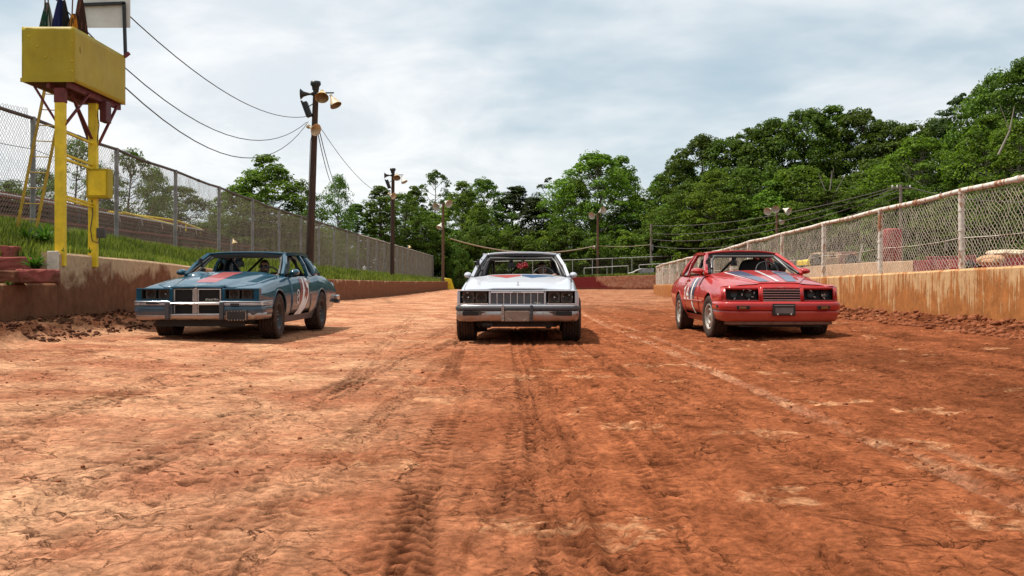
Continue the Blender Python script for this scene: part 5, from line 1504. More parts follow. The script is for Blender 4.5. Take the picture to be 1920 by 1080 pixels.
class Car:
    def __init__(s, name, label, X, Y, z, yaw, L, keys, paint, wf, wb, tyre_r, tyre_w, track, arch):
        s.root = thing(name, label, 'car', (X, Y, z), yaw)
        s.k = keys; s.L = L; s.paint = paint
        s.sf = wf; s.sr = wf + wb; s.R = tyre_r; s.tw = tyre_w; s.tr = track; s.Ra = arch
    def ip(s, key, y):
        xs, vs = zip(*s.k[key]); return float(np.interp(y, xs, vs))
    def hw(s, y): return s.ip('hw', y)
    def zs(s, y): return s.ip('zs', y)
    def zb0(s, y): return s.ip('zb', y)
    def zb(s, y):
        z = s.zb0(y)
        for c in (s.sf, s.sr):
            if abs(y - c) < s.Ra: z = max(z, s.R + math.sqrt(max(0, s.Ra ** 2 - (y - c) ** 2)) * s.k.get('archk', 0.96))
        return z
    def xside(s, y, z):
        """half width of the flank at station y, height z"""
        zb, zt = s.zb0(y), s.zs(y); u = (z - zb) / max(zt - zb, .01)
        p = s.k['prof']
        us, os = zip(*p)
        return s.hw(y) - float(np.interp(u, us, os))
    def hood_z(s, x, y):
        hw = s.hw(y); zs = s.zs(y)
        u = min(1.0, abs(x) / (hw - .05))
        z = zs + s.ip('crown', y) * (1 - u ** 2.4)
        xc = s.ip('xc', y); b = s.k['ridge']
        t = max(0, min(1, (xc + .035 - abs(x)) / .07)); z += b * t * t * (3 - 2 * t)
        return z
    def st(s, a, b, n):
        ys = set(np.linspace(a, b, n).tolist())
        for c in (s.sf, s.sr):
            for k in range(-14, 15):
                y = c + s.Ra * math.sin(math.pi / 2 * k / 14)
                if a < y < b: ys.add(y)
            for e in (-1.002, 1.002):
                if a < c + s.Ra * e < b: ys.add(c + s.Ra * e)
        ys = sorted(ys)
        return [y for i, y in enumerate(ys) if i == 0 or y - ys[i - 1] > 1e-4]
    TF = [0, .06, .14, .24, .36, .48, .60, .70, .79, .86, .91, .95, .98, 1.0]
    def flank(s, side, a, b, n, lift=0.0, t0=0.0, t1=1.0):
        P = []
        tf = [t for t in s.TF if t0 <= t <= t1]
        for y in s.st(a, b, n):
            zb, zt = s.zb(y), s.zs(y); row = []
            for t in tf:
                z = zb + (zt - zb) * t
                row.append((side * (s.xside(y, z) + lift), y, z))
            P.append(row)
        return P
    def strip_top(s, side, a, b, n, xin):
        """top of the fender from flank edge to xin(y)"""
        P = []
        for y in s.st(a, b, n):
            xo = s.xside(y, s.zs(y)); xi = xin(y); row = []
            for k in range(5):
                x = xo + (xi - xo) * k / 4
                row.append((side * x, y, s.hood_z(x, y) if k else s.zs(y)))
            P.append(row)
        return P
    def decal(s, name, rows, mat, side=None, lift=.0045, n=8):
        """rows: on a flank (z, y0, y1), on the hood (y, x0, x1)"""
        P = []
        for i in range(len(rows) - 1):
            m = 3
            for j in range(m + (i == len(rows) - 2)):
                t = j / m; r = [rows[i][k] + (rows[i + 1][k] - rows[i][k]) * t for k in range(3)]
                row = []
                for k in range(n + 1):
                    u = r[1] + (r[2] - r[1]) * k / n
                    row.append((side * (s.xside(u, r[0]) + lift), u, r[0]) if side else (u, r[0], s.hood_z(u, r[0]) + lift))
                P.append(row)
        mb = MB(); mb.grid(P); return mb.build(name, mat, s.root)
    def stroke(s, mbx, pts, w, side, lift=.006):
        """painted line on a flank through (y,z) points"""
        for a, b in zip(pts[:-1], pts[1:]):
            d = Vector((b[0] - a[0], b[1] - a[1])); L = d.length
            if L < 1e-5: continue
            if L > .032:
                m = int(L / .03) + 1
                s.stroke(mbx, [(a[0] + (b[0] - a[0]) * i / m, a[1] + (b[1] - a[1]) * i / m) for i in range(m + 1)], w, side, lift); continue
            d /= L; nn = Vector((-d.y, d.x)) * w / 2; e = d * w * .25
            q = [Vector(a) - nn - e, Vector(a) + nn - e, Vector(b) + nn + e, Vector(b) - nn + e]
            mbx.add([(side * (s.xside(v.x, v.y) + lift), v.x, v.y) for v in q], [(0, 1, 2, 3)])

def sweep(mb, path, prof, mat=0, smooth=True):
    """path [(x,y)] from -x to +x in front of the car; prof [(out,z)]"""
    P = []
    n = len(path)
    for i in range(n):
        a = Vector(path[max(i - 1, 0)]); b = Vector(path[min(i + 1, n - 1)]); d = (b - a).normalized(); nr = Vector((d.y, -d.x))
        P.append([(path[i][0] + nr.x * o, path[i][1] + nr.y * o, z) for o, z in prof])
    mb.grid(P, mat, smooth, flip=True)
    mb.add(P[0], [tuple(range(len(prof)))], mat); mb.add(P[-1], [tuple(range(len(prof) - 1, -1, -1))], mat)

def wheel(car, side, y, rimkind, turn=0.0):
    r, w = car.R, car.tw
    t = bpy.data.objects.new('wheel', None); COL.objects.link(t); t.parent = car.root; t.empty_display_size = .1
    t.location = (side * car.tr, y, r - .012); t.rotation_euler = (random.uniform(0, 3), 0, turn)
    t.rotation_mode = 'ZXY' if False else 'XYZ'
    t.rotation_euler = (0, 0, turn)
    # tyre with grooves and tread blocks
    h = w / 2; ri = r * .60
    nseg = 72; prof = [(ri, -h * .80), (ri + .02, -h * .9), (r * .80, -h * 1.0), (r * .91, -h * .97), (r * .965, -h * .90)]
    tread = []
    ng = 6
    for k in range(ng):
        x0 = -h * .84 + 2 * h * .84 * k / ng; x1 = -h * .84 + 2 * h * .84 * (k + 1) / ng
        tread += [(r, x0 + .006, 1), (r, x1 - .006, 1), (r - .013, x1 - .005, 0), (r - .013, x1 + .005, 0)]
    tread = tread[:-2]
    prof2 = [(p[0], p[1], 0) for p in prof] + tread + [(p[0], -p[1], 0) for p in prof[::-1]]
    V = []; m = len(prof2)
    for i in range(nseg):
        a = 2 * math.pi * i / nseg
        for j, (rr, x, bl) in enumerate(prof2):
            q = rr
            if bl and (i + (j // 4) * 2) % 4 == 0: q = rr - .011
            V.append((x, q * math.cos(a), q * math.sin(a)))
    Q = []
    for i in range(nseg):
        i2 = (i + 1) % nseg
        for j in range(m - 1): Q.append((i * m + j, i2 * m + j, i2 * m + j + 1, i * m + j + 1))
    me = np_mesh('tyre', np.array(V), np.array(Q), MT['tyre'], smooth=False)
    link('tyre', me, t)
    o = side
    mb = MB()
    if rimkind == 'steel':
        mb.lathe([(ri + .012, h * .80), (ri + .005, h * .88), (ri - .012, h * .84), (ri - .03, h * .62), (ri - .055, h * .40), (ri * .62, h * .30), (ri * .50, h * .52), (ri * .30, h * .56), (ri * .26, h * .36), (0, h * .36)], (0, 0, 0), (o, 0, 0), 32)
        mb.lathe([(ri + .012, -h * .8), (ri - .02, -h * .6), (ri - .05, h * .38)], (0, 0, 0), (o, 0, 0), 24)
        rim = mb.build('rim', MT['rim_dark'], t)
        for k in range(8):
            a = 2 * math.pi * k / 8
            q = MB(); q.lathe([(0, .004), (.020, .003), (.022, 0)], (o * h * .405, (ri * .78) * math.cos(a), (ri * .78) * math.sin(a)), (o, 0, 0), 10); q.build('rim_slot', MT['slot'], rim)
        for k in range(5):
            a = 2 * math.pi * k / 5 + .3
            q = MB(); q.lathe([(0, .022), (.010, .02), (.011, 0)], (o * h * .54, .062 * math.cos(a), .062 * math.sin(a)), (o, 0, 0), 6); q.build('lug_nut', MT['galv'], rim)
    else:
        mb.lathe([(ri + .012, h * .80), (ri + .005, h * .90), (ri - .015, h * .86), (ri - .03, h * .66), (ri * .80, h * .60), (ri * .62, h * .78), (ri * .50, h * .80), (ri * .46, h * .55), (ri * .36, h * .50), (ri * .30, h * .70), (ri * .15, h * .82), (0, h * .83)], (0, 0, 0), (o, 0, 0), 32)
        mb.lathe([(ri + .012, -h * .8), (ri - .02, -h * .6), (ri * .8, h * .58)], (0, 0, 0), (o, 0, 0), 24)
        rim = mb.build('rim', MT['rim_silver'], t)
        for k in range(10):
            a = 2 * math.pi * k / 10
            q = MB(); q.lathe([(0, .006), (.018, .005), (.020, 0)], (o * h * .66, (ri * .76) * math.cos(a), (ri * .76) * math.sin(a)), (o, 0, 0), 8); q.build('rim_slot', MT['slot'], rim)
        q = MB(); q.lathe([(ri * .46, h * .552), (ri * .37, h * .53)], (0, 0, 0), (o, 0, 0), 24); q.build('hub_ring', MT['slot'], rim)
    mb = MB(); mb.lathe([(.15, -h * .5), (.15, -h * .45), (0, -h * .45)], (0, 0, 0), (o, 0, 0), 16)
    mb.build('brake_disc', MT['galv_dark'], t)
    return t
def mat_tyre():
    M = Mat('clay_dusted_tyre', 0.9, spec=0.2)
    O = M.coord('Object'); n = M.noise(O, 9, 6, .7)
    M.color(M.mix(M.ramp(n, [(0.35, 0.15), (0.75, 0.8)]), (0.020, 0.018, 0.017), (0.105, 0.055, 0.034)))
    return M.m
MT['tyre'] = mat_tyre()

def body(car, hoodw, s_h0, s_h1, s_tr0, door, deck=True):
    """flanks, fender tops, hood, doors, deck lid, tail, liners"""
    L = car.L; P = car.paint; a0 = car.k['s0']
    d0, d1 = door
    mb = MB()
    for sd in (-1, 1):
        fl = sd > 0
        mb.grid(car.flank(sd, a0, d0 - .005, 20), flip=fl)
        mb.grid(car.flank(sd, d1 + .005, L - .02, 22), flip=fl)
        # sill under the door, inner returns
        P0 = [[(sd * car.xside(y, car.zb0(y)), y, car.zb0(y)), (sd * (car.xside(y, car.zb0(y)) - .02), y, car.zb0(y) - .05), (sd * .55, y, car.zb0(y) - .05)] for y in np.linspace(car.sf + car.Ra, car.sr - car.Ra, 8)]
        mb.grid(P0, flip=fl, smooth=False)
        Pd = [[(sd * car.xside(y, car.zb0(y) + z), y, car.zb0(y) + z) for z in (0, .03, .055)] for y in np.linspace(d0 - .005, d1 + .005, 8)]
        mb.grid(Pd, flip=fl)
        # fender tops beside the hood
        mb.grid(car.strip_top(sd, a0, s_h1, 18, hoodw), flip=fl)
        # belt ledge and quarter top
        mb.grid([[(sd * car.xside(y, car.zs(y)), y, car.zs(y)), (sd * (car.xside(y, car.zs(y)) - .03), y, car.zs(y) + .008), (sd * (car.hw(y) - .19), y, car.zs(y) + .002), (sd * (car.hw(y) - .19), y, car.zs(y) - .12)] for y in car.st(d1 + .005, s_tr0, 10)], flip=fl)
    # cowl behind the hood
    mb.grid([[(x, s_h1 + .004, car.hood_z(x, s_h1) - .006), (x, s_h1 + .07, car.hood_z(x, s_h1) + .012), (x, s_h1 + .15, car.hood_z(x, s_h1) - .06)] for x in np.linspace(-(car.hw(s_h1) - .10), car.hw(s_h1) - .10, 21)])
    # deck and tail
    def ztop(x, y): return car.zs(y) + .035 * (1 - (x / car.hw(y)) ** 2)
    if deck:
        mb.grid([[(x * car.xside(y, car.zs(y)), y, ztop(x * car.xside(y, car.zs(y)), y) if abs(x) < 1 else car.zs(y)) for x in np.linspace(-1, 1, 17)] for y in np.linspace(s_tr0, L - .02, 8)], flip=True)
    tail = []
    for x in np.linspace(-1, 1, 9):
        tail.append([(x * car.xside(L - .02, z), L - .02 + (.02 if 0.3 < z < .8 else 0), z) for z in np.linspace(car.zb0(L - .02), car.zs(L - .02), 6)])
    mb.grid(tail)
    ob = mb.build('body', P, car.root)
    # wheel arch lips and dark liners
    for sd in (-1, 1):
        for c in (car.sf, car.sr):
            pts = []
            for k in range(25):
                y = c - car.Ra * .995 * math.cos(math.pi * k / 24); z = car.zb(y)
                if abs(y - c) > car.Ra * .98: z = max(car.zb0(y), min(z, car.R + .05))
                pts.append((sd * (car.xside(y, z) - .004), y, z))
            q = MB(); q.tube(pts, .013, 6); q.build('arch_lip', P, ob)
            q = MB(); q.lathe([(car.Ra + .01, -.12), (car.Ra + .01, .27), (0.05, .27)], (sd * (car.hw(c) - .16), c, car.R), (-sd, 0, 0), 24, smooth=False, a0=math.pi, a1=2 * math.pi)
            q.build('wheel_well', MT['slot'], ob)
    # doors
    for sd in (-1, 1):
        mb = MB(); mb.grid(car.flank(sd, d0 + .002, d1 - .002, 12, lift=.003, t0=.10), flip=sd > 0)
        dr = mb.build('door', P, car.root, solid=.02)
        y = d1 - .16; z = car.zs(y) - .085
        q = MB(); q.box((sd * (car.xside(y, z) + .012), y, z), (.02, .17, .03)); q.bb(*sorted((sd * (car.xside(y, z) - .002), sd * (car.xside(y, z) + .006))), y - .10, y + .10, z - .035, z + .025)
        q.build('handle', car.k.get('handle', P), dr, bevel=.006)
    # hood panel
    H = []
    for y in np.linspace(s_h0, s_h1 - .004, 22):
        w = hoodw(y) - .006
        H.append([(x, y, car.hood_z(x, y) + .003) for x in np.linspace(-w, w, 35)])
    mb = MB(); mb.grid(H)
    hd = mb.build('hood', P, car.root, solid=.02)
    # underside, floor, firewall, inner walls
    mb = MB()
    mb.bb(-.62, .62, .35, L - .3, .24, .30); mb.bb(-.42, .42, .25, 1.4, .30, .62)
    mb.bb(-.58, .58, car.sf - .06, car.sf + .06, .2, .27)
    for sd in (-1, 1): mb.bar((sd * .45, .3, .27), (sd * .48, L - .4, .27), .08, .12)
    mb.lathe([(0, -.28), (.10, -.25), (.13, 0), (.10, .25), (0, .28)], (0, car.sr, .30), (1, 0, 0), 12)
    mb.bar((-.66, car.sr, .31), (.66, car.sr, .31), .09, .09)
    mb.tube([(.25, 1.2, .22), (.3, 2.6, .22), (.42, 4.4, .24)], .035, 8); mb.build('underbody', MT['interior'], car.root)
    mb = MB()
    zf = car.zs(s_h1)
    mb.bb(-.70, .70, s_h1 - .02, s_h1 + .02, .3, zf - .02)
    for sd in (-1, 1):
        mb.bb(*sorted((sd * .70, sd * .74)), s_h1, s_tr0 - .1, .32, zf - .08)
    mb.bb(-.72, .72, s_tr0 - .1, s_tr0 - .06, .32, zf - .02); mb.bb(-.70, .70, s_h1 + .02, s_tr0 - .1, .305, .33)
    mb.bb(-.68, .68, s_tr0 - .55, s_tr0 - .06, zf - .10, zf - .07)
    mb.build('cabin_shell', MT['interior'], car.root)
    return ob, hd

def greenhouse(car, A, roofP, trim, s_rw, qwin=True):
    """A: (s,x,z) of the windscreen foot, of its top, B foot/top, C front foot/top, C rear foot/top"""
    r = car.root; P = car.paint
    zr = roofP['z']; s0, s1 = roofP['s0'], roofP['s1']
    def rz(u, v): # u across -1..1, v along 0..1
        return float(np.interp(v, [0, .25, .6, 1], zr)) - roofP['drop'] * abs(u) ** 3.0
    def rx(v): return float(np.interp(v, [0, .5, 1], roofP['hw']))
    def rs(u, v): return s0 + (s1 - s0) * v + roofP['bow'] * (u * u) * (1 - 2 * v)
    G = [[(u * rx(v), rs(u, v), rz(u, v)) for u in np.linspace(-1, 1, 21)] for v in np.linspace(0, 1, 12)]
    mb = MB(); mb.grid(G); rf = mb.build('roof', roofP.get('mat', P), r, solid=.03, bevel=0.0)
    mb = MB(); mb.grid([[(u * (rx(v) - .03), rs(u, v), rz(u, v) - .036) for u in np.linspace(-1, 1, 13)] for v in np.linspace(0.01, .99, 8)]); mb.build('headliner', MT['interior'], rf)
    # header rail under the front edge
    mb = MB()
    for a, b in zip(np.linspace(-1, 1, 13)[:-1], np.linspace(-1, 1, 13)[1:]):
        mb.bar((a * (rx(0) - .01), rs(a, 0) + .025, rz(a, 0) - .052), (b * (rx(0) - .01), rs(b, 0) + .025, rz(b, 0) - .052), .05, .035)
    mb.build('windscreen_header', trim, rf)
    for sd in (-1, 1):
        def q(p): return Vector((sd * p[1], p[0], p[2]))
        def pillar(nm, f, t, w, d, m):
            mb = MB(); mid = q(f).lerp(q(t), .5) + Vector((sd * .018, 0, .012))
            mb.bar(q(f), mid, w, d, up=(0, 1, 0)); mb.bar(mid, q(t), w, d, up=(0, 1, 0)); return mb.build(nm, m, r, bevel=.006)
        pa = pillar('windscreen_pillar', A['a0'], A['a1'], .050, .06, P)
        ia = [(A['a0'][0] - .02 + .015, A['a0'][1] - .042, A['a0'][2] + .01), (A['a1'][0] + .005, A['a1'][1] - .04, A['a1'][2] - .03)]
        mb = MB(); mb.bar(q(ia[0]), q(ia[1]), .024, .05, up=(0, 1, 0)); mb.build('pillar_trim', trim, pa)
        pillar('door_pillar', A['b0'], A['b1'], A.get('bw', .05), .07, P)
        # roof side rail
        mb = MB()
        for k in range(8):
            v0, v1 = k / 8, (k + 1) / 8
            mb.bar((sd * (rx(v0) + .004), rs(1, v0), rz(1, v0) - .012), (sd * (rx(v1) + .004), rs(1, v1), rz(1, v1) - .012), .03, .045)
        mb.build('roof_rail', P, rf)
        # rear quarter panel of the roof
        c0, c1, c2, c3 = q(A['c0']), q(A['c1']), q(A['c2']), q(A['c3'])     # foot front, foot rear, top rear, top front
        rows = []
        for k in range(7):
            t = k / 6
            a_ = c0.lerp(c3, t); b_ = c1.lerp(c2, t); bul = Vector((sd * .03 * math.sin(math.pi * t), 0, 0))
            rows.append([a_ + bul, a_.lerp(b_, .5) + bul * 1.2, b_ + bul])
        mb = MB(); mb.grid(rows, flip=sd < 0); mb.build('rear_pillar', P, r, solid=.045 if True else 0)
        if qwin:
            b0, b1 = q(A['b0']) + Vector((0, .045, 0)), q(A['b1']) + Vector((0, .04, 0))
            mb = MB(); mb.add([b0 + Vector((-sd * .012, 0, 0)), q(A['c0']) + Vector((-sd * .012, -.01, 0)), q(A['c3']) + Vector((-sd * .012, -.01, -.02)), b1 + Vector((-sd * .012, 0, -.02))], [(0, 1, 2, 3)])
            mb.build('quarter_window', MT['darkglass'], r, solid=.006)
    # rear window frame
    mb = MB(); y = A['c1'][0]
    mb.bar((-A['c1'][1], y, A['c1'][2]), (A['c1'][1], y, A['c1'][2]), .06, .05)
    for sd in (-1, 1): mb.bar((sd * (A['c1'][1] - .03), y, A['c1'][2]), (sd * (A['c2'][1] - .03), A['c2'][0], A['c2'][2]), .05, .05)
    mb.build('rear_window_frame', trim, r)
MT['darkglass'] = simple('dark_quarter_glass', (0.012, 0.014, 0.015), 0.12, spec=0.6)

def interior(car, y_d, z_d, seat_x=.36, mirror=True, wide=True, cage=True, headrest=0.0, wheelz=.0, net=True):
    r = car.root
    mb = MB()
    P = []
    for x in np.linspace(-.70, .70, 15):
        k = 1 - .25 * abs(x / .7) ** 4
        hump = .035 * math.exp(-((x - seat_x) / .2) ** 2)
        P.append([(x, y_d + .10, z_d - .05), (x, y_d + .20, z_d + hump * .7), (x, y_d + .40, z_d + .005 + hump), (x, y_d + .47, z_d - .03), (x, y_d + .47, z_d - .30)])
    mb.grid(P); mb.build('dashboard', MT['dash'], r)
    # steering wheel
    c = Vector((seat_x, y_d + .62, z_d - .015 + wheelz)); ax = Vector((0, -.86, .5)).normalized() * -1
    u = Vector((1, 0, 0)); v = ax.cross(u)
    pts = [c + (u * math.cos(t) + v * math.sin(t)) * .185 for t in np.linspace(0, 2 * math.pi, 29)]
    mb = MB(); mb.tube(pts, .014, 6, cap=False); mb.tube([c, Vector((seat_x, y_d + .3, z_d - .14))], .03, 6)
    for t in (0, math.pi, -math.pi / 2): mb.tube([c, c + (u * math.cos(t) + v * math.sin(t)) * .18], .011, 5)
    sw = mb.build('steering_wheel', MT['black'], r)
    # seat
    mb = MB(); sy = y_d + 1.22
    rows = []
    for (z, hw_, th, dy) in ((.42, .22, .10, 0), (.62, .25, .11, .03), (.80, .26, .10, .07), (.92, .22, .09, .10), (.99, .14, .08, .12), (1.05 + headrest, .125, .08, .14), (1.10 + headrest, .11, .07, .15)):
        rows.append([(seat_x + hw_ * math.cos(t), sy + dy + th * math.sin(t), z) for t in np.linspace(0, 2 * math.pi, 17)])
    mb.grid(rows); mb.add(rows[-1][:-1], [tuple(range(16))])
    mb.bb(seat_x - .24, seat_x + .24, sy - .5, sy + .02, .38, .48); mb.build('seat', MT['interior'], r)
    if cage:
        zt = car.k['cage_z']; wt = car.k['cage_w']; y1 = sy + .28
        def tb(pts, nm='cage_tube', m='cage', rr=.021):
            mb = MB(); mb.tube(pts, rr, 8); return mb.build(nm, MT[m], r)
        hoop = [(-.66, y1, .35), (-.66, y1, car.zs(y1) - .02), (-wt - .03, y1, zt - .10), (-wt + .07, y1, zt - .01), (0, y1, zt), (wt - .07, y1, zt - .01), (wt + .03, y1, zt - .10), (.66, y1, car.zs(y1) - .02), (.66, y1, .35)]
        tb(hoop, m='blackmetal', rr=.024)
        for sd in (-1, 1):
            yf = car.k['cage_f']
            tb([(sd * .66, y_d + .25, .5), (sd * .665, y_d + .18, z_d), (sd * (wt + .04), yf, zt - .11), (sd * (wt - .03), yf + .10, zt - .035), (sd * (wt - .02), y1, zt - .05)], m='cage')
            tb([(sd * (wt - .04), y1, zt - .04), (sd * .55, y1 + 1.0, car.zs(y1) - .1)], m='blackmetal')
        tb([(-.64, y1, .60), (.05, y1, zt - .02)], m='blackmetal', rr=.02)
        tb([(-wt + .02, car.k['cage_f'] + .09, zt - .04), (wt - .02, car.k['cage_f'] + .09, zt - .04)], m='cage')
        # window net bundle on the driver's side
        if net:
            mb = MB(); mb.tube([(.60, y_d + .75, z_d + .02), (.585, y_d + .95, z_d + .12), (.56, y_d + 1.06, z_d + .25), (.54, y_d + 1.1, z_d + .31)], [.05, .055, .05, .03], 8); mb.build('window_net', MT['black'], r)
    return c

def gadgets(car, mx, y, z, r_, pillar_side=-1, wide=None):
    """camera hanging from the header, a cluster on the pillar, wide mirror"""
    mb = MB(); mb.bar((mx, y, z), (mx, y + .02, z - .075), .05, .05); mb.box((mx, y, z - .01), (.07, .05, .03)); mb.lathe([(0, -.03), (.028, -.03), (.028, .03), (0, .03)], (mx, y + .02, z - .09), (1, 0, 0), 10)
    mb.box((mx, y + .02, z - .165), (.105, .045, .095)); mb.lathe([(.02, 0), (.024, -.03), (0, -.03)], (mx + .02, y, z - .165), (0, 1, 0), 10)
    mb.build('hanging_camera', MT['black'], r_, bevel=.006)
    px, py, pz_ = car.k['cluster']
    mb = MB(); mb.box((px, py, pz_), (.06, .05, .07)); mb.box((px + .035, py, pz_ - .06), (.03, .03, .07)); mb.box((px + .05, py - .01, pz_ - .12), (.075, .05, .055)); mb.lathe([(0, -.03), (.022, -.03), (.022, .03), (0, .03)], (px + .01, py - .01, pz_ + .05), (0, 1, 0), 8)
    mb.build('pillar_camera', MT['black'], r_, bevel=.005)
    if wide:
        x0, x1, zz = wide
        mb = MB(); mb.box(((x0 + x1) / 2, y + .05, zz), (x1 - x0, .03, .085)); mb.bar(((x0 + x1) / 2, y + .06, zz), ((x0 + x1) / 2, y + .06, zz + .06), .03, .03); mb.build('wide_mirror', MT['black'], r_, bevel=.012)

def side_mirror(car, sd, y, x, z, w, h, d, m, foot):
    mb = MB(); G = []
    for (t, kx, kz) in ((0, .86, .80), (.15, 1.0, 1.0), (.6, .94, .92), (.9, .6, .6), (1.0, .12, .12)):
        G.append([(sd * (x + w / 2 * kx * math.cos(a)) , y - d * t, z + h / 2 * kz * math.sin(a) - .01 * t) for a in np.linspace(0, 2 * math.pi, 17)])
    mb.grid(G, flip=sd < 0); mb.add(G[0][:-1], [tuple(range(16))])
    mb.bar((sd * foot[0], foot[1], foot[2]), (sd * (x - w * .2), y - d * .3, z - h * .25), .05, .035)
    ob = mb.build('side_mirror', m, car.root)
    mb = MB(); mb.add([(sd * (x + w / 2 * .78 * math.cos(a)), y + .004, z + h / 2 * .72 * math.sin(a)) for a in np.linspace(0, 2 * math.pi, 17)[:-1]], [tuple(range(16))]); mb.build('mirror_glass', MT['darkglass'], ob)
    return ob

def text_obj(txt, size, parent, mat, M4, name='lettering', shear=0.0, ext=.002, sx=1.0):
    cu = bpy.data.curves.new(name, 'FONT'); cu.body = txt; cu.size = size; cu.extrude = ext; cu.align_x = 'CENTER'; cu.align_y = 'CENTER'; cu.shear = shear
    tmp = bpy.data.objects.new(name, cu); COL.objects.link(tmp)
    dg = bpy.context.evaluated_depsgraph_get(); dg.update()
    me = bpy.data.meshes.new_from_object(tmp.evaluated_get(dg)); me.name = name
    bpy.data.objects.remove(tmp); 
    me.transform(Matrix.Diagonal((sx, 1, 1, 1)))
    me.transform(M4); me.materials.clear(); me.materials.append(mat)
    return link(name, me, parent)
FACE = Matrix.Rotation(R(90), 4, 'X')
def lamp_sockets(par, x0, x1, z0, z1, y, rings, seed, round_=True, bits=True):
    """recessed head lamp box without its lamps"""
    g = random.Random(seed)
    mb = MB(); d = .13
    mb.add([(x0, y, z0), (x1, y, z0), (x1, y, z1), (x0, y, z1), (x0 + .01, y + d, z0 + .01), (x1 - .01, y + d, z0 + .01), (x1 - .01, y + d, z1 - .01), (x0 + .01, y + d, z1 - .01)],
           [(0, 1, 5, 4), (1, 2, 6, 5), (2, 3, 7, 6), (3, 0, 4, 7), (4, 5, 6, 7)])
    hl = mb.build('headlight_bucket', MT['slot'], par)
    for (cx, rr, mt) in rings:
        cz = (z0 + z1) / 2
        mb = MB(); mb.add([(cx - rr * 1.25, y + .05, cz - rr * 1.15), (cx + rr * 1.25, y + .05, cz - rr * 1.15), (cx + rr * 1.25, y + .05, cz + rr * 1.15), (cx - rr * 1.25, y + .05, cz + rr * 1.15)] + [(cx + rr * math.cos(a), y + .048, cz + rr * math.sin(a)) for a in [2 * math.pi * k / 16 + math.pi / 4 + math.pi for k in range(16)]],
                          [(0, 1, 8 + 0, 7, 6, 5, 4), (1, 2, 12, 11, 10, 9, 8), (2, 3, 16, 15, 14, 13, 12), (3, 0, 4, 19, 18, 17, 16)])
        mb.lathe([(rr, .0), (rr * .98, .03), (rr * .7, .075), (rr * .35, .08)], (cx, y + .048, cz), (0, 1, 0), 18, 0)
        mb.build('lamp_ring', mt, hl)
        mb = MB(); mb.lathe([(rr * .42, 0), (rr * .3, -.012), (0, -.014)], (cx + g.uniform(-.01, .01), y + .125, cz), (0, 1, 0), 10); mb.build('socket', MT['galv_dark' if g.random() < .6 else 'chrome'], hl)
    if bits:
        for k in range(5):
            mb = MB(); c = Vector((g.uniform(x0 + .02, x1 - .02), y + .04, g.uniform(z0 + .015, z1 - .015))); a = g.uniform(0, 3.1); v = Vector((math.cos(a), 0, math.sin(a))) * .012
            mb.bar(c - v, c + v, .006, .006); mb.build('clip', MT['chrome' if g.random() < .7 else 'galv'], hl)
    return hl

G_PROF = [(0, .075), (.10, .045), (.20, .02), (.40, .002), (.58, 0), (.70, .006), (.84, .03), (.93, .055), (.98, .075), (1.0, .095)]

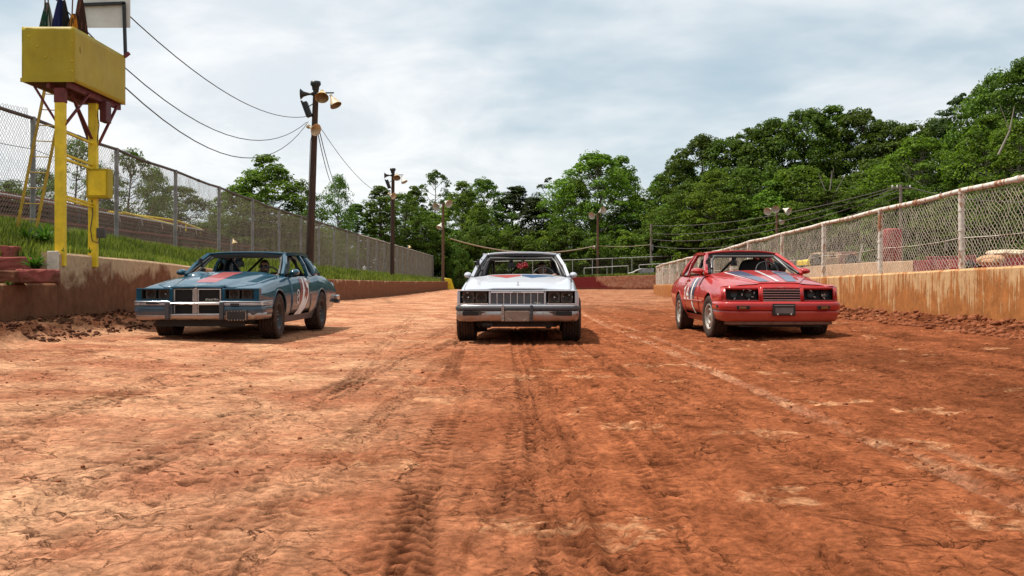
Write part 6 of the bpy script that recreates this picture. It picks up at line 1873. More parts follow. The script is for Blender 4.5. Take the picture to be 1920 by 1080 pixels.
# ================================================== white car
def white_car():
    P = mat_paint('white_car_paint', (0.47, 0.49, 0.53), .85, .66, .55, .06)
    keys = dict(hw=[(0, .872), (.2, .893), (.9, .91), (2.6, .915), (4.2, .90), (5.0, .86)], zs=[(0, .755), (.08, .772), (.6, .84), (1.1, .90), (1.55, .945), (2.2, .945), (3.3, .955), (3.7, .97), (4.6, .92), (5.0, .86)],
                zb=[(0, .56), (.5, .36), (1.3, .26), (4.3, .28), (5.0, .36)], crown=[(0, .012), (.5, .028), (1.5, .052), (1.9, .05)], xc=[(0, .40), (1.5, .52)], ridge=.012, prof=G_PROF, s0=.02,
                cage_z=1.325, cage_w=.54, cage_f=2.15, cluster=(-.70, 1.84, 1.19))
    c = Car('race_car', 'white race car with red and blue hood diamonds in the middle of the track', .077, 14.40, 0.004, R(-2.0), 5.02, keys, P, .95, 2.745, .335, .29, .80, .385)
    body(c, lambda y: c.hw(y) - .105, .10, 1.50, 3.82, (1.66, 2.86))
    greenhouse(c, dict(a0=(1.58, .775, .965), a1=(2.29, .610, 1.325), b0=(2.92, .80, .955), b1=(2.98, .625, 1.33), c0=(3.45, .80, .965), c1=(3.92, .76, .97), c2=(3.66, .60, 1.345), c3=(3.40, .612, 1.345)),
               dict(s0=2.22, s1=3.72, z=[1.392, 1.408, 1.412, 1.392], hw=[.632, .65, .625], drop=.038, bow=.10), MT['black'], 3.8)
    r = c.root
    # nose: header, pillars round the openings
    def nose(x0, x1, z0, z1, y0=-.005, y1=.10):
        mb = MB(); mb.bb(x0, x1, y0, y1, z0, z1); mb.build('nose_panel', P, r, bevel=.007)
    nose(-.868, .868, .757, .772, -.012, .11); nose(-.413, -.392, .575, .757); nose(.392, .413, .575, .757); nose(-.872, -.832, .56, .757); nose(.832, .872, .56, .757); nose(-.868, .868, .548, .574, -.01, .1)
    lamp_sockets(r, -.832, -.413, .574, .757, .004, [(-.715, .068, MT['bucket']), (-.525, .066, MT['bucket'])], 1); lamp_sockets(r, .413, .832, .574, .757, .004, [(.53, .068, MT['bucket']), (.715, .068, MT['bucket'])], 2)
    for sd in (-1, 1):
        mb = MB(); mb.bb(*sorted((sd * .42, sd * .85)), -.016, .0, .566, .582); mb.build('lamp_trim', MT['chrome'], r)
    # grille
    mb = MB(); mb.bb(-.392, .392, .045, .055, .565, .757); gr = mb.build('grille', MT['slot'], r)
    mb = MB()
    for k in range(97):
        x = -.385 + .77 * k / 96
        mb.bb(x - .0017, x + .0017, .006, .04, .568, .728)
    mb.bb(-.39, .39, .02, .035, .617, .620); mb.bb(-.39, .39, .02, .035, .672, .675)
    stuff(mb.build('grille_vane', simple('grey_vane', (.20, .20, .215), .45, .5), gr))
    for k in range(9):
        x = -.392 + .784 * k / 8
        q = MB(); q.bb(x - .0045, x + .0045, -.006, .03, .566, .73); q.build('grille_bar', MT['chrome'], gr)
    q = MB(); q.bb(-.385, .385, -.018, .03, .731, .752); q.build('grille_cap', mat_chrome('bright_cap', (.72, .72, .74), .3, .1), gr, bevel=.004)
    q = MB(); q.bb(-.40, .40, -.008, .02, .556, .567); q.build('grille_sill', MT['chrome'], gr)
    text_obj('BUICK', .022, gr, MT['black'], Matrix.Translation((0, -.0205, .741)) @ FACE, sx=1.9)
    text_obj('Regal', .028, gr, MT['lampwhite'], Matrix.Translation((.285, -.010, .588)) @ FACE, shear=.3, sx=1.7)
    # bumper
    path = [(x * .975, y) for x, y in [(-.895, .50), (-.897, .25), (-.888, .08), (-.855, .005), (-.79, -.035), (-.5, -.058), (0, -.066), (.5, -.058), (.79, -.035), (.855, .005), (.888, .08), (.897, .25), (.895, .50)]]
    mb = MB(); sweep(mb, path, [(-.06, .478), (.012, .478), (.02, .47), (.026, .42), (.014, .355), (-.008, .325), (-.05, .318)]); bp = mb.build('bumper', MT['chrome_dull'], r, bevel=.003)
    mb = MB(); sweep(mb, path, [(-.05, .54), (.028, .538), (.038, .525), (.038, .492), (.030, .479), (-.05, .479)]); mb.build('rubber_strip', MT['strip'], bp)
    mb = MB(); sweep(mb, path, [(-.06, .558), (.012, .556), (.022, .541), (-.05, .541)]); mb.build('bumper_top', mat_chrome('bright_top', (.75, .75, .77), .25, .15), bp)
    for sd in (-1, 1):
        mb = MB(); mb.bb(*sorted((sd * .45, sd * .79)), -.098 + .02, -.02, .405, .468); pl = mb.build('parking_lamp', MT['slot'], bp, bevel=.006)
        mb = MB(); mb.bb(*sorted((sd * .46, sd * .56)), -.081, -.03, .41, .462); mb.build('lamp_lens', simple('smoky_lens' + str(sd), (.05, .035, .028), .25), pl)
        mb = MB(); mb.bb(*sorted((sd * .185, sd * .228)), -.118, -.03, .325, .555); gd = mb.build('bumper_guard', MT['chrome_dull'] if sd < 0 else MT['strip'], bp, bevel=.008)
        for z in (.37, .43, .50):
            q = MB(); q.lathe([(0, -.004), (.007, -.003), (.008, 0)], (sd * .206, -.118, z), (0, 1, 0), 8); q.build('bolt_hole', MT['slot'], gd)
    mb = MB(); mb.bb(-.178, .178, -.112, -.09, .322, .478); lp = mb.build('plate', MT['plate'], bp, bevel=.01)
    for x in (-.12, -.09, .10, .13):
        q = MB(); q.lathe([(0, -.004), (.007, -.003), (.008, 0)], (x, -.112, .345 if abs(x) < .11 else .36), (0, 1, 0), 8); q.build('plate_bolt', MT['lampwhite'], lp)
    mb = MB(); mb.bb(-.52, .52, .12, .2, .235, .325); mb.bb(-.50, -.36, .02, .12, .25, .30); mb.build('lower_valance', MT['interior'], r)
    # hood ornament, diamonds, hood seams
    mb = MB(); z = c.hood_z(0, .34); mb.bar((0, .34, z), (0, .33, z + .055), .012, .018); mb.bar((-.02, .34, z + .006), (.02, .34, z + .006), .03, .006); mb.build('hood_ornament', MT['chrome'], r)
    Mr = simple('faded_red_paint', (.36, .035, .022), .45, coat=.3, var=.2, scale=5); Mb = simple('hood_blue_paint', (.010, .065, .16), .45, coat=.3, var=.2, scale=5)
    def diamond(x0, xa, x1, m):
        rows = [(1.50 - .45 * t, 0, 0) for t in np.linspace(0.02, 1, 9)]
        out = []
        for (y, _, _) in rows:
            t = (1.50 - y) / .45
            if t < .3: a = x0 + (xa - x0) * 0.25 * t / .3 if t > .12 else x0; b = x1
            out.append((y, x0 + (xa - .004 - x0) * max(0, (t - .10) / .90), x1 + (xa + .004 - x1) * max(0, (t - .42) / .58)))
        c.decal('hood_diamond', out, m)
    diamond(-.50, -.20, .015, Mr)
    rows = [(1.49 - .43 * t, .03 + (.19 - .03) * max(0, (t - .42) / .58), .56 + (.198 - .56) * max(0, (t - .1) / .9)) for t in np.linspace(0, 1, 9)]
    c.decal('hood_diamond', rows, Mb)
    for sd in (-1, 1):
        side_mirror(c, sd, 1.80, .855, 1.005, .125, .095, .13, P, (.80, 1.86, .955))
        wheel(c, sd, c.sf, 'steel'); wheel(c, sd, c.sr, 'steel')
        # dark seam at fender rear
        mb = MB(); mb.tube([(sd * (c.hw(y) - .10), y, c.hood_z(c.hw(y) - .10, y) + .004) for y in np.linspace(.95, 1.52, 6)], .006, 5); mb.build('hood_seam', MT['black'], r)
    interior(c, 1.50, .985, .37, headrest=.03)
    gadgets(c, -.17, 2.30, 1.335, r, wide=(.10, .34, 1.325))
    # netting on the passenger opening
    for k in range(5):
        mb = MB(); y = 1.95 + .17 * k; mb.tube([(-.775 + .0 * k, y, .96), (-.65, y + .14, 1.27)], .010, 5); mb.build('net_strap', MT['black'], r)
    # second mirror post hardware
    return c
# ================================================== blue car
def blue_car():
    P = mat_paint('blue_car_paint', (0.001, 0.056, 0.096), .40, .54, .85, .15, .45)
    keys = dict(hw=[(0, .87), (.2, .885), (.9, .895), (2.6, .895), (4.2, .88), (5.0, .835)], zs=[(0, .725), (.06, .742), (.5, .80), (1.0, .855), (1.6, .905), (2.2, .915), (3.2, .92), (3.6, .955), (4.3, .92), (5.0, .83)],
                zb=[(0, .55), (.5, .33), (1.3, .25), (4.3, .27), (5.0, .36)], crown=[(0, .010), (.5, .030), (1.5, .055), (1.9, .05)], xc=[(0, .36), (1.5, .56)], ridge=.026, prof=G_PROF, s0=.02,
                handle=MT['chrome'], cage_z=1.275, cage_w=.56, cage_f=2.15, cluster=(-.66, 1.95, 1.14))
    c = Car('race_car', 'dark blue race car with red hood stripe and white door stripe by the left wall', -4.39, 13.9, 0.066, R(-2.3), 5.08, keys, P, .98, 2.745, .335, .275, .765, .395)
    body(c, lambda y: c.hw(y) - .165 if y > .4 else c.hw(y) - .165 - (.4 - y) * .6, .06, 1.52, 3.85, (1.62, 2.92))
    greenhouse(c, dict(a0=(1.60, .765, .935), a1=(2.22, .630, 1.262), b0=(2.98, .81, .925), b1=(2.98, .645, 1.27), c0=(3.40, .81, .935), c1=(4.06, .77, .96), c2=(3.66, .60, 1.29), c3=(3.32, .632, 1.29), bw=.055),
               dict(s0=2.16, s1=3.70, z=[1.318, 1.332, 1.336, 1.318], hw=[.652, .67, .635], drop=.028, bow=.08), MT['black'], 3.85)
    r = c.root
    def nose(x0, x1, z0, z1, y0=-.005, y1=.10):
        mb = MB(); mb.bb(x0, x1, y0, y1, z0, z1); mb.build('nose_panel', P, r, bevel=.007)
    for sd in (-1, 1):
        a = sorted((sd * .355, sd * .872)); nose(a[0], a[1], .722, .742, -.012, .11); nose(a[0], a[1], .572, .592, -.012, .1)
        a = sorted((sd * .345, sd * .392)); nose(a[0], a[1], .55, .735, -.02, .12)
        a = sorted((sd * .79, sd * .872)); nose(a[0], a[1], .575, .735, -.002, .1)
    # peaked hood lip above the grille
    mb = MB(); mb.grid([[(x, -.045 + .09 * abs(x) / .36, .735 + .014 * (1 - abs(x) / .36)), (x, .02, .752 + .018 * (1 - abs(x) / .36)), (x, .10, c.hood_z(x, .1) + .001)] for x in np.linspace(-.36, .36, 13)]); mb.build('hood_lip', P, r, solid=.015)
    for (a, b, sd_) in ((-.79, -.392, 3), (.392, .79, 4)):
        lamp_sockets(r, a, b, .592, .722, .0, [((a * .73 + b * .27), .058, MT['bucket']), ((a * .27 + b * .73), .058, MT['bucket'])], sd_, bits=False)
        mb = MB()
        for x0, x1, z0, z1 in ((a, b, .716, .724), (a, b, .590, .598), (a, a + .008, .59, .724), (b - .008, b, .59, .724), ((a + b) / 2 - .005, (a + b) / 2 + .005, .595, .72)): mb.bb(x0, x1, -.012, .004, z0, z1)
        mb.build('lamp_trim', MT['blackmetal'], r)
    # grille, peaked in the middle
    gm = simple('grille_mesh_black', (.016, .015, .014), .6)
    for (z0, z1, nm) in ((.552, .728, 'grille'), (.385, .515, 'lower_grille')):
        for sd in (-1, 1):
            def gp(x, y, z): return (sd * x, y + (.075 * (x / .335) - .075), z)
            mb = MB(); mb.add([gp(.03, .05, z0), gp(.325, .05, z0), gp(.325, .05, z1), gp(.03, .05, z1)], [(0, 1, 2, 3)])
            g_ = mb.build(nm, MT['slot'], r)
            mb = MB()
            n = 11 if nm == 'grille' else 8
            for k in range(n):
                z = z0 + (z1 - z0) * (k + .5) / n; mb.bar(gp(.03, .02, z), gp(.325, .02, z), .02, .0035)
            for k in range(22):
                x = .035 + .285 * k / 21; mb.bar(gp(x, .028, z0), gp(x, .028, z1), .004, .01)
            stuff(mb.build('grille_vane', gm, g_))
            for (x0, zz0, x1, zz1) in ((.03, z1, .33, z1), (.03, z0, .33, z0), (.325, z0, .325, z1), (.035, z0, .035, z1)):
                q = MB(); q.bar(gp(x0, .0, zz0), gp(x1, .0, zz1), .02, .011) if zz0 == zz1 else q.bar(gp(x0, 0, zz0), gp(x1, 0, zz1), .012, .02); q.build('grille_frame', MT['chrome'], g_)
    mb = MB(); mb.bb(-.024, .024, -.092, -.03, .37, .738); mb.build('grille_divider', MT['chrome_dull'], r, bevel=.006)
    mb = MB(); z = .745; mb.bar((0, -.05, z + .008), (0, .12, z + .05), .008, .014); mb.build('hood_ornament', MT['chrome'], r)
    text_obj('Grand Prix', .042, r, MT['lampwhite'], Matrix.Translation((.215, -.046, .585)) @ Matrix.Rotation(R(13), 4, 'Z') @ FACE, shear=.35, sx=.95)
    # bumper
    path = [(-.90, .52), (-.902, .25), (-.895, .06), (-.865, -.03), (-.80, -.075), (-.6, -.095), (-.35, -.105), (0, -.125), (.35, -.105), (.6, -.095), (.80, -.075), (.865, -.03), (.895, .06), (.902, .25), (.90, .52)]
    left, right = path[:7], path[8:]
    mid = [(-.35, -.105), (0, -.128), (.35, -.105)]
    mb = MB(); sweep(mb, path, [(-.06, .37), (.0, .372), (.004, .365), (-.012, .312), (-.06, .300)]) ; bp = mb.build('bumper', MT['chrome_dull'], r)
    for seg in (left, right):
        mb = MB(); sweep(mb, seg, [(-.10, .50), (.004, .498), (.012, .47), (.012, .40), (.002, .372), (-.08, .370)]); mb.build('bumper_face', P, bp)
        for z in (.512, .533, .555):
            mb = MB(); sweep(mb, seg, [(-.04, z + .006), (.016, z + .006), (.020, z), (.016, z - .006), (-.04, z - .006)]); mb.build('bumper_strip', MT['chrome'], bp)
        mb = MB(); sweep(mb, seg, [(-.12, .572), (.004, .568), (.012, .560), (-.05, .498)]); mb.build('bumper_top', P, bp)
    mb = MB(); sweep(mb, mid, [(-.03, .545), (.012, .543), (.016, .532), (.012, .522), (-.03, .520)]); mb.build('cross_bar', MT['chrome'], bp)
    mb = MB(); sweep(mb, mid, [(-.03, .385), (.006, .383), (.012, .372), (-.03, .370)]); mb.build('grille_sill', MT['chrome'], bp)
    for sd in (-1, 1):
        mb = MB(); mb.bb(*sorted((sd * .352, sd * .412)), -.155, -.03, .305, .552); mb.build('bumper_guard', MT['strip'], bp, bevel=.015)
    mb = MB(); mb.bb(.50, .62, -.122, -.09, .497, .535); mb.bb(-.68, -.5, -.122, -.09, .517, .545); mb.build('strip_gap', MT['black'], bp, bevel=.004)
    mb = MB(); mb.bb(.868, .905, .02, .10, .50, .565); mb.build('bumper_tip', MT['lampwhite'], bp, bevel=.01)
    mb = MB(); sweep(mb, [(.72, -.095), (.865, -.03), (.90, .10), (.905, .20)], [(-.05, .40), (.015, .40), (.012, .34), (-.03, .325)]); mb.build('bumper_corner', MT['chrome_dull'], bp)
    # plate carrier hanging under the right side
    pc = MB(); pc.bb(.435, .745, -.135, -.10, .285, .445); pcb = pc.build('plate_carrier', MT['blackmetal'], r, bevel=.02)
    for k in range(26):
        q = MB(); t = k / 26 * 2 * math.pi; q.box((.59 + .135 * max(-1, min(1, 1.3 * math.cos(t))), -.139, .365 + .062 * max(-1, min(1, 1.3 * math.sin(t)))), (.014, .008, .008), rot=Matrix.Rotation(random.uniform(0, 3), 3, 'Y')); q.build('chrome_stud', MT['chrome'], pcb)
    mb = MB(); mb.bb(-.60, .62, .06, .16, .205, .305); mb.build('lower_valance', MT['interior'], r)
    # stripes
    Mr = simple('faded_red_stripe', (.34, .035, .030), .4, coat=.5, var=.2, scale=5)
    c.decal('hood_stripe', [(1.48, -.13, .17), (1.0, -.135, .17), (.55, -.14, .165), (.30, -.135, .16)], Mr)
    # scoops at the rear of the hood
    for sd in (-1,):
        mb = MB(); x0 = -.42
        G = []
        for (y, w, h) in ((1.06, .10, .004), (1.10, .13, .045), (1.25, .13, .05), (1.42, .11, .02)): G.append([(x0 + w * math.cos(a), y, c.hood_z(x0, y) + h * math.sin(a)) for a in np.linspace(math.pi, 0, 9)])
        mb.grid(G, flip=True); mb.add(G[1], [tuple(range(9))]); mb.build('hood_scoop', P, r)
    # door stripe, 8, red patches
    W = MT['white_paint']; Rd = simple('dark_red_patch', (.20, .020, .014), .5, coat=.3, var=.3, scale=8)
    c.decal('door_stripe', [(.895, 2.42, 2.80), (.80, 2.40, 2.78), (.66, 2.34, 2.72), (.54, 2.27, 2.66), (.42, 2.12, 2.52), (.31, 1.92, 2.34)], W, 1)
    c.decal('door_patch', [(.895, 2.52, 2.58), (.83, 2.50, 2.60), (.76, 2.47, 2.62), (.70, 2.50, 2.68), (.64, 2.44, 2.66), (.59, 2.42, 2.60)], Rd, 1, .0075)
    c.decal('door_patch', [(.595, 2.42, 2.47), (.55, 2.43, 2.445)], Rd, 1, .0075); c.decal('door_patch', [(.595, 2.53, 2.60), (.53, 2.55, 2.56)], Rd, 1, .0075)
    c.decal('door_stripe', [(.88, 2.20, 2.40), (.80, 2.24, 2.38), (.68, 2.18, 2.33), (.58, 2.12, 2.27), (.49, 2.06, 2.2)], Rd, 1, .006)
    mb = MB(); cy, cz = 2.03, .60
    for (oz, ry, rz_) in ((.052, .060, .048), (-.050, .070, .054)):
        c.stroke(mb, [(cy + ry * math.cos(t) + .25 * (oz), cz + oz + rz_ * math.sin(t)) for t in np.linspace(0, 2 * math.pi, 17)], .028, 1, .0075)
    mb.build('race_number', MT['white_paint'], r)
    for sd in (-1, 1):
        side_mirror(c, sd, 1.84, .90, .985, .15, .10, .15, P, (.80, 1.90, .925))
        wheel(c, sd, c.sf, 'steel', R(3)); wheel(c, sd, c.sr, 'steel')
        mb = MB(); mb.bb(*sorted((sd * .80, sd * .905)), 4.93, 5.12, .50, .585); mb.build('rear_bumper_end', MT['chrome'], r, bevel=.02)
        mb = MB(); mb.bb(*sorted((sd * .82, sd * .908)), 4.98, 5.10, .43, .495); mb.build('rear_bumper_face', MT['strip'], r, bevel=.01)
    interior(c, 1.52, .925, .37, headrest=-.14)
    gadgets(c, -.12, 2.28, 1.285, r)
    return c
# ================================================== red car
def red_car():
    P = mat_paint('red_car_paint', (0.40, 0.020, 0.018), .50, .52, .8, .14, .45)
    prof = [(0, .10), (.12, .05), (.25, .02), (.42, .004), (.55, 0), (.68, .012), (.82, .045), (.92, .085), (.98, .12), (1.0, .15)]
    keys = dict(hw=[(0, .80), (.11, .842), (.3, .868), (1.0, .885), (2.6, .89), (4.0, .875), (4.6, .84), (5.0, .78)], zs=[(0, .765), (.10, .795), (.4, .835), (1.0, .90), (1.6, .955), (2.2, .965), (3.3, .97), (3.9, .975), (4.6, .94), (5.0, .86)],
                zb=[(0, .55), (.5, .36), (1.3, .26), (4.2, .28), (5.0, .40)], crown=[(0, .035), (.5, .05), (1.5, .075), (1.9, .07)], xc=[(0, .29), (1.5, .50)], ridge=.012, prof=prof, s0=.115,
                cage_z=1.33, cage_w=.52, cage_f=2.2, cluster=(-.70, 1.86, 1.19))
    c = Car('race_car', 'red race car with blue and white stripes and white door number by the right wall', 3.94, 14.55, 0.035, R(0.4), 5.0, keys, P, .97, 2.645, .330, .245, .765, .385)
    body(c, lambda y: min(c.hw(y) - .15, .30 + (y - .10) * .40), .12, 1.55, 4.05, (1.72, 3.05))
    greenhouse(c, dict(a0=(1.62, .775, .985), a1=(2.47, .598, 1.325), b0=(3.08, .795, .975), b1=(3.12, .605, 1.345), c0=(3.60, .79, .98), c1=(4.22, .74, .98), c2=(3.72, .56, 1.35), c3=(3.42, .595, 1.355), bw=.05),
               dict(s0=2.38, s1=3.76, z=[1.396, 1.41, 1.408, 1.385], hw=[.622, .636, .58], drop=.048, bow=.12), MT['black'], 4.0)
    r = c.root
    # sloping nose
    def nx(x): return .004 + .055 * (abs(x) / .85) ** 2.0 + (0 if abs(x) < .7 else .06 * ((abs(x) - .7) / .15) ** 2)      # plan curve of the nose
    def face(nm, segs, m, thick=.03):
        for (x0, x1, z0, z1, t0, t1) in segs:
            G = [[(x, nx(x) + t0, z0), (x, nx(x) + t1, z1)] for x in np.linspace(x0, x1, 11)]
            mb = MB(); mb.grid(G, flip=True); mb.build(nm, m, r, solid=thick)
    face('nose_panel', [(-.86, .86, .772, .80, .030, .075), (-.305, -.272, .585, .775, -.028, .0), (.272, .305, .585, .775, -.028, .0), (-.30, .30, .775, .80, .0, .045), (-.858, -.80, .575, .775, .0, .035), (.80, .858, .575, .775, .0, .035), (-.33, -.30, .585, .775, -.01, .03), (.30, .33, .585, .775, -.01, .03)], P)
    mb = MB(); mb.grid([[(x, nx(x) + .075, .80), (x, nx(x) + .11, .80 + .6 * (c.hood_z(x, nx(x) + .14) - .80)), (x, nx(x) + .16, c.hood_z(x, nx(x) + .16) + .002)] for x in np.linspace(-.835, .835, 25)], flip=True); mb.build('header_panel', P, r)
    mb = MB(); mb.bb(-.78, .78, .30, .36, .56, .80); mb.build('nose_backing', MT['slot'], r)
    # lamp openings, raked
    for sd in (-1, 1):
        G = []
        for x in np.linspace(.33, .81, 9): G.append([(sd * x, nx(x) + .10, .592), (sd * x, nx(x) + .13, .775)])
        mb = MB(); mb.grid(G, flip=sd < 0); hl = mb.build('headlight_bucket', MT['slot'], r)
        g = random.Random(9 + sd)
        for cx in (.46, .67):
            q = MB(); q.lathe([(.070, 0), (.066, .03), (.045, .05), (0, .052)], (sd * cx, nx(cx) + .055, .685), (0, 1, 0), 16); q.build('lamp_ring', MT['blackmetal'], hl)
        for k in range(9):
            q = MB(); x = g.uniform(.36, .80); cc = Vector((sd * x, nx(x) + .045, g.uniform(.60, .76))); a = g.uniform(0, 3.1); v = Vector((math.cos(a), 0, math.sin(a))) * .016
            q.bar(cc - v, cc + v, .007, .007); q.build('clip', MT['lampwhite' if k % 2 else 'chrome'], hl)
        mb = MB()
        for x in np.linspace(.33, .84, 10)[:-1]: mb.bar((sd * x, nx(x) - .004, .588), (sd * (x + .057), nx(x + .057) - .004, .588), .03, .014)
        mb.build('lamp_sill', MT['redtrim'], r)
    mb = MB(); mb.bb(-.272, .272, .02, .03, .585, .775); gr = mb.build('grille', MT['slot'], r)
    for k in range(5):
        z = .600 + .036 * k
        q = MB(); q.bb(-.27, .27, -.022 + .004 * k, .018, z - .0045, z + .0045); q.build('grille_slat', simple('pinkish_chrome', (.55, .33, .31), .35, .6) if k == 0 else bpy.data.materials['pinkish_chrome'], gr, bevel=.002)
    q = MB(); q.bb(-.275, .275, -.022, .0, .578, .586); q.build('grille_sill', MT['chrome'], gr)
    for k in range(6):
        x = -.225 + .09 * k; q = MB(); q.bb(x - .003, x + .003, -.002, .018, .59, .772); q.build('grille_post', MT['slot'], gr)
    mb = MB(); z = .792; mb.add([(-.10, .028, z + .002), (0, .024, z - .008), (.10, .028, z + .002), (0, .02, z - .014)], [(0, 1, 2, 3)]); mb.build('wing_emblem', MT['chrome_dull'], r, solid=.004)
    # wraparound bumper
    path = [(x * .97, y) for x, y in [(-.905, .56), (-.908, .30), (-.90, .14), (-.875, .055), (-.82, .0), (-.70, -.045), (-.45, -.085), (0, -.105), (.45, -.085), (.70, -.045), (.82, .0), (.875, .055), (.90, .14), (.908, .30), (.905, .56)]]
    mb = MB(); sweep(mb, path, [(-.12, .575), (-.02, .572), (.012, .560), (.024, .535), (.024, .46), (.016, .448), (-.05, .446)]); bp = mb.build('bumper', P, r)
    mb = MB(); sweep(mb, path, [(-.06, .444), (.006, .442), (.004, .40), (-.02, .315), (-.05, .285), (-.10, .275)]); mb.build('bumper_cover', P, bp)
    p2 = [(x * .93, y + .05) for x, y in path[2:-2]]
    mb = MB(); sweep(mb, p2, [(-.08, .30), (-.03, .292), (-.012, .262), (-.02, .235), (-.08, .228)]); mb.build('chin_spoiler', simple('dusty_lip', (.15, .085, .058), .8, var=.4), r)
    mb = MB(); mb.bb(-.6, .6, .05, .2, .20, .29); mb.build('lower_valance', MT['interior'], r)
    for sd in (-1, 1):
        x = .585
        q = MB(); q.box((sd * x, -.105 + .008, .487), (.185, .03, .052), rot=Matrix.Rotation(sd * R(8), 3, 'Z')); tl = q.build('turn_lamp', MT['slot'], bp, bevel=.004)
        q = MB(); q.box((sd * (x + .01), -.112, .487), (.10, .028, .034), rot=Matrix.Rotation(sd * R(8), 3, 'Z')); q.build('lamp_lens', MT['amber'], tl)
        q = MB(); q.box((sd * .902, .20, .50), (.012, .10, .04)); q.build('side_marker', MT['slot'], bp, bevel=.004)
        wheel(c, sd, c.sf, 'silver', R(5)); wheel(c, sd, c.sr, 'silver')
        side_mirror(c, sd, 1.90, .875, 1.045, .20, .105, .20, P, (.80, 1.86, .975))
        # rub strip on flank
        q = MB(); q.tube([(sd * (c.xside(y, .555) + .004), y, .555) for y in np.linspace(c.sf + c.Ra + .03, c.sr - c.Ra - .03, 10)], .012, 6); q.build('rub_strip', P, r)
    mb = MB(); mb.bb(-.165, .165, -.142, -.10, .372, .545); pf = mb.build('plate_frame', MT['blackmetal'], r, bevel=.008)
    mb = MB(); mb.bb(-.13, .13, -.147, -.14, .405, .488); mb.build('plate', simple('grey_plate', (.14, .12, .11), .5, .3, var=.3), pf)
    mb = MB(); mb.bb(-.15, .15, -.150, -.14, .515, .522); mb.build('frame_edge', MT['chrome'], pf)
    for x in (-.095, .10):
        q = MB(); q.lathe([(0, -.008), (.012, -.006), (.014, 0)], (x, -.146, .392), (0, 1, 0), 8); q.build('plate_bolt', MT['lampwhite'], pf)
    # stripes
    B = simple('dark_stripe_blue', (.016, .030, .085), .45, coat=.6, var=.2); W = simple('worn_white_stripe', (.52, .46, .45), .5, coat=.5, var=.25, scale=6)
    def hs(rows, m, l=.008): c.decal('hood_stripe', rows, m, None, l)
    hs([(1.50, -.47, -.24), (.9, -.40, -.19), (.20, -.275, -.125)], B); hs([(1.50, .24, .47), (.9, .19, .40), (.20, .125, .275)], B)
    hs([(1.50, -.030, .030), (.9, -.028, .028), (.20, -.026, .026)], W)
    hs([(1.50, -.515, -.490), (.9, -.435, -.418), (.42, -.345, -.340)], W, .009)
    c.decal('door_stripe', [(.93, 2.16, 2.26), (.80, 2.20, 2.30), (.68, 2.24, 2.34), (.58, 2.26, 2.36), (.44, 2.20, 2.30), (.34, 2.10, 2.20)], MT['white_paint'], -1, .0075)
    c.decal('door_stripe', [(.92, 1.97, 2.12), (.78, 2.02, 2.17), (.66, 2.07, 2.21), (.57, 2.09, 2.23)], B, -1, .0075); c.decal('door_stripe', [(.92, 2.30, 2.42), (.78, 2.34, 2.46), (.66, 2.38, 2.50), (.57, 2.40, 2.52)], B, -1, .0075)
    mb = MB()
    c.stroke(mb, [(2.99, .73), (2.91, .785), (2.91, .785)], .035, -1); c.stroke(mb, [(2.91, .785), (2.91, .585)], .05, -1); c.stroke(mb, [(2.99, .578), (2.83, .578)], .034, -1)
    c.stroke(mb, [(2.62, .775), (2.62, .585)], .05, -1); c.stroke(mb, [(2.62, .775), (2.76, .645), (2.56, .645)], .036, -1); c.stroke(mb, [(2.69, .578), (2.55, .578)], .03, -1)
    mb.build('race_number', MT['white_paint'], r)
    interior(c, 1.55, 1.005, .36, headrest=.05, wheelz=.05, net=False)
    gadgets(c, -.14, 2.42, 1.345, r, wide=(-.04, .36, 1.315))
    # big headrest wings of the race seat and a helmet net
    mb = MB(); rows = []
    for (z, w) in ((.98, .24), (1.10, .235), (1.18, .21), (1.235, .16), (1.26, .06)): rows.append([(.30 + w * math.cos(t), 2.95 + .10 * math.sin(t), z) for t in np.linspace(0, 2 * math.pi, 19)])
    mb.grid(rows); mb.build('headrest', MT['interior'], r)
    mb = MB(); rows = []
    for k in range(9):
        a = math.pi * (k / 8 - .5); rows.append([(.60 + .135 * math.cos(a) * math.cos(t), 2.35 + .11 * math.cos(a) * math.sin(t), 1.10 + .125 * math.sin(a)) for t in np.linspace(0, 2 * math.pi, 19)])
    mb.grid(rows); mb.build('padded_side_bolster', MT['black'], r)
    return c
MT['redtrim'] = simple('scuffed_red_trim', (.36, .05, .055), .5, var=.3, scale=20)
WC = white_car(); BC = blue_car(); RC = red_car()
# ------------------------------------------------------------------ drivers
def skin_mesh(joints, edges, root=0):
    """joints: (co, radius); grown with a skin modifier, returned as bmesh"""
    me = bpy.data.meshes.new('tmp'); me.from_pydata([j[0] for j in joints], edges, [])
    ob = bpy.data.objects.new('tmp', me); COL.objects.link(ob)
    md = ob.modifiers.new('skin', 'SKIN'); md.use_smooth_shade = True
    for i, j in enumerate(joints):
        sv = me.skin_vertices[0].data[i]; rr = j[1]; sv.radius = rr if isinstance(rr, tuple) else (rr, rr)
        sv.use_root = i == root
    sd = ob.modifiers.new('sub', 'SUBSURF'); sd.levels = 2; sd.render_levels = 2
    dg = bpy.context.evaluated_depsgraph_get(); dg.update()
    m2 = bpy.data.meshes.new_from_object(ob.evaluated_get(dg))
    bpy.data.objects.remove(ob); return m2

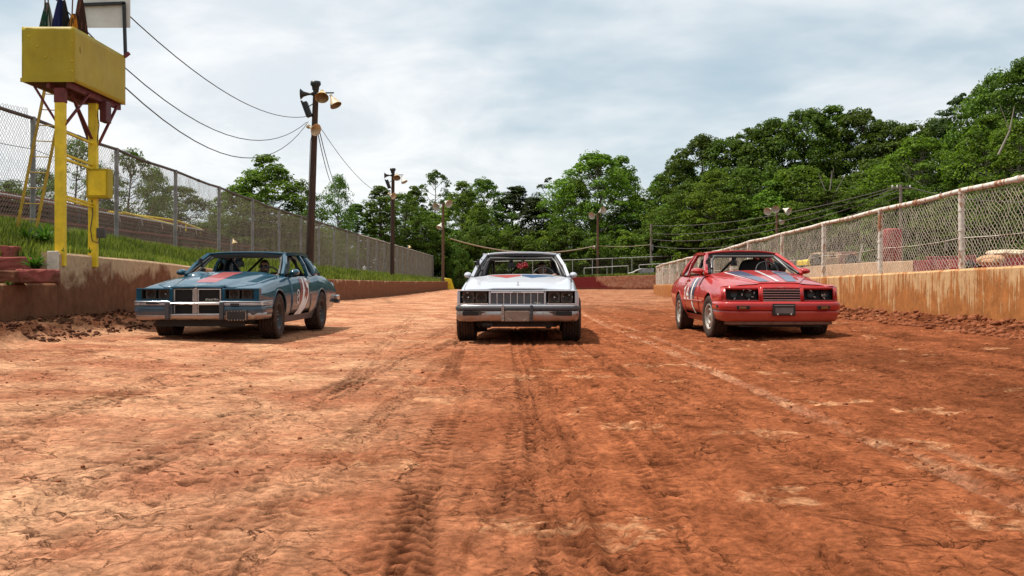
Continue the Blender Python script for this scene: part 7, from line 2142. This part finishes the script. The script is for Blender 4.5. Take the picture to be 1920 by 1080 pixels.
def head_bm(bm, c, s, turn, beard):
    """a head with brow, eye sockets, nose, lips, chin and ears"""
    st_ = len(bm.verts)
    r = bmesh.ops.create_uvsphere(bm, u_segments=32, v_segments=24, radius=1.0)
    def g(p, q, w): return math.exp(-((p - q).length / w) ** 2)
    for v in r['verts']:
        p = v.co.copy()
        x, y, z = p
        x *= .077; z *= .115; y *= .098
        if z < -.02: x *= 1 - .30 * min(1, (-z - .02) / .09); y = y * (1 - .12 * min(1, (-z - .02) / .09))
        f = max(0, -p.y)
        q = Vector((x, y, z))
        d = 0
        d += .022 * g(q, Vector((0, -.098, -.012)), .018) + .012 * g(q, Vector((0, -.096, .010)), .014)
        d += .008 * (g(q, Vector((.03, -.085, .03)), .022) + g(q, Vector((-.03, -.085, .03)), .022))
        d -= .012 * (g(q, Vector((.031, -.085, .010)), .016) + g(q, Vector((-.031, -.085, .010)), .016))
        d += .007 * g(q, Vector((0, -.088, -.052)), .018) + .010 * g(q, Vector((0, -.08, -.092)), .022)
        d -= .004 * g(q, Vector((0, -.09, -.044)), .008)
        q.y -= d * (1 if f > 0 else 0)
        for sd in (-1, 1):
            e = g(q, Vector((sd * .076, .008, -.002)), .022); q.x += sd * .014 * e
        v.co = Matrix.Rotation(turn, 3, 'Z') @ (q * s) + c
    return r['verts']

def driver(label, hair_kind, skinc, hairc, shirtc, root_loc, head, wheel_c, turn, glasses):
    """seated figure at the steering wheel; coordinates relative to root_loc"""
    t = thing('person', label, 'person', root_loc)
    H = Vector(head); P0 = Vector((.0, .12, 0)); ch = Vector((H.x * .55, .12, H.z - .38)); nk = Vector((H.x * .9, H.y + .03, H.z - .15))
    W = Vector(wheel_c)
    J = [(P0, .15), (Vector((H.x * .3, .13, .22)), (.15, .12)), (ch, (.165, .12)), (Vector((H.x * .75, H.y + .05, H.z - .22)), (.10, .08)), (nk, .056), (H + Vector((0, .012, -.06)), .05)]
    E = [(0, 1), (1, 2), (2, 3), (3, 4), (4, 5)]
    hands = []
    for sd in (-1, 1):
        i = len(J)
        sh = ch + Vector((sd * .175, .02, .09)); el = sh + Vector((sd * .08, -.22, -.20)); ha = W + Vector((sd * .165, .02, .06)); wr = ha + (el - ha).normalized() * .085
        J += [(sh, .062), (sh.lerp(el, .5), .050), (el, .043), (el.lerp(wr, .5), .038), (wr, .028), (ha, (.034, .018))]
        E += [(2, i), (i, i + 1), (i + 1, i + 2), (i + 2, i + 3), (i + 3, i + 4), (i + 4, i + 5)]
        hands.append((ha, (ha - wr).normalized(), sd))
        k = len(J)
        hp = P0 + Vector((sd * .10, 0, 0)); kn = P0 + Vector((sd * .16, -.46, .16)); an = kn + Vector((0, -.30, -.30))
        J += [(hp, .088), (hp.lerp(kn, .6), .072), (kn, .056), (kn.lerp(an, .5), .05), (an, .036), (an + Vector((0, -.14, -.04)), .034)]
        E += [(0, k), (k, k + 1), (k + 1, k + 2), (k + 2, k + 3), (k + 3, k + 4), (k + 4, k + 5)]
    body = skin_mesh(J, E)
    bm = bmesh.new(); bm.from_mesh(body)
    for (ha, d, sd) in hands:       # four curled fingers and a thumb
        ax = Vector((0, .5, .86)); side = d.cross(Vector((0, 0, 1))).normalized()
        for k, ln in enumerate((.062, .07, .066, .052)):
            b = ha + side * (k - 1.5) * .018
            pts = [b - d * .01, b + d * ln * .5, b + d * ln * .75 + Vector((0, 0, -.022)), b + d * ln * .5 + Vector((0, 0, -.042))]
            m = MB(); m.tube(pts, [.010, .0095, .0085, .007], 6)
            vs = [bm.verts.new(v) for v in m.v]; [bm.faces.new([vs[i] for i in f]) for f in m.f]
        b = ha - side * .03 * sd; m = MB(); m.tube([b - d * .03, b + d * .01 + Vector((0, 0, .01)), b + d * .03 + Vector((0, 0, -.012))], [.012, .011, .008], 6)
        vs = [bm.verts.new(v) for v in m.v]; [bm.faces.new([vs[i] for i in f]) for f in m.f]
    head_bm(bm, H, 1.0, turn, False)
    me = bpy.data.meshes.new('body'); bm.to_mesh(me); bm.free()
    tmp = bpy.data.objects.new('tmp', me); COL.objects.link(tmp)
    rm = tmp.modifiers.new('r', 'REMESH'); rm.mode = 'VOXEL'; rm.voxel_size = .0065; rm.use_smooth_shade = True
    dg = bpy.context.evaluated_depsgraph_get(); dg.update()
    me2 = bpy.data.meshes.new_from_object(tmp.evaluated_get(dg)); bpy.data.objects.remove(tmp); me2.name = 'body'
    M = Mat('skin_' + hair_kind, .5, spec=.4); O = M.coord(); n = M.noise(O, 25, 4)
    M.color(M.mix(M.ramp(n, [(.3, 0), (.7, 1)]), [v * .85 for v in skinc], skinc)); M.set('Subsurface Weight', .08)
    me2.materials.clear(); me2.materials.append(M.m)
    b = link('body', me2, t)
    # shirt: torso and sleeves slightly outside the body
    J2 = [(P0, .165), (Vector((H.x * .3, .13, .22)), (.165, .135)), (ch, (.18, .135)), (Vector((H.x * .72, H.y + .06, H.z - .235)), (.105, .085))]
    E2 = [(0, 1), (1, 2), (2, 3)]
    for sd in (-1, 1):
        i = len(J2); sh = ch + Vector((sd * .175, .02, .09)); el = sh + Vector((sd * .08, -.22, -.20))
        J2 += [(sh, .074), (sh.lerp(el, .5), .062), (sh.lerp(el, .9), .056)]; E2 += [(2, i), (i, i + 1), (i + 1, i + 2)]
    sm = skin_mesh(J2, E2); sm.name = 'shirt'; sm.materials.clear(); sm.materials.append(simple('shirt_' + hair_kind, shirtc, .9, var=.3, scale=14)); link('shirt', sm, b)
    # hair cap
    hm = simple('hair_' + hair_kind, hairc, .6, var=.4, scale=40)
    bm = bmesh.new(); r = bmesh.ops.create_uvsphere(bm, u_segments=28, v_segments=20, radius=1)
    Rz = Matrix.Rotation(turn, 3, 'Z')
    for v in r['verts']:
        p = v.co.copy(); n_ = float(fbm(np.array([p.x * 5]), np.array([p.y * 5 + p.z * 3]), 3, 3)[0])
        q = Vector((p.x * .083, p.y * .103 + .008, p.z * .118 + .008)) * (1 + .05 * (n_ - .5))
        front = p.y < -.25
        if front and p.z < .55: q *= .80
        if hair_kind == 'short':
            if p.z < -.25: q *= .78
        else:
            if not front and p.z < .2: q.x *= 1.12; q.z = q.z * 1.6 - .01; q.y = q.y * .9 + .01
        v.co = Rz @ q + H
    hme = bpy.data.meshes.new('hair'); bm.to_mesh(hme); bm.free(); hme.materials.append(hm)
    for p in hme.polygons: p.use_smooth = True
    link('hair', hme, b)
    if hair_kind == 'short':        # beard shadow
        bm = bmesh.new(); r = bmesh.ops.create_uvsphere(bm, u_segments=24, v_segments=16, radius=1)
        for v in r['verts']:
            p = v.co; v.co = Rz @ Vector((p.x * .058, p.y * .05 - .045, p.z * .036 - .080)) + H
        bme = bpy.data.meshes.new('beard'); bm.to_mesh(bme); bm.free(); bme.materials.append(hm)
        for p in bme.polygons: p.use_smooth = True
        link('beard', bme, b)
    if glasses:
        mb = MB()
        for sd in (-1, 1):
            c = Vector((sd * .034, -.108, .012))
            mb.lathe([(0, -.006), (.024, -.004), (.028, .003), (.024, .008)], Rz @ c + H, Rz @ Vector((sd * .2, 1, 0)), 14)
            mb.bar(Rz @ Vector((sd * .06, -.10, .016)) + H, Rz @ Vector((sd * .082, .0, .012)) + H, .005, .008)
        mb.bar(Rz @ Vector((-.012, -.112, .018)) + H, Rz @ Vector((.012, -.112, .018)) + H, .006, .006)
        mb.build('sunglasses', MT['black'], b)
    # eyes
    for sd in (-1, 1):
        m = MB(); m.lathe([(0, -.012), (.008, -.009), (.012, 0), (0, .01)], Rz @ Vector((sd * .031, -.080, .010)) + H, Rz @ Vector((0, 1, 0)), 12); e = m.build('eye', MT['lampwhite'], b)
        m = MB(); m.lathe([(0, -.0135), (.0045, -.012)], Rz @ Vector((sd * .031, -.080, .010)) + H, Rz @ Vector((0, 1, 0)), 10); m.build('pupil', MT['black'], e)
        m = MB(); m.bar(Rz @ Vector((sd * .018, -.104, .030)) + H, Rz @ Vector((sd * .048, -.094, .030)) + H, .006, .006); m.build('eyebrow', hm, b)
    m = MB(); m.bar(Rz @ Vector((-.02, -.0935, -.046)) + H, Rz @ Vector((.02, -.0935, -.046)) + H, .008, .007); m.build('lips', simple('lips_' + hair_kind, (.30, .10, .08), .5), b)
    t.rotation_euler = (0, 0, 0)
    return t
def in_car(car, x, y, z):
    a = car.root.rotation_euler.z; l = car.root.location
    return (l.x + x * math.cos(a) - y * math.sin(a), l.y + x * math.sin(a) + y * math.cos(a), l.z + z)
driver('bearded man in dark sunglasses and black shirt driving the blue car', 'short', (.42, .21, .13), (.030, .017, .011), (.03, .032, .036), in_car(BC, .33, 2.66, .44), (-.16, .0, .635), (.02, -.52, .43), R(6), True)
driver('person with long dark hair and dark shirt at the wheel of the white car', 'long', (.40, .22, .155), (.028, .016, .012), (.02, .02, .022), in_car(WC, .37, 2.70, .44), (-.03, .0, .665), (.0, -.56, .50), R(4), False)

# ------------------------------------------------------------------ red dice hung in the white car
dm = simple('red_plush', (.50, .012, .022), .8, var=.2, scale=60)
dz = in_car(WC, .015, 2.32, 1.325)
dice = thing('fuzzy_dice', 'pair of red fuzzy dice hanging in the windscreen of the white car', 'fuzzy dice', dz)
mb = MB(); mb.tube([(0, 0, .02), (-.006, 0, -.12)], .003, 5); mb.tube([(0, 0, .02), (.008, 0, -.12)], .003, 5); mb.build('string', MT['lampwhite'], dice)
for (cx, cy, cz, rot) in ((-.042, .0, -.165, (R(20), R(28), R(25))), (.042, -.01, -.15, (R(-12), R(-24), R(-30)))):
    h = .044; Rm = (Matrix.Rotation(rot[2], 3, 'Z') @ Matrix.Rotation(rot[1], 3, 'Y') @ Matrix.Rotation(rot[0], 3, 'X'))
    mb = MB(); mb.box((cx, cy, cz), (2 * h, 2 * h, 2 * h), 0, Rm); d = mb.build('die', dm, dice, bevel=.010)
    for ax, us in (((0, -1, 0), [(-.5, -.5), (.5, .5), (-.5, .5), (.5, -.5)]), ((1, 0, 0), [(-.5, -.5), (0, 0), (.5, .5)]), ((-1, 0, 0), [(-.5, .5), (.5, -.5)]), ((0, 0, 1), [(0, 0)])):
        A = Vector(ax); U = Vector((0, 0, 1)) if abs(A.z) < .5 else Vector((1, 0, 0)); V_ = A.cross(U)
        for (u, v) in us:
            q = MB(); q.lathe([(0, .0035), (.008, .003), (.009, -.002)], Vector((cx, cy, cz)) + Rm @ (A * h + U * u * h + V_ * v * h), Rm @ A, 8); q.build('pip', MT['lampwhite'], d)
